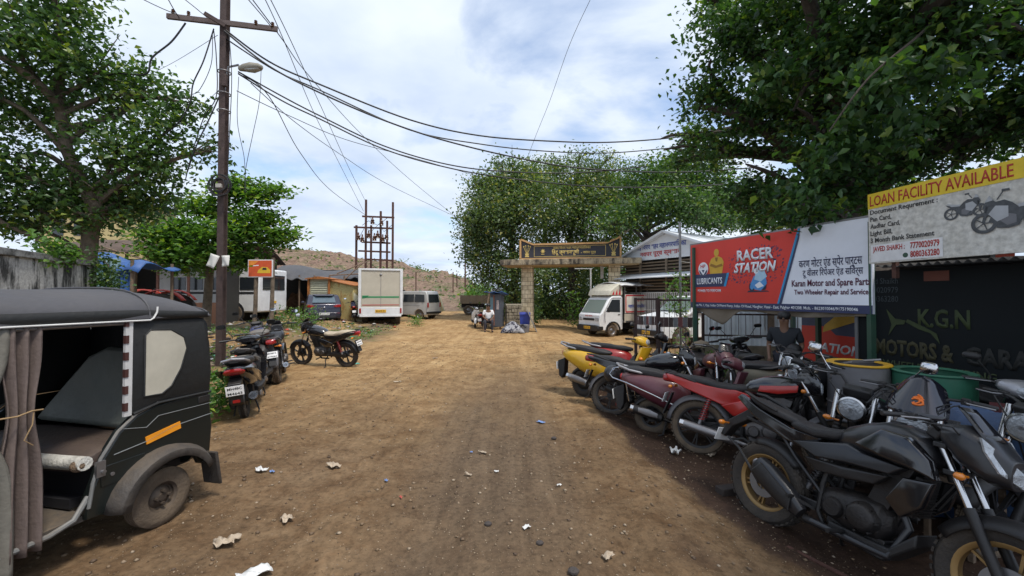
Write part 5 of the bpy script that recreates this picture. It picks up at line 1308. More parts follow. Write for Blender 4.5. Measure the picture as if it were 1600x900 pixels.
# fender over rear wheel
for s in (-1, 1):
    b = MB(); rings = []
    for i in range(15):
        a = R(8 + 150 * i / 14); ring = []
        for r_, y_ in ((.315, Wd - .05), (.36, Wd - .02), (.365, Wd + .05), (.335, Wd + .105), (.285, Wd + .115)):
            ring.append((r_ * math.cos(a) * 1.03 - .02, s * y_, .20 + r_ * math.sin(a)))
        rings.append(ring)
    b.loft(rings, False, ring_closed=False); b.build('fender', mat('worn_fender', (.035, .035, .036), .6, dust=.30, bump=.3), RK, solid=.008)
    b = MB(); b.prism([(-.36, .40), (-.385, .40), (-.43, .12), (-.405, .12)], s * (Wd - .07), s * (Wd + .10)); b.build('mud_flap', RUB, RK, bevel=.01)
    vwheel(RK, 0, s * (Wd - .01), .205, .11, mat('rim_dark', (.06, .05, .045), .6, .5, dust=.4), RUBD, 'rear_wheel', hubs=4, rr=.105)
    b = MB(); b.box((-.44, s * .50, .62), (.05, .10, .16)); b.build('tail_light', RDL, RK, bevel=.01)
b = MB(); b.box((-.02, Wd + .004, .665), (.25, .006, .055), rot=(0, .16, 0)); b.build('reflector_strip', mat('amber_reflector', (.80, .30, .02), .35), RK)
b = MB(); b.box((-.02, -Wd - .004, .665), (.25, .006, .055), rot=(0, .16, 0)); b.build('reflector_strip', mat('amber_reflector'), RK)
b = MB(); b.box((-.34, Wd + .002, .835), (.10, .008, .055)); b.build('badge_plate', BPL, RK, bevel=.01)
b = MB(); b.box((.38, Wd + .008, .56), (.05, .02, .10)); b.cyl((.37, Wd, .54), (.37, Wd + .03, .54), .012, n=10); b.build('latch', STL, RK)
b = MB(); b.box((.24, Wd + .003, .50), (.26, .006, .13)); b.build('filler_flap', GB, RK, bevel=.003)
for dx_ in (-.08, .07):
    b = MB(); b.cyl((.24 + dx_, Wd + .004, .50), (.24 + dx_, Wd + .012, .50), .012, n=12); b.build('rivet', STL, RK)
# canvas rear quarter: shell from belt to roof, with the window opening filled by fogged plastic
def canv(s):
    b = MB(); o_ = [(-.39, .88), (-.405, 1.05), (-.385, 1.30), (-.33, 1.50), (.20, 1.515), (.20, .86), (.02, .895)]
    b.plate(o_, s * (Wd - .035), s * Wd, .01); q = b.build('canvas_side', CAN, RK, bevel=.006)
    w_ = [(.12, .965), (.12, 1.40), (.085, 1.435), (-.06, 1.425), (-.16, 1.36), (-.185, 1.27), (-.14, 1.12), (-.07, 1.00), (0, .955)]
    b = MB(); b.add([(x, s * (Wd + .004), z) for x, z in w_], [tuple(range(len(w_)))]); b.build('side_window', WIN, q, smooth=False, solid=.004)
    b = MB(); b.tube([(x, s * (Wd + .004), z) for x, z in w_], .007, 6, closed=True); b.build('window_seam', CAN, q)
    b = MB(); b.tube([(-.395, s * (Wd + .0), .885), (.02, s * (Wd + .004), .895), (.19, s * (Wd + .004), .86)], .010, 6); b.build('belt_seam', CAN, q)
canv(1); canv(-1)
b = MB(); b.hull([(-.41, 0, 1.16, .54, .30, 5), (-.395, 0, 1.18, Wd - .03, .33, 8), (-.36, 0, 1.18, Wd - .035, .33, 8)], 30); b.build('canvas_back', CAN, RK)
# roof canopy: lofted across its length, sagging a little between the hoops
b = MB(); rings = []
xs = [-.415, -.405, -.36, -.27, -.15, .0, .12, .30, .55, .80, 1.0, 1.3, 1.6, 1.85]
for i, x in enumerate(xs):
    f_ = [.0, .025, .075, .13, .172, .202, .215, .21, .205, .212, .222, .215, .20, .16][i]; wv = Wd + [-.03, -.015, .005, .012, .014, .016, .02, .016, .014, .016, .02, .016, .01, -.02][i]
    ring = []
    for j in range(21):
        a = math.pi * j / 20; ring.append((x, wv * sup(math.cos(a), 3.4), 1.515 + f_ * sup(math.sin(a), 2.5)))
    rings.append(ring)
b.loft(rings, True, ring_closed=False); rf = b.build('roof_canopy', CANT, RK, ang=60)
for s in (-1, 1):
    b = MB(); b.grid(lambda u, v: (-.36 + 2.16 * u, s * (Wd + .014 - .004 * v), 1.58 - .03 * max(0, .25 - u) * 4 * (1 - v) - .075 * v), 24, 2); b.build('roof_valance', CAN, RK, solid=.01)
    b = MB(); b.tube([(1.80, s * (Wd + .018), 1.505), (.8, s * (Wd + .020), 1.508), (.10, s * (Wd + .020), 1.505), (.075, s * (Wd + .020), 1.52), (.055, s * (Wd + .022), 1.56), (.05, s * (Wd + .02), 1.60)], .0065, 6); b.build('roof_piping', PIPE, RK)
for x in (-.352, .10, .95):
    b = MB(); b.tube([(x, (Wd + .018) * sup(math.cos(math.pi * j / 20), 3.4), 1.517 + (.085 if x < 0 else .222) * sup(math.sin(math.pi * j / 20), 2.5)) for j in range(21)], .007, 6); b.build('roof_hoop', CANT, rf)
# striped door post cover
for s in (-1, 1):
    b = MB(); b.box((.225, s * (Wd - .0), 1.185), (.045, .02, .66)); pc = b.build('door_post', mat('post_white', (.55, .55, .54), .5, dust=.1), RK)
    for i in range(6):
        c_ = MB(); c_.box((.240, s * (Wd + .004), .92 + i * .115), (.022, .022, .055)); c_.build('post_stripe', mat('maroon_tape', (.060, .022, .018), .6), pc)
# seat and torn cushion
GV = mat('grey_green_vinyl', (.17, .19, .17), .55, dust=.18, bump=.3, scale=7)
b = MB(); b.prism([(.60, -.30), (.60, .27), (.0, .30), (-.16, .22), (-.48, -.28)], -.05, .05, ax='x'); q = b.build('backrest', GV, RK, bevel=.035); q.location = (-.04, 0, .98); q.rotation_euler = (0, R(-16), 0)
b = MB(); b.hull([(-.05, 0, .60, .58, .05, 5), (.10, 0, .62, .60, .075, 5), (.34, 0, .62, .60, .07, 5), (.42, 0, .60, .60, .055, 4), (.45, 0, .58, .56, .03, 4)], 24); st_ = b.build('seat_cushion', mat('brown_vinyl', (.05, .035, .032), .6, dust=.2, bump=.3), RK)
b = MB(); b.tube([(.43, -.58, .60), (.435, 0, .60), (.43, .40, .605), (.43, .60, .61)], [.045, .047, .045, .043], 12); b.build('seat_edge_roll', mat('worn_white_vinyl', (.58, .57, .52), .6, dust=.15, bump=.5, scale=14, var=.25), st_)
b = MB(); b.ell((.445, .565, .600), (.040, .04, .040)); b.build('torn_foam', mat('torn_foam', (.16, .11, .07), .95, bump=1, scale=20, var=.5), st_)
b = MB(); b.bx(.30, .34, -.58, .58, .27, .55); b.build('seat_base', INK, RK)
b = MB(); b.bx(.50, 1.25, -.60, -.57, .28, 1.50); b.build('far_side_curtain', CAN, RK)
# curtains, gathered and tied
def curtain(x0, x1, s, m, tie, folds=5, seed=0, bot=.30):
    g = random.Random(seed)
    b = MB()
    def fn(u, v):
        z = 1.50 - (1.50 - bot) * v
        k = 1 - .42 * math.exp(-((z - tie) / .22) ** 2)
        xm = (x0 + x1) / 2; x = xm + (u - .5) * (x1 - x0) * k * (1 + .12 * v) 
        y = s * (Wd - .01 + .035 * math.sin(u * folds * 2 * math.pi + .6 * math.sin(v * 3)) * (.6 + .5 * v) * (.6 + .4 * k))
        return (x, y, z)
    b.grid(fn, folds * 12, 22); return b.build('curtain', m, RK, solid=.006)
CU1 = mat('faded_brown_cloth', (.125, .095, .085), .85, bump=.2, scale=14, var=.15, dust=.12); CU2 = mat('faded_grey_cloth', (.14, .135, .115), .85, bump=.2, scale=14, var=.15, dust=.12)
c1 = curtain(.67, .84, 1, CU1, 1.02, 3, 1, .22); c2 = curtain(.80, 1.25, 1, CU2, 1.02, 4, 2, .12)
b = MB(); b.tube([(.69, Wd + .05, 1.03), (.74, Wd + .055, 1.035), (.8, Wd + .055, 1.02), (.95, Wd + .05, 1.03)], .0045, 6); b.tube([(.73, Wd + .05, 1.03), (.74, Wd + .06, .96), (.77, Wd + .055, .88), (.73, Wd + .05, .84)], .003, 5); b.build('curtain_tie', mat('jute_string', (.30, .20, .10), .9), c1)
b = MB(); b.cyl((.24, Wd - .01, 1.49), (1.7, Wd - .01, 1.49), .012); b.build('curtain_rail', STL, RK)
# front end (outside the frame, but there)
b = MB(); b.hull([(1.25, 0, .62, .60, .36, 5), (1.45, 0, .60, .56, .36, 4), (1.72, 0, .58, .40, .33, 3), (1.86, 0, .54, .22, .24, 2.4), (1.92, 0, .5, .1, .12, 2.2)], 26); b.build('front_cowl', GB, RK)
b = MB(); b.add([(1.50, -.52, .98), (1.50, .52, .98), (1.38, .54, 1.5), (1.38, -.54, 1.5)], [(0, 1, 2, 3)]); b.build('windscreen', glassmat('screen_glass'), RK, solid=.006, smooth=False)
for s in (-1, 1):
    b = MB(); b.tube([(1.30, s * .60, .9), (1.34, s * .60, 1.5)], .018, 8); b.build('front_post', GB, RK)
b = MB(); b.ell((1.90, 0, .62), (.07, .10, .10)); b.build('headlight', LENS, RK)
wq = vwheel(RK, 1.70, .001, .205, .10, STL, RUBD, 'front_wheel', hubs=4, rr=.105); fender(RK, 1.70, .205, .25, 10, 165, .16, GB, 'front_fender')
b = MB(); b.tube([(1.15, -.30, 1.0), (1.25, -.1, 1.02), (1.28, 0, 1.0), (1.25, .1, 1.02), (1.15, .30, 1.0)], .014, 8); b.cyl((1.28, 0, 1.0), (1.55, 0, .3), .02); b.build('handlebar', BPL, RK)
b = MB(); b.box((.95, 0, .55), (.38, .62, .12)); b.box((.92, 0, .36), (.2, .3, .28)); b.build('driver_seat', BSEAT, RK, bevel=.03)
# ---------------------------------------------------------------- structures
def brickmat(name, c1, c2, mort, sx, row, axis='xz', ms=.02, bump=.4, off=.5):
    if name in MATS: return MATS[name]
    m = bpy.data.materials.new(name); m.use_nodes = True; t = m.node_tree; L = t.links; b = t.nodes['Principled BSDF']; b.inputs['Roughness'].default_value = .85
    co = t.nodes.new('ShaderNodeTexCoord'); s = t.nodes.new('ShaderNodeSeparateXYZ'); L.new(co.outputs['Object'], s.inputs[0]); cb = t.nodes.new('ShaderNodeCombineXYZ')
    if axis == 'xz':
        ad = t.nodes.new('ShaderNodeMath'); ad.operation = 'ADD'; L.new(s.outputs[0], ad.inputs[0]); L.new(s.outputs[1], ad.inputs[1]); L.new(ad.outputs[0], cb.inputs[0]); L.new(s.outputs[2], cb.inputs[1])
    br = t.nodes.new('ShaderNodeTexBrick'); L.new(cb.outputs[0], br.inputs['Vector']); br.inputs['Scale'].default_value = 1; br.inputs['Brick Width'].default_value = sx; br.inputs['Row Height'].default_value = row
    br.inputs['Mortar Size'].default_value = ms; br.inputs['Color1'].default_value = c1 + (1,); br.inputs['Color2'].default_value = c2 + (1,); br.inputs['Mortar'].default_value = mort + (1,); br.offset = off
    n = t.nodes.new('ShaderNodeTexNoise'); n.inputs['Scale'].default_value = 3; n.inputs['Detail'].default_value = 8; L.new(co.outputs['Object'], n.inputs['Vector'])
    r = t.nodes.new('ShaderNodeValToRGB'); r.color_ramp.elements[0].position = .35; r.color_ramp.elements[0].color = (.6, .57, .52, 1); r.color_ramp.elements[1].position = .65; r.color_ramp.elements[1].color = (1.1, 1.1, 1.1, 1); L.new(n.outputs['Fac'], r.inputs[0])
    mx = t.nodes.new('ShaderNodeMix'); mx.data_type = 'RGBA'; mx.blend_type = 'MULTIPLY'; mx.inputs['Factor'].default_value = 1; L.new(br.outputs['Color'], mx.inputs['A']); L.new(r.outputs[0], mx.inputs['B']); L.new(mx.outputs['Result'], b.inputs['Base Color'])
    bp = t.nodes.new('ShaderNodeBump'); bp.inputs['Strength'].default_value = bump; bp.inputs['Distance'].default_value = .01; bp.invert = True; L.new(br.outputs['Fac'], bp.inputs['Height']); L.new(bp.outputs[0], b.inputs['Normal'])
    MATS[name] = m; return m
def stain(name, light, dark, sc=1.2, vert=.22, lo=.42, hi=.56, rough=.9):
    """wall with dark runs of mould stretched downwards"""
    if name in MATS: return MATS[name]
    m = bpy.data.materials.new(name); m.use_nodes = True; t = m.node_tree; L = t.links; b = t.nodes['Principled BSDF']; b.inputs['Roughness'].default_value = rough
    co = t.nodes.new('ShaderNodeTexCoord'); mp_ = t.nodes.new('ShaderNodeMapping'); mp_.inputs['Scale'].default_value = (sc * 4, sc * 4, sc * 4 * vert); L.new(co.outputs['Object'], mp_.inputs[0])
    n = t.nodes.new('ShaderNodeTexNoise'); n.inputs['Scale'].default_value = 1; n.inputs['Detail'].default_value = 9; n.inputs['Roughness'].default_value = .7; L.new(mp_.outputs[0], n.inputs['Vector'])
    r = t.nodes.new('ShaderNodeValToRGB'); r.color_ramp.elements[0].position = lo; r.color_ramp.elements[0].color = dark + (1,); r.color_ramp.elements[1].position = hi; r.color_ramp.elements[1].color = light + (1,)
    L.new(n.outputs['Fac'], r.inputs[0])
    n2 = t.nodes.new('ShaderNodeTexNoise'); n2.inputs['Scale'].default_value = 18; n2.inputs['Detail'].default_value = 8; L.new(co.outputs['Object'], n2.inputs['Vector'])
    r2 = t.nodes.new('ShaderNodeValToRGB'); r2.color_ramp.elements[0].position = .3; r2.color_ramp.elements[0].color = (.7, .7, .7, 1); r2.color_ramp.elements[1].position = .7; r2.color_ramp.elements[1].color = (1.15, 1.15, 1.15, 1); L.new(n2.outputs['Fac'], r2.inputs[0])
    mx = t.nodes.new('ShaderNodeMix'); mx.data_type = 'RGBA'; mx.blend_type = 'MULTIPLY'; mx.inputs['Factor'].default_value = 1; L.new(r.outputs[0], mx.inputs['A']); L.new(r2.outputs[0], mx.inputs['B']); L.new(mx.outputs['Result'], b.inputs['Base Color'])
    bp = t.nodes.new('ShaderNodeBump'); bp.inputs['Strength'].default_value = .5; bp.inputs['Distance'].default_value = .02; L.new(n2.outputs['Fac'], bp.inputs['Height']); L.new(bp.outputs[0], b.inputs['Normal'])
    MATS[name] = m; return m
def frame_between(name, label, cat, A, B_, z0=0.0, group=None):
    """a thing whose local +x runs from A to B and whose local -y faces the viewer; returns thing, length"""
    A, B_ = Vector(A), Vector(B_); d = B_ - A
    o = thing(name, label, cat, (A.x, A.y, z0), math.atan2(d.y, d.x), group); return o, math.hypot(d.x, d.y)
def corr(b, x0, x1, y, z0, z1, pitch=.076, amp=.012):
    """upright corrugated sheet"""
    n = int((x1 - x0) / pitch * 6)
    b.grid(lambda u, v: (x0 + (x1 - x0) * u, y + amp * math.sin((x0 + (x1 - x0) * u) / pitch * 2 * math.pi), z0 + (z1 - z0) * v), n, 1)

# compound wall on the left
w, Lw = frame_between('compound_wall', 'grey concrete compound wall with black mould runs at the left edge', 'wall', P(-160, 462, 5.0), P(150, 462, 9.4), 0)
b = MB(); b.bx(0, Lw, 0, .18, -.2, 2.34); b.build('wall_face', stain('mouldy_concrete', (.44, .43, .40), (.035, .035, .032), .9, .22, .44, .54), w)
b = MB(); b.bx(-.02, Lw + .02, -.05, .23, 2.34, 2.46); b.build('coping', stain('coping_concrete', (.24, .24, .23), (.07, .07, .065), .8, 1.0), w, bevel=.01)
g = np.random.default_rng(31)
def vine(name, label, pts, n, spread, size, lm, seed):
    c = np.array([list(p) for p in pts]); gg = np.random.default_rng(seed)
    k = gg.integers(0, len(c) - 1, n); t_ = gg.random(n)[:, None]; p = c[k] * (1 - t_) + c[k + 1] * t_ + gg.normal(size=(n, 3)) * spread
    o = thing(name, label, 'climbing plant', tuple(c.mean(0)[:2]) + (0,), 0)
    b = MB(); b.tube([Vector(q) - o.location for q in c], .012, 5); b.build('stem', BARK, o)
    leaves('foliage', p - np.array(o.location)[None], size, lm, o, seed); return o
vine('creeper', 'green creeper spilling over the far end of the compound wall', [P(150, 395, 9.3), P(170, 415, 9.2), P(165, 440, 9.2), P(178, 450, 9.3), P(172, 470, 9.3), P(150, 450, 9.2), P(150, 410, 9.3)], 1100, .15, .09, LF_MID, 41)
vine('creeper', 'sparse creeper hanging over the middle of the compound wall', [P(55, 375, 7.6), P(90, 390, 8.0), P(115, 400, 8.4), P(60, 400, 7.5)], 500, .12, .10, LF_BRIGHT, 42)

# yellow house behind the near tree
hY = 24; p0 = P(60, 462, hY); p1 = P(185, 462, hY)
o, Lh = frame_between('yellow_house', 'pale yellow house glimpsed through the near left tree', 'house', p0, p1, 0)
b = MB(); b.bx(0, Lh, 0, 4, 0, 7.3); b.build('wall', mat('yellow_plaster', (.52, .42, .20), .8, dust=.2, scale=2), o)
b = MB(); b.bx(-.3, Lh + .3, -.4, 4.2, 7.3, 7.5); b.build('roof', stain('coping_concrete', (.24, .24, .23), (.07, .07, .065)), o)
for x_ in (.7, 2.0): 
    b = MB(); b.bx(x_, x_ + .7, -.02, .02, 5.2, 6.4); b.build('window', GLS, o)

# dark machinery shed
p0 = P(150, 462, 19.5); p1 = P(372, 462, 20.5)
o, Ls = frame_between('machinery_shed', 'long dark open shed with rusty tin roof behind the tractors', 'shed', p0, p1, gzn(-14, 19))
DARKTIN = mat('rusty_tin', (.085, .06, .05), .8, .2, dust=.2, bump=.3, scale=3, var=.4)
b = MB(); b.grid(lambda u, v: (-.5 + (Ls + 1) * u, -2.2 + 7 * v, 3.2 + .9 * math.sin(v * math.pi) + .02 * math.sin(u * 260)), 120, 6); b.build('tin_roof', DARKTIN, o, solid=.02)
b = MB(); b.bx(0, Ls, 1.5, 1.6, -.3, 3.2); b.bx(-.1, 0, -1.5, 4.5, 0, 3.2); b.bx(Ls, Ls + .1, -1.5, 4.5, 0, 3.2); b.build('back_wall', mat('dark_wall', (.03, .028, .025), .9), o)  # near-black wall colour makes the open shed dark inside
for i in range(6):
    b = MB(); b.cyl((i * Ls / 5, -1.8, 0), (i * Ls / 5, -1.8, 3.3), .06); b.build('post', RUST, o)
for i, (a, c_) in enumerate((((1.5, -2.1, 3.5), (4.5, -2.6, 2.6)), ((2.5, -2.1, 3.6), (5.0, -2.6, 3.1)), ((5, -2.2, 3.3), (3.2, -2.6, 3.9)))):
    b = MB(); b.cyl(a, c_, .035); b.build('loose_pole', WOOD, o)
b = MB(); b.bx(Ls - 2.0, Ls, -1.95, -1.85, 0, 1.0); b.build('stacked_boards', mat('brown_boards', (.16, .08, .05), .9, bump=.4), o)
# blue tarpaulin hut
BLT = mat('blue_tarp', (.02, .10, .34), .55, dust=.2, bump=.3, scale=4, dcol=(.2, .22, .22)); PBT = mat('pale_blue_tarp', (.16, .30, .36), .7, dust=.3, bump=.3, scale=4)
p0 = P(150, 462, 12.5); p1 = P(213, 462, 12.5)
o, Lh = frame_between('tarpaulin_hut', 'hut wrapped in torn blue tarpaulin beside the wall creeper', 'hut', p0, p1, 0)
def fold(u, a, f): return a * math.sin(u * f) + a * .5 * math.sin(u * f * 2.3 + 1)
b = MB(); b.grid(lambda u, v: (-.1 + (Lh + .35) * u, -.25 + 1.6 * v + fold(u, .02, 20), 2.9 - .35 * u + .08 * math.sin(u * 9) + .10 * math.sin(v * 6) - .25 * max(0, .15 - v) * 6), 24, 12); b.build('roof_sheet', BLT, o, solid=.01)
b = MB(); b.grid(lambda u, v: (.15 + (Lh * .55) * u, -.16 + fold(u + v * .1, .05, 30), .3 + 2.5 * v), 24, 8); b.build('hanging_sheet', PBT, o, solid=.01)
b = MB(); b.grid(lambda u, v: (Lh * .68 + (Lh * .34) * u, -.12 + fold(u, .03, 30), 1.5 + 1.1 * v), 14, 8); b.build('blue_sheet', BLT, o, solid=.01)
b = MB(); b.bx(Lh * .68, Lh, -.12, 0, .0, 1.5); b.build('plank_wall', WOOD, o)
for x_, y_ in ((0, 0), (Lh, -.15), (0, 1.3), (Lh, 1.3)):
    b = MB(); b.cyl((x_, y_, -.1), (x_, y_, 2.75), .045); b.build('post', WOOD, o)

# utility pole
pp = G(346, 9.3); PO = thing('utility_pole', 'tall rusty-brown steel utility pole with crossarm and street lamp', 'utility pole', pp, 0)
def L_(px, py, Y): return P(px, py, Y) - Vector(pp)
POLEM = mat('oxide_steel', (.058, .038, .036), .8, .2, dust=.15, bump=.35, scale=8, var=.35)
b = MB(); b.box((0, 0, 4.5), (.03, .12, 9.4)); b.box((0, -.068, 4.5), (.135, .016, 9.4)); b.box((0, .068, 4.5), (.135, .016, 9.4)); b.build('steel_post', POLEM, PO)
za = P(346, 41, 9.3).z - pp.z
b = MB(); b.beam(L_(268, 31, 9.1) + Vector((0, -.12, 0)), L_(438, 51, 9.5) + Vector((0, -.12, 0)), .06, .11); ca = b.build('crossarm', mat('weathered_steel', (.12, .09, .08), .8, .3, bump=.3), PO)
b = MB(); b.beam(L_(330, 33, 9.2) + Vector((0, -.2, .04)), L_(362, 48, 9.3) + Vector((0, -.2, -.02)), .05, .08); b.build('brace', POLEM, ca)
for px_, py_ in ((276, 26), (430, 46), (300, 29), (404, 43)):
    q = L_(px_, py_, 9.2) + Vector((0, -.1, 0)); b = MB(); b.lathe([(0, 0), (.035, 0), (.02, .03), (.04, .045), (.02, .07), (.035, .085), (.0, .11)], q, 'z', 10); b.build('insulator', mat('brown_porcelain', (.08, .035, .02), .2), ca)
b = MB(); q0 = L_(351, 135, 9.3); b.tube([q0 + Vector((0, 0, -.1)), q0 + Vector((.03, 0, .25)), q0 + Vector((.12, -.05, .42)), q0 + Vector((.38, -.1, .44))], .024, 8); b.build('lamp_arm', STL, PO)
b = MB(); q = L_(385, 106, 9.2); b.hull([(q.x - .16, q.y, q.z - .02, .05, .045), (q.x - .05, q.y, q.z, .09, .07), (q.x + .12, q.y, q.z + .015, .12, .085), (q.x + .30, q.y, q.z + .02, .10, .06), (q.x + .36, q.y, q.z + .02, .04, .03)], 14); lh = b.build('lamp_head', mat('aged_lamp', (.28, .27, .22), .6, dust=.4), PO)
b = MB(); b.hull([(q.x + 0, q.y, q.z - .05, .07, .03), (q.x + .15, q.y, q.z - .055, .09, .04), (q.x + .30, q.y, q.z - .03, .06, .02)], 12); b.build('lamp_glass', glassmat('milky_glass', (.35, .35, .32), .2), lh)
g2 = random.Random(4)
b = MB(); q = L_(350, 292, 9.2)
for k in range(9):
    r0 = g2.uniform(.12, .24); ph = g2.uniform(0, 6); tl_ = g2.uniform(-.5, .5)
    b.tube([(q.x + r0 * math.cos(a) + g2.uniform(-.01, .01), q.y - .13 + .03 * tl_ + .04 * math.sin(a + ph), q.z + r0 * 1.05 * math.sin(a) + g2.uniform(-.01, .01)) for a in [2 * math.pi * i / 16 for i in range(16)]], .012, 5, closed=True)
b.build('cable_coil', BPL, PO)
b = MB(); b.box((q.x - .0, q.y - .16, q.z - .02), (.12, .07, .09)); b.build('junction_box', mat('pale_box', (.40, .38, .34), .7, dust=.2), PO, bevel=.01)
for px_, py_, w_, h_, rr_ in ((335, 408, .20, .30, .35), (355, 408, .17, .24, -.05)):
    q = L_(px_, py_, 9.15); b = MB(); b.grid(lambda u, v: ((u - .5) * w_, .02 * math.sin(u * 5 + v * 3), (v - .5) * h_), 6, 6); pn = b.build('paper_notice', mat('paper', (.62, .61, .57), .85, dust=.15), PO, solid=.003); pn.location = q + Vector((0, -.06, 0)); pn.rotation_euler = (0, rr_, 0)
for zc in (5.9, 6.3, 6.8):
    b = MB(); b.torus((0, 0, zc), .13, .012, 'z', 18, 6); b.build('steel_band', STL, PO)
b = MB(); b.box((.09, -.12, 6.55), (.10, .08, .28)); b.build('fuse_box', POLEM, PO, bevel=.01)

# small red billboard on two tree posts
bp0, bp1 = P(388, 462, 14.5), P(424, 462, 14.5)
o, Lb = frame_between('roadside_billboard', 'small orange-red billboard with a yellow car picture on rough posts', 'billboard', bp0, bp1, 0)
zb0, zb1 = P(400, 432, 14.5).z, P(400, 407, 14.5).z
b = MB(); b.bx(-.03, Lb + .03, 0, .05, zb0 - .03, zb1 + .03); b.build('frame', TW, o, bevel=.006)
b = MB(); b.bx(0, Lb, -.006, 0, zb0, zb1); b.build('poster', mat('orange_red_print', (.60, .09, .02), .5), o)
YE = mat('yellow_print', (.70, .45, .03), .5); ORP = mat('orange_print', (.75, .25, .03), .5); WHP = mat('white_print', (.75, .75, .75), .5)
flat(o, [(.38 * Lb, zb0 + .12), (.95 * Lb, zb0 + .12), (.95 * Lb, zb0 + .22), (.82 * Lb, zb0 + .33), (.58 * Lb, zb0 + .34), (.42 * Lb, zb0 + .22)], YE, -.009, 'car_picture')
flat(o, [(.60 * Lb, zb0 + .23), (.79 * Lb, zb0 + .23), (.77 * Lb, zb0 + .31), (.62 * Lb, zb0 + .31)], INK, -.012, 'car_picture')
flat(o, [(.02, zb1 - .02), (.35, zb1 - .02), (.12, zb1 - .22), (.02, zb1 - .18)], ORP, -.009, 'flash'); flat(o, [(.10, zb0 + .36), (.36, zb0 + .38), (.36, zb0 + .41), (.10, zb0 + .39)], WHP, -.009, 'flash')
for i, x_ in enumerate((.18, Lb - .05)):
    b = MB(); limb([(x_ - .1, .12, -.2), (x_, .10, 1.0), (x_ + .05, .09, zb1 + .1)], .085, .06, b, 8); b.build('post', BARK, o)

# black tarpaulin shed, cream kiosk, yellow kiosk
p0 = P(422, 462, 24.5); p1 = P(562, 462, 25.5); zg = .25
o, Ls = frame_between('tarpaulin_shed', 'wide open shed roofed with sagging black tarpaulin before the mound', 'shed', p0, p1, zg)
zt = P(422, 404, 24.5).z - zg; BT = mat('black_tarp', (.045, .045, .05), .6, dust=.22, bump=.5, scale=2.5, dcol=(.16, .15, .14))
b = MB(); b.grid(lambda u, v: (-.1 + (Ls + .1) * u, -.6 * (1 - v) * 1.0 + 2.5 * v, (zt - .25) - 1.05 * (1 - v) ** 1.2 + .16 * math.sin(u * 21 + v) * (1 - v) * .5 + .10 * math.sin(u * 9) - .35 * u * v + .05 * math.sin(u * 60) * (1 - v)), 60, 10); b.build('tarpaulin_roof', BT, o, solid=.015)
for i in range(7):
    b = MB(); b.cyl((i * Ls / 6, -.3, -.2), (i * Ls / 6, -.3, zt - 1.0), .05); b.build('post', WOOD, o)
b = MB(); b.bx(0, Ls, 2.4, 2.5, -.2, zt - .5); b.build('back_sheet', mat('dark_wall'), o)
b = MB(); b.grid(lambda u, v: (.3 + 3.2 * u, 2.1 - .5 * v, 1.5 * v * (.6 + .4 * math.sin(u * 7)) * 1.1 + .12 * math.sin(u * 40 + v * 9)), 40, 8); b.build('rubble_heap', mat('heap_earth', (.14, .09, .065), .95, bump=1, scale=6, var=.5), o)
for i, (a, c_) in enumerate((((Ls - 1.2, -.7, zt - .9), (Ls + .6, -.6, zt - .1)), ((Ls - .8, -.8, zt - 1.3), (Ls + .3, -.6, zt - .2)), ((Ls - 1.6, -.7, zt - 1.0), (Ls + .1, -.7, zt - .9)))):
    b = MB(); b.cyl(a, c_, .035); b.build('loose_pole', WOOD, o)
p0, p1 = P(482, 462, 23.2), P(514, 462, 23.2)
o, Lk = frame_between('shuttered_kiosk', 'cream kiosk with roller shutter and rust-orange corner posts', 'kiosk', p0, p1, .15)
b = MB(); b.bx(0, Lk, .04, 1.8, 0, 2.5); b.build('cabin', mat('cream_paint', (.50, .46, .30), .6, dust=.25), o)
b = MB(); b.grid(lambda u, v: (.12 + (Lk - .24) * u, .012 * math.sin(v * 110), .08 + 2.25 * v), 2, 180); b.build('roller_shutter', mat('shutter_paint', (.42, .42, .30), .55, .2, dust=.25), o)
ORU = mat('orange_rust', (.33, .12, .03), .85, bump=.4, var=.4)
for x_ in (0, Lk):
    b = MB(); b.bx(x_ - .05, x_ + .05, -.04, .04, 0, 2.55); b.build('corner_post', ORU, o)
b = MB(); b.prism([(-.15, 2.50), (Lk / 2, 2.62), (Lk + .12, 2.50), (Lk + .12, 2.46), (-.15, 2.46)], -.15, 1.9); b.build('roof', ORU, o)
p0, p1 = P(515, 462, 23.4), P(552, 462, 22.9)
o, Lk = frame_between('yellow_kiosk', 'pale yellow metal kiosk stained orange with rust, right of the shuttered one', 'kiosk', p0, p1, .12)
b = MB(); b.prism([(0, 0), (Lk, 0), (Lk, 2.12), (0, 2.44)], 0, 1.6); b.build('cabin', stain('rusty_yellow', (.58, .47, .20), (.46, .22, .05), .7, .5, .36, .50), o, bevel=.02)
b = MB(); b.prism([(-.08, 2.48), (Lk + .1, 2.14), (Lk + .1, 2.10), (-.08, 2.44)], -.12, 1.7); b.build('roof', ORU, o)
b = MB(); b.bx(Lk * .48, Lk * .50, -.008, .0, .1, 1.85); b.bx(Lk * .9, Lk * .92, -.008, .0, .1, 1.75); b.build('door_seam', ORU, o)
b = MB(); b.add([(Lk + .02, 0, 0), (Lk + .02, 0, 1.75), (Lk + .75, .3, 1.1), (Lk + .55, .3, 0)], [(0, 1, 2, 3)]); b.build('leaning_sheet', mat('cream_paint'), o, solid=.02)

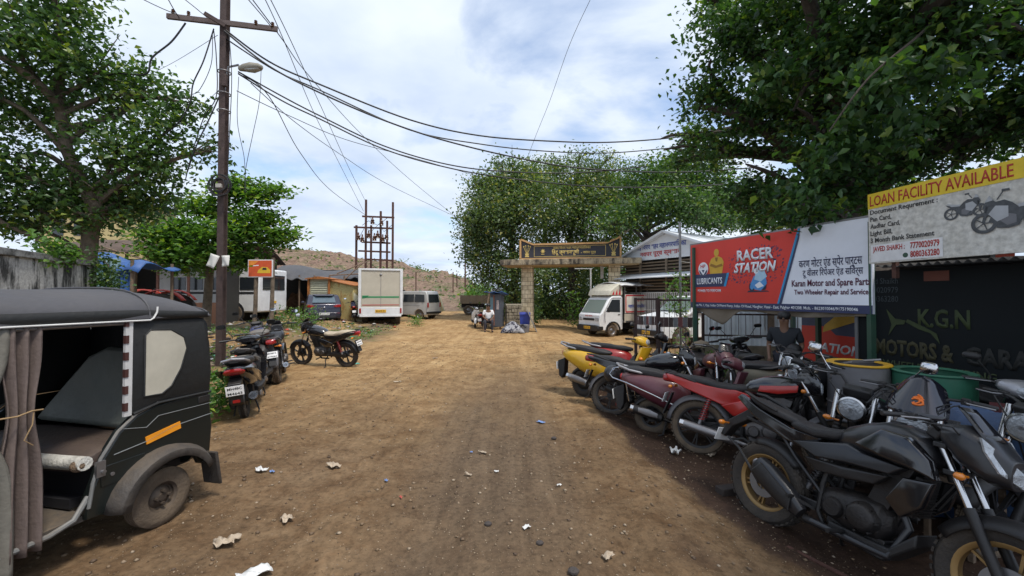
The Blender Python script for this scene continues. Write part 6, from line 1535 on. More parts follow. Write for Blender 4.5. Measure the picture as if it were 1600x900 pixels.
# transformer structure behind the box truck
zg = .5
o = thing('transformer_frame', 'rusty steel transformer frame with insulators rising behind the box truck', 'transformer frame', tuple(P(586, 462, 30).xy) + (zg,), 0)
def LT(px, py, Y=30): return P(px, py, Y) - o.location
for px_, y0 in ((557, 352), (572, 312), (595, 330), (614, 316), (580, 352), (605, 345)):
    b = MB(); dY = 30 if px_ in (557, 572, 595, 614) else 31.5
    q = LT(px_, y0, dY); b.beam((q.x, q.y, 0), (q.x, q.y, q.z), .13, .13); b.build('post', RUST, o)
for x0, x1, y_ in ((553, 612, 355), (566, 616, 338), (565, 610, 378), (560, 610, 392), (572, 614, 405)):
    b = MB(); b.beam(LT(x0, y_), LT(x1, y_ + 2), .10, .12); b.build('cross_beam', RUST, o)
for px_, y_ in ((560, 375), (566, 378), (576, 372), (585, 376), (590, 372), (598, 378), (604, 374), (582, 350), (596, 352)):
    b = MB(); q = LT(px_, y_, 29.8)
    b.lathe([(0, 0), (.16, 0), (.12, .08), (.17, .12), (.10, .2), (.15, .26), (.06, .36), (.05, .55), (0, .56)], q, 'z', 10); b.build('insulator', mat('brown_porcelain'), o)
b = MB(); b.tube([LT(562, 370), LT(570, 355), LT(580, 362), LT(592, 350), LT(600, 362), LT(612, 352)], .02, 5); b.tube([LT(566, 352), LT(576, 345), LT(590, 352), LT(606, 340)], .02, 5); b.build('jumper_wires', INK, o)

# tilted steel container door right of the van
o, Lk = frame_between('tilted_container', 'cream sheet-steel container lying tilted to the right of the van', 'container', P(671, 462, 29.5), P(692, 462, 29.5), .28)
o.rotation_euler[1] = R(-16)
b = MB(); b.bx(0, Lk * 1.05, 0, .9, 0, 1.15); b.build('shell', mat('cream_paint'), o, bevel=.02)
for i in range(4):
    b = MB(); b.bx(.05 + i * Lk * .33, .09 + i * Lk * .33, -.03, 0, 0, 1.15); b.build('rib', stain('rusty_yellow', (.5, .4, .2), (.4, .2, .05)), o)
# far pole and posts on the mound side
for px_, y0, Y_, lab in ((727, 372, 50, 'thin tall pole standing left of the banyan'), (708, 425, 48, 'short post on the slope right of the van'), (714, 427, 50, 'second short post on the slope, nearer the tall pole'), (650, 425, 45, 'short post on the mound above the van')):
    q = P(px_, y0, Y_); b = MB(); b.cyl((0, 0, -1), (0, 0, q.z), .09 if y0 < 400 else .06); t_ = tag(b.build('far_pole', RUST), lab, 'pole', 'thin poles by the mound'); t_.location = (q.x, q.y, 0)

# ---- kiosk, stone wall and bins left of the gate
p0, p1 = P(769, 462, 20.5), P(790, 462, 19.5)
o, Lk = frame_between('tea_kiosk', 'narrow grey metal kiosk with blue tarpaulin roof left of the gate', 'kiosk', P(766, 462, 20.4), P(782, 462, 20.2), 0)
b = MB(); b.bx(0, Lk, 0, .45, .15, 1.75); b.build('cabin', mat('kiosk_grey', (.09, .11, .14), .5, .2, dust=.2), o)
b = MB(); b.bx(Lk * .30, Lk * .42, -.01, .0, .2, 1.7); b.build('door_panel', mat('kiosk_orange', (.28, .10, .05), .7, dust=.2), o)
b = MB(); b.bx(0, Lk * .3, -.012, .0, .2, 1.6); b.build('blue_panel', PBT, o)
b = MB(); b.grid(lambda u, v: (-.2 + (Lk + .4) * u, -.35 + .9 * v, 1.86 - .14 * v + .03 * math.sin(u * 14)), 16, 4); b.build('tarpaulin_roof', BLT, o, solid=.02)
b = MB(); b.bx(Lk * .62, Lk * .85, -.015, 0, 1.0, 1.45); b.build('poster', mat('poster_print', (.45, .38, .36), .6, var=.5, scale=12), o)
for x_ in (.05, Lk - .05):
    b = MB(); b.bx(x_ - .03, x_ + .03, .05, .11, 0, .15); b.build('leg', RUST, o)
b = MB(); b.cyl((-.15, -.5, 0), (.1, -.3, 1.9), .04); b.build('prop_pole', WOOD, o)
p0, p1 = P(792, 462, 20.3), P(816, 462, 20.6)
o, Lk = frame_between('rubble_wall', 'short drystone wall between the grey kiosk and the gate pillar', 'wall', p0, p1, 0)
b = MB(); g3 = random.Random(9)
for r_ in range(7):
    x_ = 0
    while x_ < Lk - .05:
        w_ = g3.uniform(.09, .2); b.box((min(x_ + w_ / 2, Lk - w_ / 2), .15 + g3.uniform(-.02, .02), .08 + r_ * .17), (w_ * .93, .3, .155), rot=(g3.uniform(-.06, .06), g3.uniform(-.06, .06), 0)); x_ += w_
b.build('stones', mat('rubble_stone', (.20, .17, .12), .9, bump=.6, var=.45, scale=3), o, bevel=.015)
b = MB(); b.bx(-.02, Lk, .08, .24, 1.2, 1.27); b.build('mortar_cap', mat('lime_mortar', (.36, .32, .24), .9, bump=.4), o)
def bin_(loc, lab, m, h=.85, w_=.5, rz=0, lid=True):
    o = thing('wheelie_bin', lab, 'bin', loc, rz)
    b = MB(); b.box((0, 0, h / 2 + .03), (w_ * .82, w_ * .82, h), tx=1.22, ty=1.22); b.build('tub', m, o, bevel=.02)
    b = MB(); b.hull([(-w_ * .56, 0, h + .05, w_ * .5, .03, 4), (0, 0, h + .09, w_ * .54, .06, 4), (w_ * .56, 0, h + .05, w_ * .5, .03, 4)], 16); b.build('lid', m, o)
    b = MB(); b.cyl((-w_ * .45, -w_ * .3, .09), (-w_ * .45, w_ * .3, .09), .09); b.build('wheel', RUB, o); return o
q = G(820, 19.5); bin_(q, 'blue plastic bin at the foot of the left gate pillar', mat('blue_plastic', (.02, .05, .32), .4, dust=.15), .75, .5, R(90))
q = G(819, 19.0); o = tag(MB().box((0, 0, .16), (.42, .38, .38)).build('grey_crate', mat('grey_plastic', (.14, .14, .15), .6, dust=.3), bevel=.03), 'dusty grey crate standing in front of the blue bin', 'crate'); o.location = (q.x, q.y, 0)
q = G(831, 19.2); o = tag(MB().box((0, 0, .5), (.04, .55, 1.1), rot=(0, -.42, 0)).build('leaning_slab', mat('slab_grey', (.26, .25, .23), .85, bump=.3)), 'grey slab leaning against the left gate pillar', 'slab'); o.location = (q.x, q.y, 0)
o = thing('covered_load', 'low dark bundle under a checked cloth by the rubble wall', 'bundle', tuple(G(801, 18.8)), 0)
b = MB(); b.grid(lambda u, v: (-.55 + 1.1 * u, -.35 + .7 * v, .42 * math.sin(math.pi * min(1, max(0, u))) ** .6 * math.sin(math.pi * v) ** .6 * (1 + .2 * math.sin(u * 9 + v * 7))), 20, 14); b.build('cover_cloth', stain('checked_cloth', (.35, .35, .36), (.03, .03, .05), 1.6, 1, .47, .5), o, solid=.01)
b = MB(); b.tube([(.25, -.1, .2), (.45, -.1, .35), (.62, -.15, .22)], .05, 7); b.build('protruding_pipe', BPL, o)

# ---- the gate
GT = thing('entrance_gate', 'concrete entrance gate with black and gold name board on stone-clad pillars', 'gate', tuple(P(890, 462, 21.0).xy) + (0,), R(-11))
STONE = brickmat('cream_cladding', (.72, .62, .42), (.62, .52, .34), (.20, .15, .10), .30, .22, ms=.012)
CON = stain('dirty_concrete', (.40, .33, .22), (.06, .05, .04), .9, .35, .40, .58); GOLDF = mat('ochre_trim', (.52, .30, .12), .6, dust=.1)
k = 21 / 640.0
for x0, x1 in ((-2.46, -1.88), (1.95, 2.50)):
    b = MB(); b.bx(x0, x1, -.28, .28, -.5, 3.18); b.build('pillar', STONE, GT)
b = MB(); b.bx(-3.45, 3.45, -.95, .75, 3.22, 3.50); b.build('slab', CON, GT, bevel=.02)
b = MB(); b.bx(-3.35, 3.35, -.85, .65, 3.18, 3.22); b.build('slab_underside', mat('beam_ochre', (.48, .34, .17), .7, dust=.2), GT)
bd = [(-2.42, 3.52), (2.48, 3.52), (2.48, 4.52), (1.84, 4.26), (-1.78, 4.26), (-2.42, 4.52)]
b = MB(); b.prism(bd, -.62, -.42); nb = b.build('name_board', mat('board_black', (.022, .024, .035), .55, dust=.08), GT)
tr = MB(); M_ = lambda p_, q_: tr.beam((p_[0], -.65, p_[1]), (q_[0], -.65, q_[1]), .10, .085)
M_((-2.42, 4.54), (-1.78, 4.27)); M_((-1.78, 4.27), (1.84, 4.27)); M_((1.84, 4.27), (2.48, 4.54)); M_((-2.44, 3.50), (-2.44, 4.54)); M_((2.50, 3.50), (2.50, 4.54)); M_((-2.44, 3.54), (2.50, 3.54))
tr.build('board_trim', GOLDF, GT)
GLD = mat('gold_lettering', (.62, .46, .14), .45)
def rect_line(par, x0, x1, z0, z1, y, w_, m, nm='border_line'):
    b = MB(); b.bx(x0, x1, y - .004, y, z0, z0 + w_); b.bx(x0, x1, y - .004, y, z1 - w_, z1); b.bx(x0, x0 + w_, y - .004, y, z0 + w_, z1 - w_); b.bx(x1 - w_, x1, y - .004, y, z0 + w_, z1 - w_); return b.build(nm, m, par)
rect_line(nb, -1.75, 1.80, 3.64, 4.18, -.624, .02, GLD)
DEV1 = '\u0935\u0938\u0908 \u093f\u0935\u0930\u093e\u0930 \u0936\u0939\u0930 \u092e\u0939\u093e\u0928\u0917\u0930\u092a\u093e\u093f\u0932\u0915\u093e'
text(nb, DEV1, .12, -.78, 4.02, GLD, y=-.63, width=1.85, bold=.015)
text(nb, '\u093f\u0939\u0902\u0926\u0942 \u0938\u094d\u092e\u0936\u093e\u0928\u092d\u0942\u092e\u0940', .20, -.85, 3.76, GLD, y=-.63, width=1.35, bold=.02)
text(nb, '- \u0928\u0935\u0918\u0930 \u092a\u0942\u0930\u094d\u0935', .13, .60, 3.77, GLD, y=-.63, width=.72, bold=.015)
b = MB()
for i in range(8):
    a = i * math.pi / 4; b.beam((-1.30 + .05 * math.cos(a), -.63, 3.92 + .05 * math.sin(a)), (-1.30 + .13 * math.cos(a), -.63, 3.92 + .13 * math.sin(a)), .03, .012)
b.lathe([(0, -.645), (.075, -.64), (.085, -.625)], (-1.30, 0, 3.92), 'y', 20); b.beam((-1.38, -.63, 3.77), (-1.22, -.63, 3.77), .02, .03); b.build('emblem', GLD, nb)
for cx_ in (-2.11, 2.17):
    b = MB(); b.bx(cx_ - .10, cx_ + .10, -.628, -.622, 3.64, 3.70); b.prism([(cx_ - .11, 3.82), (cx_ + .11, 3.82), (cx_ + .07, 3.71), (cx_ - .07, 3.71)], -.628, -.622)
    for a_ in (-.6, -.25, .25, .6):
        b.tube([(cx_ + .05 * a_, -.626, 3.82), (cx_ + .14 * a_, -.626, 3.95), (cx_ + .28 * a_, -.626, 4.10 + .1 * (1 - abs(a_)))], .012, 5); b.ell((cx_ + .28 * a_, -.626, 4.13 + .1 * (1 - abs(a_))), (.035, .008, .045), 8, 6)
    b.build('vase_motif', GLD, nb)
b = MB(); b.tube([(2.30, -.3, 4.4), (2.55, -.5, 4.75), (2.75, -.6, 4.85)], .02, 6); b.hull([(2.70, -.6, 4.72, .05, .04), (2.78, -.6, 4.78, .09, .06), (2.98, -.6, 4.98, .09, .05), (3.03, -.6, 5.04, .03, .02)], 12); b.build('gate_lamp', mat('aged_lamp'), GT)
b = MB(); b.bx(1.55, 1.70, -.1, .1, 2.55, 3.16); b.build('meter_box', mat('pale_box'), GT)
o = thing('inner_lamp_post', 'slim white post standing behind the gate opening', 'post', tuple(P(923, 462, 23).xy) + (0,), 0)
b = MB(); b.cyl((0, 0, 0), (0, 0, 3.2), .045); b.beam((-.9, 0, 3.2), (.1, 0, 3.2), .04, .04); b.build('post', TW, o)

# ---- white gabled building
A_ = Vector((5.43, 21.06, 0)); B_ = Vector((8.50, 15.90, 0))
o, Lg = frame_between('gabled_building', 'white gabled hall with dark louvred front right of the gate', 'building', A_, B_, 0)
WTG = mat('white_cladding', (.68, .72, .76), .5, dust=.12, scale=1.2, dcol=(.3, .28, .25))
xa = 2.98; ze, zp = 3.37, 4.50
b = MB(); b.prism([(0, ze), (Lg, ze), (Lg, ze + .1), (xa, zp), (0, ze + .1)], 0, .08); gb = b.build('gable', WTG, o)
for x0, z0, x1, z1 in ((-.35, ze - .06, xa, zp + .08), (xa, zp + .08, Lg + .35, ze - .06)):
    b = MB(); b.add([(x0, -.25, z0), (x1, -.25, z1), (x1, 9, z1), (x0, 9, z0)], [(0, 1, 2, 3)]); b.build('roof', WTG, o, solid=.10, smooth=False)
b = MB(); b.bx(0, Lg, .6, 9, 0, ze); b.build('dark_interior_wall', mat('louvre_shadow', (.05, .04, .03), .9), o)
LVM = mat('louvre_beam', (.17, .13, .09), .8, dust=.25)
for zc in (2.95, 3.1, 3.24, 2.80): 
    b = MB(); b.box((Lg / 2, .05, zc), (Lg, .05, .055), rot=(.5, 0, 0)); b.build('louvre', LVM, o)
for zc in (2.25, 2.12, 1.98, 2.40):
    b = MB(); b.box((Lg / 2, .05, zc), (Lg, .05, .055), rot=(.5, 0, 0)); b.build('louvre', LVM, o)
b = MB(); b.add([(0, -.7, 2.50), (Lg, -.7, 2.50), (Lg, .1, 2.72), (0, .1, 2.72)], [(0, 1, 2, 3)]); b.build('awning', WTG, o, solid=.04, smooth=False)
for x_ in (.05, 1.5, 3.0, 4.5, Lg - .05):
    b = MB(); b.bx(x_ - .05, x_ + .05, -.02, .04, 0, ze); b.build('column', LVM, o)
b = MB(); b.bx(0, Lg, .12, .2, 0, 1.85); b.build('lower_wall', mat('pale_wall', (.42, .42, .40), .8, dust=.2), o)
b = MB()
for i in range(34): b.bx(.9 + i * .11, .93 + i * .11, -.03, 0, .2, 1.8)
for z_ in (.2, 1.0, 1.8): b.bx(.9, 4.6, -.04, .01, z_, z_ + .04)
b.build('window_grille', TW, o)
text(gb, DEV1, .22, 1.15, 3.88, BLUI, y=-.012, width=2.9, bold=.02); text(gb, '\u0928\u0935\u0918\u0930 \u092a\u0942\u0930\u094d\u0935 \u0938\u094d\u092e\u0936\u093e\u0928', .20, 1.5, 3.56, REDI, y=-.012, width=2.3, bold=.02)
for t_ in kids(gb): t_.rotation_euler = (0, 0, 0)
# street lamp pole before it
q = G(1063, 12.5); o = thing('lamp_pole', 'slim grey street lamp pole rising before the gabled building', 'lamp pole', q, 0)
b = MB(); b.cyl((0, 0, 0), (0, 0, 4.1), .045, .035); b.build('pole', STL, o)
b = MB(); b.tube([(0, 0, 2.9), (.25, 0, 2.86), (.6, .0, 2.84)], .012, 6); b.box((.66, 0, 2.82), (.16, .08, .07)); b.build('camera_bracket', mat('pale_box'), o, bevel=.01)
vine('climbing_weed', 'straggly climber growing up the grey lamp pole', [q + Vector((0, 0, .2)), q + Vector((.1, -.05, 1.2)), q + Vector((-.15, 0, 1.9)), q + Vector((.05, 0, 2.5)), q + Vector((-.35, 0, 2.0)), q + Vector((-.1, 0, 1.2))], 420, .16, .10, LF_BRIGHT, 51)

# ---- rusty iron gate and fence
zt_ = 1.62; IRN = mat('fence_iron', (.060, .035, .030), .75, .3, bump=.3, var=.3)
def ironfence(name, label, A, B_, z0, z1, step=.11, plate_=None, rails=()):
    o, Lf = frame_between(name, label, 'fence', A, B_, 0)
    b = MB(); n = int(Lf / step)
    for i in range(n + 1): b.cyl((i * Lf / n, 0, z0), (i * Lf / n, 0, z1), .0062, n=6)
    b.build('bars', IRN, o)
    for z_ in (z0 + .05, z1) + tuple(rails):
        b = MB(); b.bx(0, Lf, -.02, .02, z_ - .02, z_ + .02); b.build('rail', IRN, o)
    for x_ in (0, Lf):
        b = MB(); b.bx(x_ - .03, x_ + .03, -.03, .03, -.25, z1 + .03); b.build('post', IRN, o)
    if plate_:
        cols = [(.06, .03, .03), (.06, .03, .03), (.045, .03, .03), (.16, .17, .18), (.17, .05, .05), (.15, .15, .16), (.05, .03, .03), (.055, .03, .03)]
        for i, cc in enumerate(cols):
            b = MB(); b.bx(i * Lf / 8 + .002, (i + 1) * Lf / 8 - .002, -.04, -.03, plate_[0], plate_[1]); b.build('infill_plate', mat('infill_%d' % (i % 6), cc, .7, dust=.2), o)
    return o
ironfence('iron_gate_leaf', 'narrow rusty iron gate leaf left of the fence, top rail at eye level', P(993, 462, 9.4), P(1027, 462, 9.2), .30, 1.60, plate_=(1.02, 1.22))
ironfence('iron_fence', 'rusty iron fence panel with grey and maroon plates by the green post', P(1029, 462, 9.2), P(1088, 462, 9.1), .30, 1.58, plate_=(.98, 1.20))
ironfence('iron_railing', 'low iron railing before the pale corrugated sheets under the red board', P(1098, 462, 10.2), P(1330, 462, 9.6), .65, 1.22, .16)
o, Lf = frame_between('corrugated_wall', 'pale blue-grey corrugated sheet wall seen below the red signboard', 'wall', P(1096, 462, 11.2), P(1420, 462, 10.2), 0)
b = MB(); corr(b, 0, Lf, 0, .35, 1.75, .12, .016); b.build('sheets', mat('pale_blue_sheet', (.74, .80, .84), .5, .0, dust=.15, scale=2), o)
b = MB(); b.bx(0, Lf, -.12, .12, -.3, .35); b.build('rubble_base', mat('rubble_stone'), o)
b = MB(); b.bx(1.6, 1.75, -.1, -.05, .75, 1.7); b.build('post', WOOD, o)

# ---------------------------------------------------------------- workshop
A_ = Vector((3.85, 8.8, 0)); B_ = Vector((4.93, 5.6, 0))
RB, Lr = frame_between('racer_signboard', 'long red and white workshop signboard reading RACER STATION', 'signboard', A_, B_, 0)
z0, z1 = 1.545, 2.76
REDB = mat('board_red', (.66, .045, .03), .45, dust=.03, scale=1); WB = mat('board_white', (.80, .83, .90), .45, dust=.03, scale=1); NAV = mat('board_navy', (.035, .045, .11), .45); CY = mat('board_cyan', (.03, .28, .55), .45)
b = MB(); b.bx(0, Lr, 0, .05, z0 - .12, z1); b.build('board', WB, RB, bevel=.004)
b = MB(); b.bx(-.03, Lr + .03, .0, .06, z1, z1 + .03); b.bx(-.03, 0, .0, .06, z0 - .12, z1); b.build('frame', STL, RB)
xs_ = 2.35
flat(RB, [(0, z0), (xs_ - .37, z0), (xs_, z1), (0, z1)], REDB, -.004, 'red_field')
flat(RB, [(xs_ - .37, z0), (xs_ - .33, z0), (xs_ + .04, z1), (xs_, z1)], CY, -.0045, 'cyan_stripe')
flat(RB, [(xs_ - .335, z0), (xs_ - .29, z0), (xs_ + .02, z0 + 1.05), (xs_ + .04, z1)], NAV, -.0065, 'navy_stripe')
flat(RB, [(0, z0 - .12), (Lr, z0 - .12), (Lr, z0), (0, z0)], NAV, -.004, 'navy_strip')
WL = mat('letter_white', (.78, .80, .84), .5, var=0); NL = mat('letter_navy', (.03, .035, .09), .5, var=0); ML = mat('letter_maroon', (.10, .02, .05), .5, var=0)
text(RB, 'RACER', .195, 1.19, 2.33, WL, y=-.016, width=.74, bold=.035); text(RB, 'STATION', .175, 1.12, 2.11, WL, y=-.016, width=.86, bold=.04, shear=.25)
g4 = random.Random(3); b = MB()                       # chequered spray round the title
for i in range(260):
    u_ = g4.uniform(0, 1); x_ = .98 + 1.12 * u_ ; z_ = 2.22 + .36 * g4.uniform(-1, 1) * (1 - abs(2 * u_ - 1) ** 2 * .3); s_ = g4.uniform(.012, .028)
    if 0: continue
    b.add([(x_, -.006, z_), (x_ + s_, -.006, z_ + s_ * .2), (x_ + s_ * 1.2, -.006, z_ + s_ * 1.2), (x_ + s_ * .2, -.006, z_ + s_)], [(0, 1, 2, 3)])
b.build('printed_pattern', NAV, RB, smooth=False)
# flat picture of a racing motorcycle with a rider
def poly(par, pts, m, y, nm): return flat(par, pts, m, y, nm)
BLUP = mat('print_blue', (.08, .28, .60), .5); LBP = mat('print_pale_blue', (.40, .60, .75), .5); DKP = mat('print_dark', (.02, .025, .05), .5)
cx_, cz_ = 1.60, 1.87
poly(RB, [(cx_ - .20, cz_ - .13), (cx_ + .24, cz_ - .12), (cx_ + .20, cz_ - .10), (cx_ - .18, cz_ - .10)], DKP, -.0075, 'bike_shadow')
for ex, ez, rr_, mm_ in ((-.10, -.03, .085, DKP), (-.10, -.03, .05, BLUP), (.13, -.02, .075, DKP)):
    poly(RB, [(cx_ + ex + rr_ * .75 * math.cos(a), cz_ + ez + rr_ * math.sin(a)) for a in [i * math.pi / 8 for i in range(16)]], mm_, -.008 - (.001 if mm_ is BLUP else 0), 'bike_picture')
poly(RB, [(cx_ - .13, cz_ + .02), (cx_ - .06, cz_ + .16), (cx_ + .06, cz_ + .20), (cx_ + .18, cz_ + .12), (cx_ + .20, cz_ + .02), (cx_ + .08, cz_ - .10), (cx_ - .04, cz_ - .08)], BLUP, -.010, 'bike_picture')
poly(RB, [(cx_ - .05, cz_ + .10), (cx_ - .02, cz_ + .22), (cx_ + .04, cz_ + .27), (cx_ + .16, cz_ + .24), (cx_ + .20, cz_ + .14), (cx_ + .08, cz_ + .06)], LBP, -.0115, 'rider_picture')
poly(RB, [(cx_ + -.01 + .05 * math.cos(a), cz_ + .25 + .05 * math.sin(a)) for a in [i * math.pi / 6 for i in range(12)]], WL, -.013, 'rider_picture')
poly(RB, [(cx_ - .04, cz_ + .0), (cx_ + .06, cz_ + .06), (cx_ + .14, cz_ - .02), (cx_ + .02, cz_ - .06)], WL, -.0125, 'bike_picture')
# golden figure, emblem, LUBRICANTS label
GP = mat('print_gold', (.62, .38, .04), .45); GPD = mat('print_gold_dark', (.30, .15, .02), .5)
GX = lambda pts, dx_=.12, k=1.0, dz=.06: [((x - .585) * 1.15 + .70, z + dz) for x, z in pts]
poly(RB, GX([(.44, 2.05), (.70, 2.05), (.74, 2.28), (.70, 2.36), (.63, 2.40), (.55, 2.40), (.47, 2.36), (.42, 2.26)]), GP, -.008, 'golden_figure')
poly(RB, GX([(.585 + .055 * math.cos(a), 2.475 + .075 * math.sin(a)) for a in [i * math.pi / 7 for i in range(14)]]), GP, -.0095, 'golden_figure')
poly(RB, GX([(.44, 2.22), (.56, 2.17), (.72, 2.20), (.70, 2.25), (.58, 2.22), (.46, 2.27)]), GPD, -.0105, 'golden_figure')
poly(RB, GX([(.555, 2.38), (.615, 2.38), (.60, 2.30), (.57, 2.30)]), GPD, -.0105, 'golden_figure')
EM = lambda pts: [((x - .24) * 1.15 + .36, (z - 2.10) * 1.1 + 2.22) for x, z in pts]
poly(RB, EM([(.24 + .115 * math.cos(a), 2.11 + .125 * math.sin(a)) for a in [i * math.pi / 12 for i in range(24)]]), WL, -.0145, 'emblem')
poly(RB, EM([(.24 + .095 * math.cos(a), 2.09 + .105 * math.sin(a)) for a in [math.pi + i * math.pi / 12 for i in range(13)]]), NAV, -.0160, 'emblem')
poly(RB, EM([(.15, 2.10), (.20, 2.10), (.24, 2.03), (.28, 2.10), (.33, 2.10), (.24, 1.99)]), WL, -.0175, 'emblem')
text(RB, 'HP', .075, .29, 2.25, mat('letter_red', (.5, .02, .02), .5), y=-.0175, width=.13, bold=.02)
poly(RB, [(.12, 1.86), (.93, 1.86), (1.01, 2.12), (.12, 2.12)], NAV, -.0120, 'label_field'); poly(RB, [(.875, 1.86), (.93, 1.86), (1.01, 2.12), (.955, 2.12)], CY, -.0132, 'label_field')
text(RB, 'LUBRICANTS', .125, .18, 1.92, WL, y=-.0145, width=.66, bold=.02); text(RB, 'POWER TO PERFORM', .055, .20, 1.755, WL, y=-.008, width=.60, bold=.02)
text(RB, '\u0915\u0930\u0923 \u092e\u094b\u091f\u0930 \u090f\u0902\u0921 \u0938\u094d\u092a\u0947\u0930 \u092a\u093e\u0930\u094d\u091f\u0938', .12, 2.36, 2.13, NL, y=-.006, width=.90, bold=.01); text(RB, '\u091f\u0942 \u0935\u0940\u0932\u0930 \u093f\u0930\u092a\u0947\u0905\u0930 \u090f\u0902\u0921 \u0938\u093f\u0935\u0930\u094d\u0938', .10, 2.42, 1.99, NL, y=-.006, width=.85, bold=.01)
text(RB, 'Karan Motor and Spare Parts', .105, 2.24, 1.83, ML, y=-.006, width=1.12, bold=.02); text(RB, 'Two Wheeler Repair and Service', .08, 2.28, 1.70, ML, y=-.006, width=1.05, bold=.02)
text(RB, 'Shop No. 1, Opp. Indian Oil Petrol Pump, Indian Oil Road, Navghar, Vasai - East, Palghar 401208. Mob. - 8623010046/9175190046', .050, .10, 1.462, WL, y=-.0075, width=3.1, bold=.01)
GRN = mat('green_paint', (.015, .07, .045), .5, dust=.15)
SH = thing('workshop_canopy', 'open tin-roofed workshop bay with green posts behind the red signboard', 'workshop', (0, 0, 0), 0)
for q in ((3.88, 8.7), (4.95, 5.65), (6.1, 8.9), (6.6, 5.8), (5.75, 7.7)):
    b = MB(); b.bx(q[0] - .035, q[0] + .035, q[1] - .035, q[1] + .035, -.25, 2.7); b.build('post', GRN, SH)
def roofz(x): return 2.70 - .04 * (x - 4.0)
b = MB()
b.grid(lambda u, v: ((3.95 + (1.05 + 3.2 * 0) * v) + 3.3 * u, 8.75 - 3.1 * v, 2.68 - .12 * u + .012 * math.sin(v * 260)), 2, 160); b.build('tin_roof', DARKTIN, SH, solid=.01)
b = MB(); b.bx(6.55, 6.62, 5.6, 7.05, -.2, 2.6); b.build('side_wall', mat('dark_wall'), SH)
# hanging cloth below the board
def bx_at(t): return A_.lerp(B_, t)
b = MB()
def clo(u, v):
    q = bx_at(u * .98); drop = .07 + .03 * math.sin(u * 11) + (.24 * max(0, 1 - abs(u - .22) / .14)); return (q.x + .06 + .03 * math.sin(u * 30 + v), q.y + .02, 1.43 - drop * v)
b.grid(clo, 80, 6); b.build('hanging_cloth', mat('dirty_cloth', (.20, .17, .13), .9, dust=.4, bump=.3), SH, solid=.006)
# inner banner
IB, Li = frame_between('inner_banner', 'shaded red and blue banner reading RACER STATION inside the bay', 'banner', (5.9, 8.35, 0), (6.05, 6.95, 0), 0)
b = MB(); b.bx(0, Li, 0, .03, .35, 1.62); b.build('board', mat('banner_blue', (.05, .07, .14), .5), IB)
flat(IB, [(0, .35), (Li, .35), (Li, .95), (Li * .55, .95), (Li * .42, 1.10), (0, 1.08)], REDB, -.004, 'red_field'); flat(IB, [(Li * .35, .98), (Li * .9, 1.25), (Li * .95, 1.38), (Li * .55, 1.30), (Li * .38, 1.12)], GP, -.006, 'golden_shape')
text(IB, 'RACER', .17, .18, 1.42, WL, y=-.008, width=1.05, bold=.03); text(IB, 'STATION', .17, .15, .62, WL, y=-.008, width=1.15, bold=.03, shear=.2)
flat(IB, [(Li * .82, 1.14), (Li, 1.14), (Li, 1.40), (Li * .82, 1.40)], WL, -.007, 'paper_notice')
# loan board
LB, Ll = frame_between('loan_signboard', 'weathered white and yellow signboard reading LOAN FACILITY AVAILABLE', 'signboard', (4.73, 5.42, 0), (5.04, 3.30, 0), 0)
z0, z1 = 2.10, 3.02
WBB = stain('weathered_white', (.68, .66, .60), (.52, .49, .42), .8, .5, .3, .6); 
b = MB(); b.bx(0, Ll, 0, .04, z0, z1); b.build('board', WBB, LB, bevel=.003)
flat(LB, [(0, z1 - .20), (Ll, z1 - .20), (Ll, z1), (0, z1)], mat('board_yellow', (.70, .50, .02), .5, dust=.05), -.004, 'yellow_band')
RL = mat('letter_red_dark', (.42, .03, .02), .5, var=.1); BKL = mat('letter_black', (.03, .03, .03), .5, var=0)
text(LB, 'LOAN FACILITY AVAILABLE', .135, .03, z1 - .165, RL, y=-.007, width=1.40, bold=.01)
for i, (s_, w_) in enumerate((('Document Requrement :', .76), ('Pan Card,', .26), ('Aadhar Card,', .36), ('Light Bill,', .27), ('3 Month Bank Statement', .72))): text(LB, s_, .062, .03, z1 - .275 - i * .093, BKL, y=-.005, width=w_, bold=.014)
flat(LB, [(.03, z0 + .02), (.83, z0 + .02), (.83, z0 + .24), (.03, z0 + .24)], mat('label_white', (.72, .71, .70), .5), -.004, 'name_label')
text(LB, 'JAVED SHAIKH :', .065, .06, z0 + .155, RL, y=-.007, width=.38, bold=.02); text(LB, '7770020979', .075, .50, z0 + .15, RL, y=-.007, width=.30, bold=.025); text(LB, '8080363280', .075, .50, z0 + .045, RL, y=-.007, width=.30, bold=.025)
b = MB(); b.lathe([(0, -.009), (.028, -.0085), (.030, -.005)], (.445, 0, z0 + .075), 'y', 16); b.build('phone_symbol', GRN, LB)
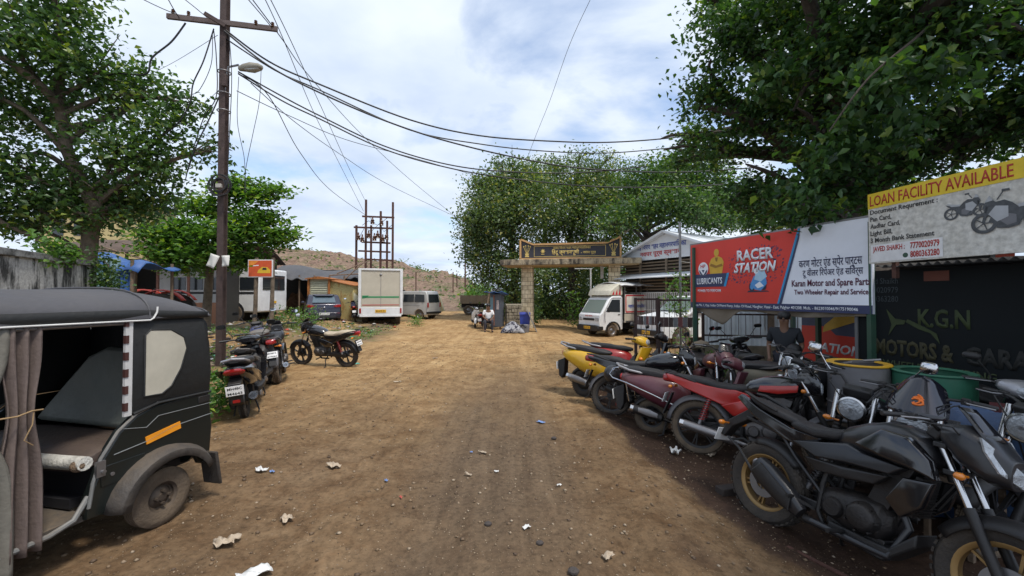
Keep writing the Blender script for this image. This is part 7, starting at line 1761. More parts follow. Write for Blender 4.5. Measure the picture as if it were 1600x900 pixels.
def bike_pic(par, x, z, s, mirror_=1, y=-.006):
    D = mat('grey_print', (.07, .075, .08), .5, var=.3, scale=20); Lg_ = mat('pale_grey_print', (.40, .41, .42), .5)
    k = mirror_
    for wx in (-.42, .42):
        b = MB(); b.torus((x + k * wx * s, y, z), .19 * s, .035 * s, 'y', 22, 6); b.v = [(p_[0], y + (p_[1] - y) * .04, p_[2]) for p_ in b.v]
        for a in range(5): b.beam((x + k * wx * s, y, z), (x + k * wx * s + .18 * s * math.cos(a * 1.26), y, z + .18 * s * math.sin(a * 1.26)), .002, .02 * s)
        b.build('wheel_picture', D, par)
    T_ = lambda pts: [(x + k * p_[0] * s, z + p_[1] * s) for p_ in pts]
    flat(par, T_([(-.66, .46), (-.58, .36), (-.44, .30), (-.28, .25), (-.12, .27), (-.04, .36), (.08, .44), (.22, .42), (.30, .50), (.38, .46), (.44, .34), (.40, .22), (.28, .16), (.34, .02), (.22, -.06), (.20, -.14), (.02, -.16), (-.14, -.12), (-.20, .02), (-.28, .08), (-.24, .16), (-.40, .20), (-.52, .28)]), D, y - .001, 'bike_picture'); flat(par, T_([(-.10, .10), (.06, .16), (.16, .02), (.04, -.10), (-.10, -.06)]), mat('mid_grey_print', (.16, .16, .17), .5), y - .0018, 'bike_picture'); flat(par, T_([(.26, .46), (.32, .58), (.40, .44)]), Lg_, y - .0018, 'bike_picture')
    flat(par, T_([(.02, .30), (.22, .34), (.34, .18), (.20, .0), (.02, .08)]), Lg_, y - .0025, 'bike_picture')
    flat(par, T_([(-.55, .40), (-.34, .33), (-.12, .30), (-.14, .24), (-.40, .26)]), Lg_, y - .0025, 'bike_picture')
    b = MB(); b.beam((x + k * .36 * s, y, z + .36 * s), (x + k * .43 * s, y, z), .003, .05 * s); b.beam((x + k * .20 * s, y, z + .46 * s), (x + k * .10 * s, y, z + .62 * s), .003, .02 * s); b.box((x + k * .06 * s, y, z + .64 * s), (.12 * s, .003, .05 * s)); b.build('bike_picture', D, par)
bike_pic(LB, 1.04, z0 + .48, .30, 1, -.006); bike_pic(LB, 1.40, z0 + .33, .48, -1, -.012)
for x_ in (.25, Ll - .3):
    b = MB(); b.bx(x_, x_ + .05, .04, .09, 1.9, z0 + .5); b.build('bracket', RUST, LB)
# dark painted wall below with the garage name
KW, Lk = frame_between('garage_wall', 'black painted garage front with dim yellow-green lettering KGN MOTORS', 'wall', (4.93, 5.86, 0), (5.75, 2.4, 0), 0)
KB = mat('wall_black', (.006, .008, .009), .75, dust=.04, spec=.2, scale=2, dcol=(.05, .05, .045)); KY = mat('dim_yellow', (.048, .042, .013), .8, dust=.4, dcol=(.02, .02, .02), scale=12); KG = mat('dim_green', (.040, .056, .015), .8, dust=.4, dcol=(.01, .015, .015), scale=12); KD = mat('dim_dark', (.012, .012, .010), .8)  # letter colours darkened to stand for the deep shade on this front
b = MB(); b.bx(0, Lk, 0, .05, -.2, 2.02); b.build('painted_front', KB, KW)
b = MB(); b.bx(-.02, .02, -.02, .06, -.2, 2.02); b.build('edge_post', mat('edge_grey', (.12, .12, .12), .7), KW)
text(KW, 'K.G.N', .22, .73, 1.30, KG, y=-.006, width=.50, bold=.03); text(KW, 'MOTORS &', .20, .24, .90, KY, y=-.006, width=.84, bold=.045); text(KW, 'GARAGE', .20, 1.18, .90, KD, y=-.006, width=.75, bold=.045); text(KW, '2 WHEELER REPAIRING', .09, .24, .74, KG, y=-.006, width=1.20, bold=.02)
FG = mat('dim_grey', (.03, .04, .045), .7); text(KW, 'Javed Shaikh', .08, .10, 1.84, FG, y=-.006, width=.42); text(KW, '7770020979', .08, .10, 1.72, FG, y=-.006, width=.42); text(KW, '8080363280', .08, .10, 1.60, FG, y=-.006, width=.42)  # small lettering darkened the same way
b = MB(); b.prism([(.40, 1.15), (.44, 1.30), (.38, 1.50), (.48, 1.38), (.60, 1.36), (.58, 1.31), (.49, 1.30)], -.008, -.004); b.prism([(.60, 1.34), (.74, 1.26), (.86, 1.22), (.95, 1.10), (.92, 1.22), (.80, 1.29), (.62, 1.38)], -.008, -.004); b.build('swirl_motif', KG, KW)
flat(KW, [(.80, 1.86), (1.05, 1.86), (1.05, 1.98), (.80, 1.98)], mat('dim_orange', (.12, .035, .02), .7), -.005, 'small_patch')
GR = thing('garage_canopy', 'corrugated tin garage roof with wavy edge above the black front', 'canopy', (0, 0, 0), 0)
d_ = Vector((5.75 - 4.93, 2.4 - 5.86, 0)).normalized(); n_ = Vector((d_.y * -1, d_.x, 0)); n_ = -n_ if n_.x < 0 else n_
b = MB(); b.grid(lambda u, v: tuple(Vector((4.93, 5.86, 0)) - d_ * -.45 + d_ * (Lk + .8) * u - n_ * .28 + n_ * 3.2 * v + Vector((0, 0, 2.06 + .10 * v + .018 * math.sin(u * (Lk + .8) / .09 * 2 * math.pi)))), 420, 2); b.build('tin_sheet', mat('zinc_sheet', (.10, .11, .12), .6, .5, dust=.3), GR, solid=.006)
for t_ in (.5, 2.0, 3.6):
    q = Vector((4.93, 5.86, 0)) + d_ * t_ + n_ * 2.6; b = MB(); b.bx(q.x - .04, q.x + .04, q.y - .04, q.y + .04, -.2, 2.1); b.build('post', RUST, GR)
b = MB(); b.box((6.9, 4.6, 1.0), (.08, 3.6, 2.2), rot=(0, 0, -.23)); b.build('back_wall', mat('dark_wall'), GR)
# striped building behind
o, Ls = frame_between('striped_building', 'red and white striped wall peeping between the two signboards', 'building', P(1385, 462, 13), P(1560, 462, 11), 0)
b = MB(); b.bx(0, Ls, 0, 2, 0, 2.95); b.build('wall', mat('white_wash', (.62, .62, .58), .7, dust=.15), o)
for i in range(4):
    b = MB(); b.bx(.35 + i * .95, .72 + i * .95, -.006, 0, 0, 2.94); b.build('red_stripe', mat('stripe_red', (.36, .05, .03), .7, dust=.15), o)
b = MB(); b.bx(-.2, Ls + .2, -.2, 2.1, 2.95, 3.1); b.build('parapet', CON, o)
# loose plank stuck in the tree
# ---- oil drums
def drum(loc, lab, cm, rimm, h=.88, r_=.29):
    o = thing('oil_drum', lab, 'drum', loc, 0)
    b = MB(); pr = [(r_ * .96, 0), (r_, .02)]
    for k_ in (.28, .56): pr += [(r_, h * k_), (r_ + .012, h * k_ + .012), (r_, h * k_ + .026)]
    pr += [(r_, h - .02)]; b.lathe(pr, axis='z', n=36); b.lathe([(0, h - .08), (r_ - .012, h - .08), (r_ - .012, h - .01)], axis='z', n=36); b.lathe([(0, .01), (r_ * .96, .01)], axis='z', n=30); b.build('drum_wall', cm, o)
    b = MB(); b.torus((0, 0, h), r_, .014, 'z', 36, 8); b.lathe([(r_ - .07, h + .002), (r_, h + .01)], axis='z', n=36); b.build('rim_ring', rimm, o); return o
d1 = drum((4.0, 4.75, -.15), 'grey drum with bright yellow rim before the black garage front', mat('drum_grey', (.16, .16, .17), .6, dust=.2), mat('drum_yellow', (.62, .34, .02), .5), 1.05)
d2 = drum((4.42, 4.32, -.15), 'dark green drum beside the yellow-rimmed one', mat('drum_green', (.01, .13, .075), .5, dust=.15), mat('drum_green', (.01, .13, .075)), 1.03, .32)
b = MB(); b.tube([(-.2, .0, .93), (0, .05, .95), (.2, -.04, .98)], .015, 6); b.box((.05, .03, .95), (.25, .03, .03)); q = tag(b.build('wrench', STL), 'steel tool lying across the yellow-rimmed drum', 'tool'); q.location = (4.0, 4.72, -.03)
# ---------------------------------------------------------------- the parked two-wheelers
RED = mat('bike_red', (.42, .012, .012), .30, dust=.12, coat=.5, scale=5); MAR = mat('scooter_maroon', (.10, .018, .035), .35, dust=.22, coat=.3, scale=5); YEL = mat('scooter_yellow', (.62, .36, .015), .32, dust=.12, coat=.5, scale=4)
OLV = mat('dusty_olive', (.16, .15, .11), .6, dust=.5, scale=5); BLUE = mat('bike_blue', (.012, .02, .09), .35, dust=.15, coat=.4); GOLD = mat('gold_rim', (.34, .21, .075), .42, .55, dust=.25, scale=9)
CRS = mat('cream_seat', (.46, .38, .27), .75, dust=.15, bump=.2); GREY = mat('fender_grey', (.10, .11, .13), .45, dust=.25); MBLK = mat('matt_black', (.013, .014, .017), .34, dust=.025, coat=.2, scale=5)
SIL = mat('silver_trim', (.40, .40, .42), .35, .6, dust=.15); SPR = mat('red_spring', (.30, .02, .02), .5)
LIFT = .0
def gp(x, y): return (x, y, gzn(x, y) + LIFT)
# left row
scooter('scooter', 'black scooter seen from behind, white plate, nearest on the left verge', 'scooter', gp(-3.72, 5.75), (-.42, .90), 6, 'two-wheelers parked on the left verge', {'rail': SIL, 'exhaust': BPL}, plate=['MH48C', 'M4643'])
scooter('scooter', 'dusty grey scooter behind the black scooter with the white plate', 'scooter', gp(-4.25, 6.75), (-.35, .94), 6, 'two-wheelers parked on the left verge', {'body': mat('dull_grey', (.13, .13, .125), .5, dust=.3), 'apron': mat('dull_grey')}, mirrors=False)
motorcycle('motorcycle', 'black motorcycle seen from behind with chrome muffler, between scooter and pole', 'motorcycle', gp(-4.52, 7.95), (-.42, .91), 7, 'two-wheelers parked on the left verge', {'fender': GREY, 'side': BLK, 'exhtip': CHR, 'tyre': RUBD, 'tank': MBLK}, plate=['MH48 K', 'AY9064'], tw=.12, head='fairing')
motorcycle('motorcycle', 'black motorcycle with long cream seat cover, standing side-on to the road', 'motorcycle', gp(-3.90, 9.75), (-.965, .26), 9, 'two-wheelers parked on the left verge', {'seat': CRS, 'spring': SPR, 'tank': BLK, 'rim': BPL}, plate=['MH48', 'BR7712'], head='fairing', spokes='alloy', tw=.105)
motorcycle('motorcycle', 'small dark motorcycle lying low behind the cream-seated one', 'motorcycle', gp(-5.5, 9.0), (-.5, .86), 7, 'two-wheelers parked on the left verge', {'tank': BLUE}, mirrors=True, head='round')
motorcycle('motorcycle', 'blue-black motorcycle between the dark blue car and the box truck', 'motorcycle', gp(-8.35, 21.9), (-.37, .93), 7, None, {'tank': BLUE, 'cowl': BLUE, 'fender': BLUE}, head='fairing')
scooter('scooter', 'black and white scooter parked by the grey kiosk left of the gate', 'scooter', gp(-2.0, 22.0), (.1, -1), 5, None, {'apron': WPT, 'ffender': WPT}, mirrors=True)
scooter('scooter', 'small maroon scooter half hidden beside the seated man', 'scooter', gp(-1.35, 20.6), (.4, .9), 5, None, {'body': MAR})
# right row
motorcycle('motorcycle', 'large black motorcycle with gold rims, nearest in the right row', 'motorcycle', (2.04, 3.36, -.155), (.36, -.933), 12, 'two-wheelers parked before the workshop',
           {'tank': MBLK, 'side': MBLK, 'tail': BLK, 'rim': GOLD, 'engine': DENG, 'cover': DENG, 'exhaust': MBLK, 'frame': BPL, 'fork': BPL, 'tyre': RUB, 'shroud': BLK, 'fender': BPL, 'cowl': MBLK},
           style='naked', R=.315, wb=1.34, tw=.14, rdisc=True, exh='stub', mono=True, fins=False, head='angular', mirrors=False, plate=None, crash=False, es=1.12, bz=1.02, brise=.07, ff0=35)
motorcycle('motorcycle', 'red and black motorcycle with long silver muffler, behind the gold-rimmed one', 'motorcycle', (2.16, 4.78, -.155), (.82, -.57), 8, 'two-wheelers parked before the workshop',
           {'tank': BLK, 'band': RED, 'side': RED, 'tail': RED, 'spring': SPR, 'tyre': RUBD, 'rim': BPL, 'rail': BPL, 'fender': GREY}, band=True, plate=['MH04', 'EC2190'], R=.305, mirrors=False)
scooter('scooter', 'dusty maroon scooter with chrome guards between the red and the black motorcycles', 'scooter', (1.86, 5.48, -.155), (.85, -.45), 6, 'two-wheelers parked before the workshop', {'body': MAR, 'rail': SIL, 'tyre': RUBD}, classic=True, guard=True, mirrors=False, plate=['MH04', 'DL551'])
motorcycle('motorcycle', 'black motorcycle with a black helmet hung at its tail in the right row', 'motorcycle', (1.48, 6.16, -.12), (.90, -.43), 8, 'two-wheelers parked before the workshop', {'tail': BLK, 'fender': GREY, 'seat': BSEAT, 'exhaust': BPL, 'tank': BLK}, plate=['MH48', 'G2208'], exh='short', mirrors=False)
scooter('scooter', 'bright yellow scooter, furthest left of the right row', 'scooter', (1.22, 7.0, -.03), (.80, -.60), 6, 'two-wheelers parked before the workshop', {'body': YEL, 'rail': SIL, 'exhaust': STL}, classic=True, guard=False, wstyle='steel', plate=['MH04', 'BK19'])
scooter('scooter', 'bright red scooter directly behind the yellow one', 'scooter', (1.80, 7.75, -.08), (.93, -.30), 6, 'two-wheelers parked before the workshop', {'body': RED, 'rail': SIL, 'apron': BLK, 'head': BPL, 'ffender': BLK}, classic=True, mirrors=True)
scooter('scooter', 'dirty olive-grey scooter under the red signboard', 'scooter', (3.75, 6.2, -.155), (-.50, .86), 6, 'two-wheelers parked before the workshop', {'body': OLV, 'apron': OLV, 'tyre': RUBD}, classic=True)
scooter('scooter', 'dark blue and black scooter facing into the workshop bay', 'scooter', (4.15, 7.0, -.155), (.35, .94), 6, 'two-wheelers parked before the workshop', {'body': BLUE, 'apron': BLK, 'head': BLK}, plate=['MH48', 'CC310'])
motorcycle('motorcycle', 'dark red motorcycle with covered tank behind the maroon scooter', 'motorcycle', (3.0, 6.9, -.15), (-.1, -1), 8, 'two-wheelers parked before the workshop', {'tank': MAR, 'side': MAR, 'cowl': MAR}, head='fairing', mirrors=False)
h9 = Vector((-.84, -.54)).normalized(); q = Vector((2.77, 3.50)) - h9 * 1.12
motorcycle('motorcycle', 'black roadster with chrome-ringed round headlight facing the road, no windscreen', 'motorcycle', (q.x, q.y, -.155), h9, 6, 'two-wheelers parked before the workshop', {'tank': BLK, 'tyre': RUBD}, style='cruiser', head='round', spokes='wire', bhw=.33, brise=.10, gaiter=True, rmirror=True)
STK = glassmat('tinted_screen', (.012, .012, .018), .10)
h10 = Vector((-.80, -.60)).normalized(); q = Vector((2.84, 3.06)) - h10 * 1.12
m10 = motorcycle('motorcycle', 'black roadster with tall tinted windscreen and orange sticker', 'motorcycle', (q.x, q.y, -.155), h10, 6, 'two-wheelers parked before the workshop', {'tank': BLK, 'tyre': RUBD}, style='cruiser', head='round', spokes='wire', bhw=.33, brise=.08, gaiter=True, screen=STK, mirrors=False)
b = MB(); ORS = mat('orange_sticker', (.75, .16, .015), .5)
g5 = random.Random(6)
def scr(u, v, o_=.006): return (1.12 + .06 - .22 * v - .11 * (2 * u - 1) ** 2 + o_, (u - .5) * (.34 - .11 * v * v), .90 + .08 + .27 * v - .09 * v * (2 * u - 1) ** 2)
for k_ in range(7):
    a0 = g5.uniform(0, 6); u0, v0 = .50 + g5.uniform(-.10, .10), .33 + g5.uniform(-.10, .12); r0 = g5.uniform(.04, .11)
    b.tube([scr(u0 + r0 * math.cos(a0 + t_ * .7), v0 + r0 * .6 * math.sin(a0 + t_ * .7) + .015 * t_, .008) for t_ in range(6)], .006, 5)
b.build('sticker', ORS, m10)
h11 = Vector((-.98, -.18)).normalized(); q = Vector((3.36, 2.92)) - h11 * 1.28
motorcycle('motorcycle', 'dark motorcycle with dusty tan tyre at the right edge behind the gold-rimmed one', 'motorcycle', (q.x, q.y, -.16), h11, 6, 'two-wheelers parked before the workshop', {'tank': MBLK, 'cowl': MBLK, 'shroud': MBLK, 'tyre': RUBD}, style='commuter', head='round', mirrors=False)
h12 = Vector((-.55, -.83)).normalized(); q = Vector((4.55, 3.75)) - h12 * .98
scooter('scooter', 'dark scooter wearing a maroon FOR SALE card against the black garage front', 'scooter', (q.x, q.y, -.155), h12, 5, 'two-wheelers parked before the workshop', {'body': BLK, 'apron': BLK, 'head': SIL})
h13 = Vector((-.8, -.6))
motorcycle('motorcycle', 'dark motorcycle behind the drums with bare handlebar, deep in the bay', 'motorcycle', (4.75, 6.4, -.155), (-.85, -.52), 7, 'two-wheelers parked before the workshop', {'tank': BLK}, head='round', style='cruiser', mirrors=False)
motorcycle('motorcycle', 'black commuter motorcycle deep in shade behind the olive scooter', 'motorcycle', (4.4, 5.35, -.155), (-.80, -.25), 7, 'two-wheelers parked before the workshop', {'tank': BLK}, head='round', mirrors=False)
# for sale card
FS = thing('sale_card', 'maroon card reading FOR SALE hung among the bikes', 'sign', (4.38, 3.52, .60), -.62)
b = MB(); b.bx(-.20, .20, 0, .012, -.14, .14); b.build('card', mat('card_maroon', (.10, .02, .02), .6), FS); CT = mat('card_text', (.36, .22, .20), .6)
text(FS, 'FOR', .09, 0, .02, CT, y=-.005, width=.26, bold=.02, align='CENTER'); text(FS, 'SALE', .09, 0, -.10, CT, y=-.005, width=.28, bold=.02, align='CENTER')
# helmet on the black motorcycle
hl = thing('helmet', 'round black helmet hanging at the tail of the black motorcycle', 'helmet', (1.44, 5.90, .56), .8)
b = MB(); b.ell((0, 0, 0), (.135, .115, .13), 22, 14); b.build('shell', MBLK, hl)
b = MB(); b.grid(lambda u, v: (.138 * math.cos((u - .5) * 1.9) * math.cos((v - .5) * .9), .118 * math.sin((u - .5) * 1.9), -.01 + .134 * math.sin((v - .5) * .9)), 12, 6); b.build('visor', glassmat('smoked_visor'), hl, solid=.004)
# blue sheet over a stored scooter and the tan sack
BT2 = mat('blue_sheet', (.022, .075, .18), .6, dust=.2, bump=.4, scale=5)
o = thing('sheeted_heap', 'low heap covered with a crumpled blue plastic sheet at the right edge', 'covered heap', (3.95, 3.25, -.15), -1.0)
g6 = np.random.default_rng(2)
def heap(u, v):
    e_ = min(u, 1 - u, v, 1 - v); h_ = .86 * (min(1, e_ * 5.5)) ** .5; x_ = -.75 + 1.5 * u; y_ = -.30 + .60 * v
    return (x_, y_, h_ + .03 * math.sin(u * 23 + v * 11) + .025 * math.sin(v * 31 + 2 * math.sin(u * 9)))
b = MB(); b.grid(heap, 50, 24); b.build('plastic_sheet', BT2, o, solid=.006)
o = thing('sack', 'tan dusty sack lying between the windscreen bike and the blue sheet', 'sack', (3.30, 3.02, .50), .3)
b = MB(); b.hull([(-.30, 0, 0, .06, .04, 2.4), (-.22, 0, .01, .16, .10, 2.6), (0, 0, .02, .19, .13, 2.6), (.2, 0, .01, .17, .11, 2.6), (.30, 0, 0, .07, .05, 2.4)], 20); b.build('sack_cloth', mat('tan_sack', (.30, .25, .18), .9, bump=.8, scale=16, dust=.2), o)
o = thing('stool', 'low dark stool holding up the tan sack', 'stool', (3.30, 3.02, -.15), .3)
b = MB(); b.bx(-.22, .22, -.16, .16, .50, .53); b.build('seat', WOOD, o)
for sx in (-1, 1):
    for sy in (-1, 1): b = MB(); b.bx(sx * .18 - .015, sx * .18 + .015, sy * .12 - .015, sy * .12 + .015, 0, .5); b.build('leg', WOOD, o)
# metal strip and brick on the ground in front of the workshop
o = tag(MB().box((0, 0, 0), (1.9, .03, .012)).build('steel_strip', RUST), 'thin rusty steel strip lying on the dark ground below the gold-rimmed motorcycle', 'metal strip'); o.location = (2.15, 2.72, gzn(2.15, 2.72) + .012); o.rotation_euler = (0, 0, R(-62))
b = MB(); b.box((0, 0, .035), (.18, .10, .07), rot=(0, .05, 0)); o = tag(b.build('brick', mat('dark_brick', (.04, .03, .025), .9, bump=.5), bevel=.01), 'dark brick on the damp soil beside the gold-rimmed rear wheel', 'brick'); o.location = (1.95, 3.75, gzn(1.95, 3.75) - .01); o.rotation_euler = (0, 0, .3)

# ---------------------------------------------------------------- people
def person(label, loc, rz, J, shirt, trouser, skin, hair, group=None, standing=True):
    """J: joint positions; one continuous skinned body, shirt and trousers as clothing"""
    o = thing('person', label, 'person', loc, rz, group)
    def skinmesh(name, verts, edges, rad, m, root=0, sub=2):
        me = bpy.data.meshes.new(name); me.from_pydata([Vector(v) for v in verts], edges, []); ob = bpy.data.objects.new(name, me); C.objects.link(ob)
        md = ob.modifiers.new('skin', 'SKIN'); md.use_smooth_shade = True
        for i, r_ in enumerate(rad): me.skin_vertices[0].data[i].radius = (r_, r_)
        me.skin_vertices[0].data[root].use_root = True
        s = ob.modifiers.new('sub', 'SUBSURF'); s.levels = s.render_levels = sub
        me.materials.append(m); ob.parent = o; return ob
    names = ['pelvis', 'belly', 'chest', 'neck', 'head0', 'head1', 'shL', 'elL', 'wrL', 'shR', 'elR', 'wrR', 'hipL', 'knL', 'anL', 'toL', 'hipR', 'knR', 'anR', 'toR']
    rad = dict(pelvis=.125, belly=.115, chest=.13, neck=.055, head0=.085, head1=.088, shL=.06, elL=.04, wrL=.028, shR=.06, elR=.04, wrR=.028, hipL=.09, knL=.06, anL=.04, toL=.035, hipR=.09, knR=.06, anR=.04, toR=.035)
    E = [('pelvis', 'belly'), ('belly', 'chest'), ('chest', 'neck'), ('neck', 'head0'), ('head0', 'head1'), ('chest', 'shL'), ('shL', 'elL'), ('elL', 'wrL'), ('chest', 'shR'), ('shR', 'elR'), ('elR', 'wrR'), ('pelvis', 'hipL'), ('hipL', 'knL'), ('knL', 'anL'), ('anL', 'toL'), ('pelvis', 'hipR'), ('hipR', 'knR'), ('knR', 'anR'), ('anR', 'toR')]
    V = [J[n] for n in names]; Ed = [(names.index(a), names.index(b_)) for a, b_ in E]; Rd = [rad[n] for n in names]
    for s in ('L', 'R'):                        # five fingers on each hand
        w_ = Vector(J['wr' + s]); d = (w_ - Vector(J['el' + s])).normalized(); u = d.cross(Vector((0, 0, 1)) if abs(d.z) < .9 else Vector((1, 0, 0))).normalized()
        pi_ = len(V); V.append(w_ + d * .06); Rd.append(.026); Ed.append((names.index('wr' + s), pi_))
        for k_, (off, ln) in enumerate(((-.028, .065), (-.01, .075), (.009, .07), (.027, .055))):
            i0 = len(V); V.append(w_ + d * .09 + u * off); Rd.append(.009); V.append(w_ + d * (.09 + ln) + u * off * 1.2 + Vector((0, 0, -.012))); Rd.append(.0075); Ed += [(pi_, i0), (i0, i0 + 1)]
        i0 = len(V); V.append(w_ + d * .05 - u * .045); Rd.append(.010); V.append(w_ + d * .09 - u * .058); Rd.append(.008); Ed += [(pi_, i0), (i0, i0 + 1)]
    skinmesh('body', V, Ed, Rd, skin)
    n = ['pelvis', 'belly', 'chest', 'shL', 'elL', 'shR', 'elR']; g_ = dict(pelvis=.145, belly=.138, chest=.15, shL=.078, elL=.062, shR=.078, elR=.062)
    VV = [Vector(J[x]) for x in n]; VV[4] = VV[3].lerp(VV[4], .8); VV[6] = VV[5].lerp(VV[6], .8)
    skinmesh('shirt', VV, [(0, 1), (1, 2), (2, 3), (3, 4), (2, 5), (5, 6)], [g_[x] for x in n], shirt)
    n = ['pelvis', 'hipL', 'knL', 'anL', 'hipR', 'knR', 'anR']; g_ = dict(pelvis=.14, hipL=.10, knL=.075, anL=.058, hipR=.10, knR=.075, anR=.058)
    skinmesh('trousers', [J[x] for x in n], [(0, 1), (1, 2), (2, 3), (0, 4), (4, 5), (5, 6)], [g_[x] for x in n], trouser)
    h = Vector(J['head1']); f = J.get('face', Vector((0, -1, 0)))
    f = Vector(f).normalized(); l = Vector((0, 0, 1)).cross(f).normalized()
    b = MB(); b.ell(h - f * .012 + Vector((0, 0, .028)), (.104, .104, .098), 16, 10); b.build('hair', hair, o)
    b = MB(); b.ell(h + f * .095 + Vector((0, 0, -.025)), (.016, .016, .024), 8, 6); b.build('nose', skin, o)
    for s in (-1, 1):
        b = MB(); b.ell(h + f * .086 + l * .032 * s + Vector((0, 0, .005)), (.010, .010, .007), 8, 6); b.build('eye', INK, o)
        b = MB(); b.ell(h + l * .092 * s + Vector((0, 0, -.015)), (.014, .014, .028), 8, 6); b.build('ear', skin, o)
    b = MB(); b.ell(h + f * .086 + Vector((0, 0, -.055)), (.022, .022, .006), 8, 6); b.build('mouth', mat('lips', (.12, .04, .03), .5), o)
    for s in ('L', 'R'):
        t_, a_ = Vector(J['to' + s]), Vector(J['an' + s]); b = MB(); b.tube([a_ + Vector((0, 0, -.03)), (a_ + t_) / 2 + Vector((0, 0, -.02)), t_ + Vector((0, 0, -.01))], [.045, .048, .035], 10); b.build('shoe', INK, o)
    return o
SK = mat('skin_brown', (.16, .08, .045), .55); HR = mat('hair_black', (.012, .011, .011), .5); WSH = mat('white_shirt', (.68, .68, .69), .8); DTR = mat('dark_trousers', (.03, .03, .04), .85); DSH = mat('dark_shirt', (.012, .014, .018), .8); 
V3 = Vector
seat_J = dict(pelvis=V3((0, 0, .50)), belly=V3((0, -.02, .66)), chest=V3((0, -.05, .86)), neck=V3((0, -.06, 1.03)), head0=V3((0, -.09, 1.12)), head1=V3((0, -.10, 1.20)), shL=V3((.19, -.04, .95)), elL=V3((.25, -.12, .70)), wrL=V3((.14, -.34, .60)), shR=V3((-.19, -.04, .95)), elR=V3((-.25, -.12, .70)), wrR=V3((-.12, -.34, .60)),
              hipL=V3((.10, -.03, .50)), knL=V3((.17, -.45, .50)), anL=V3((.16, -.42, .08)), toL=V3((.18, -.58, .04)), hipR=V3((-.10, -.03, .50)), knR=V3((-.17, -.45, .50)), anR=V3((-.16, -.42, .08)), toR=V3((-.18, -.58, .04)))
q = G(763, 19.4)
person('seated person in white shirt and dark trousers beside the grey kiosk', (q.x, q.y, 0), .1, seat_J, WSH, DTR, SK, HR)
b = MB(); b.box((0, 0, .36), (.40, .34, .05)); st = thing('stool', 'small stool under the seated person by the kiosk', 'stool', (q.x, q.y, 0), 0); b.build('seat', WOOD, st)
for sx in (-1, 1):
    for sy in (-1, 1): b = MB(); b.bx(sx * .17 - .02, sx * .17 + .02, sy * .13 - .02, sy * .13 + .02, 0, .34); b.build('leg', WOOD, st)
stand_J = dict(pelvis=V3((0, 0, .95)), belly=V3((0, 0, 1.10)), chest=V3((0, .01, 1.32)), neck=V3((0, 0, 1.50)), head0=V3((0, -.02, 1.58)), head1=V3((0, -.03, 1.665)), shL=V3((.20, .01, 1.42)), elL=V3((.26, .03, 1.14)), wrL=V3((.20, -.16, .98)), shR=V3((-.20, .01, 1.42)), elR=V3((-.25, .02, 1.14)), wrR=V3((-.22, -.14, .96)),
               hipL=V3((.10, 0, .92)), knL=V3((.12, -.02, .50)), anL=V3((.12, .02, .09)), toL=V3((.14, -.14, .04)), hipR=V3((-.10, 0, .92)), knR=V3((-.12, -.03, .50)), anR=V3((-.12, .02, .09)), toR=V3((-.14, -.14, .04)))
q = P(1225, 462, 6.7); o = person('standing person in dark clothes silhouetted under the red signboard', (q.x, q.y, -.17), -.7, stand_J, DSH, DTR, SK, HR); o.scale = (.9, .9, .9)
crouch_J = dict(pelvis=V3((0, 0, .32)), belly=V3((0, -.05, .46)), chest=V3((0, -.14, .64)), neck=V3((0, -.20, .80)), head0=V3((0, -.24, .88)), head1=V3((0, -.26, .96)), shL=V3((.18, -.14, .73)), elL=V3((.24, -.32, .52)), wrL=V3((.12, -.50, .55)), shR=V3((-.18, -.14, .73)), elR=V3((-.24, -.32, .52)), wrR=V3((-.12, -.50, .55)),
                hipL=V3((.10, -.02, .30)), knL=V3((.18, -.40, .50)), anL=V3((.15, -.22, .08)), toL=V3((.17, -.38, .04)), hipR=V3((-.10, -.02, .30)), knR=V3((-.18, -.40, .50)), anR=V3((-.15, -.22, .08)), toR=V3((-.17, -.38, .04)))
q = P(1240, 462, 6.6); person('crouching person in dark clothes, face showing, in the shade of the bay', (q.x, q.y, -.15), -.6, crouch_J, DSH, DTR, SK, HR)

# ---------------------------------------------------------------- wires
WR = mat('cable_black', (.012, .012, .013), .6)
def wire(pts, r, label, group=None, ys=None, par=None, nm='overhead_wire'):
    """pts: (px,py,Y) guide points along a hanging wire"""
    Q = [P(*p) for p in pts]; fine = []; m = len(Q)
    for i in range(m - 1):
        for j in range(8):
            t = j / 8; p0, p1, p2, p3 = Q[max(i - 1, 0)], Q[i], Q[i + 1], Q[min(i + 2, m - 1)]
            fine.append(.5 * ((2 * p1) + (p2 - p0) * t + (2 * p0 - 5 * p1 + 4 * p2 - p3) * t * t + (3 * p1 - p0 - 3 * p2 + p3) * t ** 3))
    fine.append(Q[-1]); b = MB(); b.tube(fine, r, 6); return tag(b.build(nm, WR), label, 'wire', group)
GW = 'cables spanning the road from the pole'
wire([(350, 45, 9.3), (420, 96, 9.6), (500, 132, 10), (640, 187, 10.8), (750, 212, 11.4), (870, 221, 12), (960, 222, 12.5), (1060, 214, 13), (1160, 198, 13.5)], .020, 'topmost thick cable sagging across the road to the right tree', GW)
wire([(352, 60, 9.3), (430, 110, 9.6), (500, 141, 10), (640, 203, 10.8), (750, 225, 11.4), (850, 236, 12), (950, 239, 12.5), (1060, 230, 13)], .016, 'second cable below the topmost one, ending in the right tree', GW)
wire([(350, 48, 9.2), (420, 103, 9.5), (500, 145, 9.9), (600, 188, 10.3), (700, 221, 10.8), (820, 249, 11.4), (920, 264, 12), (1060, 269, 13), (1180, 262, 13.5)], .020, 'lowest of the three thick cables starting at the crossarm', GW)
wire([(372, 112, 9.2), (440, 150, 9.6), (500, 181, 10), (600, 228, 10.6), (700, 257, 11.2), (790, 268, 11.8), (900, 270, 12.4), (1010, 260, 13)], .017, 'upper one of the cable pair leaving the street lamp bracket', GW)
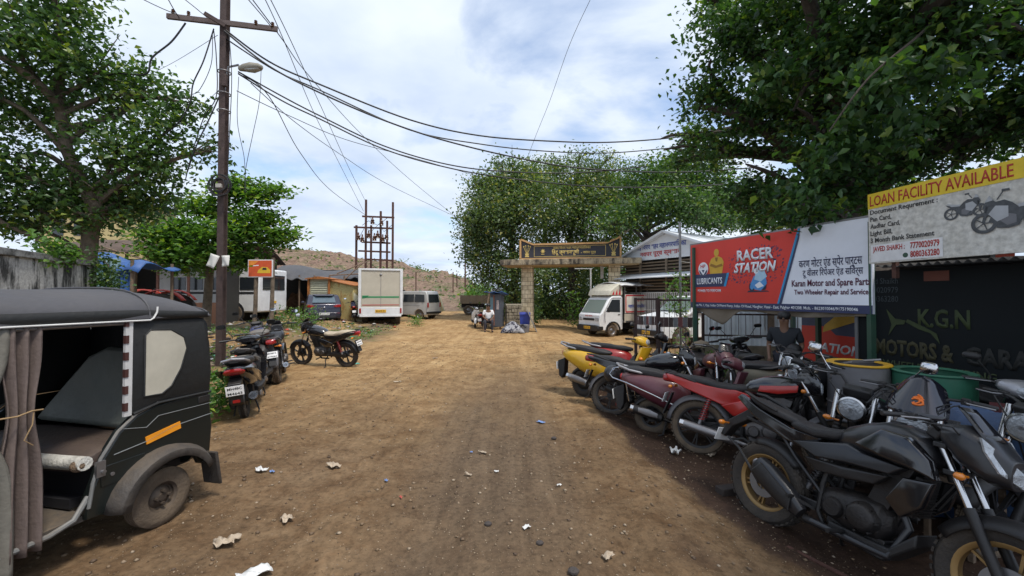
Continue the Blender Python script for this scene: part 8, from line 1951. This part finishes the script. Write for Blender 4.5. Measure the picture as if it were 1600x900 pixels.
wire([(372, 115, 9.2), (440, 157, 9.5), (500, 186, 9.9), (600, 233, 10.5), (700, 262, 11), (800, 279, 11.6), (940, 292, 12.3), (1080, 291, 13), (1180, 284, 13.5)], .017, 'lower one of the cable pair leaving the street lamp bracket', GW)
wire([(370, 142, 9.3), (450, 180, 11), (540, 218, 13), (640, 245, 15), (750, 276, 18)], .009, 'thin service wire running under the thick cables to the left banyan', GW)
GT2 = 'thin power lines running to the transformer frame'
wire([(405, -20, 9), (440, 55, 12), (490, 175, 17), (530, 255, 22), (568, 330, 30)], .012, 'left one of two close power lines dropping to the transformer frame', GT2)
wire([(413, -20, 9), (455, 65, 12), (510, 185, 17), (545, 262, 22), (573, 318, 30)], .012, 'right one of two close power lines dropping to the transformer frame', GT2)
wire([(380, -20, 9), (440, 60, 10), (480, 115, 13), (560, 205, 19), (640, 280, 26), (720, 345, 34)], .012, 'thin line dropping right past the transformer frame towards the far pole', GT2)
wire([(372, 115, 9.3), (420, 150, 10), (470, 240, 14), (520, 300, 20), (585, 345, 30)], .012, 'thin line curving from the lamp bracket down to the transformer frame', GT2)
wire([(392, 130, 9.3), (460, 190, 12), (530, 240, 16), (610, 290, 21), (715, 340, 30)], .010, 'faint line crossing the sky from the pole towards the centre trees', GT2)
wire([(922, 0, 12), (890, 70, 13), (860, 155, 15), (838, 210, 16), (822, 252, 18)], .008, 'single thin wire falling steeply through the middle of the sky')
GL = 'loose drop cables at the utility pole'
wire([(290, 36, 9.1), (268, 65, 9.0), (238, 90, 8.9), (232, 112, 8.9), (218, 117, 8.9), (180, 115, 8.9), (155, 125, 8.9)], .018, 'thick drooping cable from the crossarm into the near left tree', GL)
wire([(334, 45, 9.2), (318, 95, 9.1), (302, 130, 9.1), (297, 160, 9.1), (280, 190, 9.1), (255, 212, 9.2)], .014, 'loose cable hanging from the pole top into the left tree crown', GL)
wire([(334, 48, 9.2), (338, 90, 9.2), (338, 150, 9.2), (318, 185, 9.2), (300, 240, 9.3), (290, 280, 9.4)], .010, 'second loose cable hanging nearer the pole', GL)
wire([(332, 50, 9.2), (330, 100, 9.2), (312, 140, 9.2), (298, 148, 9.2)], .007, 'short thin drop wire beside the loose cables', GL)
wire([(343, 150, 9.25), (325, 190, 9.2), (308, 225, 9.2), (292, 270, 9.3)], .014, 'thick dropper sloping from mid-pole into the left tree', GL)
wire([(358, 55, 9.2), (362, 120, 9.2), (359, 200, 9.2), (355, 285, 9.2)], .008, 'wire running down the right face of the pole', GL)
wire([(408, 110, 9.2), (405, 160, 9.2), (395, 210, 9.2), (384, 265, 9.3), (384, 300, 9.3)], .006, 'thin wire hanging free below the lamp head', GL)
wire([(373, 120, 9.2), (371, 190, 9.3), (382, 250, 9.4), (382, 300, 9.5)], .006, 'thin wire hanging free between pole and lamp', GL)
wire([(205, -10, 8), (270, 20, 9), (330, 35, 9.2)], .008, 'thin line entering from the upper left to the crossarm', GL)
wire([(258, -10, 8), (270, 12, 8.6), (280, 28, 9)], .010, 'short stay wire at the left end of the crossarm', GL)
wire([(277, -10, 8), (305, 12, 9), (336, 38, 9.2)], .008, 'stay wire just left of the pole top', GL)
wire([(380, -10, 8.5), (410, 25, 9), (428, 47, 9.4)], .010, 'stay wire at the right end of the crossarm', GL)
wire([(215, 125, 15), (270, 98, 12), (340, 55, 9.4)], .006, 'faint thin line passing behind the pole top', GL)
wire([(305, 175, 12), (345, 138, 9.4)], .006, 'faint thin line meeting the pole at mid height', GL)

# ---------------------------------------------------------------- litter on the road
PPR = mat('litter_white', (.62, .62, .60), .8, bump=.3, scale=20, var=.1); PBL = mat('litter_blue', (.16, .26, .50), .6); PTN = mat('litter_tan', (.42, .34, .25), .85, bump=.3); PRD = mat('litter_red', (.55, .10, .08), .6)
def litter(px, py, w, m, label, seed, h=.02, asp=.6):
    w *= .8; h *= .6
    Y = 1.68 * F / (py - 462)
    for _ in range(4): g0 = gzn((px - 800) / F * Y, Y); Y = (1.68 - g0) * F / (py - 462)
    x = (px - 800) / F * Y; z = gzn(x, Y); g = random.Random(seed); ph = [g.uniform(0, 6) for _ in range(4)]
    b = MB(); n = 8
    def fn(u, v):
        a = math.hypot(u - .5, v - .5) ; th = math.atan2(v - .5, u - .5); cut = 1 + .13 * math.sin(3 * th + ph[0]) + .09 * math.sin(5 * th + ph[1])
        return ((u - .5) * w * cut, (v - .5) * w * asp * cut, h * (.8 + .9 * math.sin(u * 7 + ph[1]) * math.sin(v * 6 + ph[2]) + .5 * math.sin(u * 15 + v * 12 + ph[3])) )
    b.grid(fn, n, n); o = tag(b.build('litter', m, solid=.002), label, 'litter', 'scraps of litter on the dirt road'); o.location = (x, Y, z + h * .6 + .012); o.rotation_euler = (0, 0, g.uniform(-1, 1))
for i, a in enumerate([(410, 735, .15, PPR, 'white and blue wrapper on the road behind the auto-rickshaw', .02, .5), (428, 737, .06, PBL, 'small blue scrap right of the white wrapper', .01, .6), (523, 728, .19, PTN, 'torn pale paper scraps left of the road centre', .02, .5), (358, 848, .17, PTN, 'crumpled tan paper near the lower left corner', .03, .7), (451, 811, .11, PTN, 'crushed tan scrap below the torn paper', .02, .8),
                       (400, 897, .22, PPR, 'white paper sheet cut by the bottom edge', .02, .6), (605, 751, .05, PBL, 'tiny blue scrap left of the tyre tracks', .01, .6), (628, 777, .045, PRD, 'tiny red wrapper in the left tyre track', .01, .4), (845, 660, .14, PBL, 'pale blue plastic piece in mid road', .01, .5), (737, 707, .035, PBL, 'tiny blue bit on the road centre', .01, .6),
                       (755, 707, .12, PTN, 'thin tan stick-like scrap on the road centre', .01, .3), (732, 741, .10, PTN, 'narrow pale strip below the road centre scrap', .01, .3), (776, 737, .05, PPR, 'tiny white scrap right of the narrow strip', .01, .5), (1053, 709, .13, PPR, 'crumpled white plastic bag on the dark soil by the red motorcycle', .05, .8), (1110, 712, .15, PTN, 'grey-white torn paper by the red motorcycle rear wheel', .02, .4),
                       (1097, 708, .07, PTN, 'small paper scrap between the plastic bag and the torn paper', .01, .5), (948, 869, .10, PTN, 'yellowish leaf-like scrap near the lower right', .02, .6), (822, 823, .07, PPR, 'small pale scrap by the dark stone', .01, .6), (873, 758, .05, PPR, 'white fleck right of the tracks', .01, .5), (622, 597, .18, PTN, 'pale scrap beyond the centre of the road', .01, .4),
                       (558, 570, .14, mat('litter_teal', (.10, .45, .38), .6), 'teal wrapper by the cream-seated motorcycle', .03, .8), (320, 600, .14, PPR, 'white scrap between scooter and auto-rickshaw', .02, .6), (335, 738, .10, PPR, 'flat white scrap by the rickshaw mud flap', .01, .5), (680, 560, .16, PTN, 'faint pale scrap far up the road', .01, .4)]):
    litter(a[0], a[1], a[2], a[3], a[4], i + 20, a[5], a[6])
for i, (px, py, s_, lab) in enumerate(((843, 845, .028, 'dark stone in the lower middle of the road'), (763, 816, .03, 'small dark stone left of the tyre track centre'), (865, 683, .035, 'dark clod in mid road below the blue plastic'), (840, 850, .038, 'largest dark stone at the road centre'))):
    Y = 1.68 * F / (py - 462); x = (px - 800) / F * Y; b = MB(); b.ell((0, 0, 0), (s_, s_ * .8, s_ * .55), 7, 5); o = tag(b.build('stone', mat('dark_stone', (.06, .05, .045), .9, bump=.5, scale=20)), lab, 'stone'); o.location = (x + (.20 if i == 3 else 0), Y - (.25 if i == 3 else 0), gzn(x, Y) + s_ * .3)
# bigger scraps on the verge
for i, (px, py, w_, m_, lab) in enumerate(((330, 497, .9, BLT, 'crumpled bright blue plastic on the rubbish-strewn verge by the pole'), (470, 505, .7, PPR, 'white sheet on the verge left of the car'), (390, 520, .6, PTN, 'tan sheet on the verge behind the parked bikes'), (440, 497, .5, PPR, 'pale carton flat on the verge beyond the parked bikes'), (375, 470, .5, mat('dark_red_heap', (.08, .025, .02), .8), 'dark red heap before the old bus'))):
    litter(px, py, w_, m_, lab, 60 + i, .08, .5)
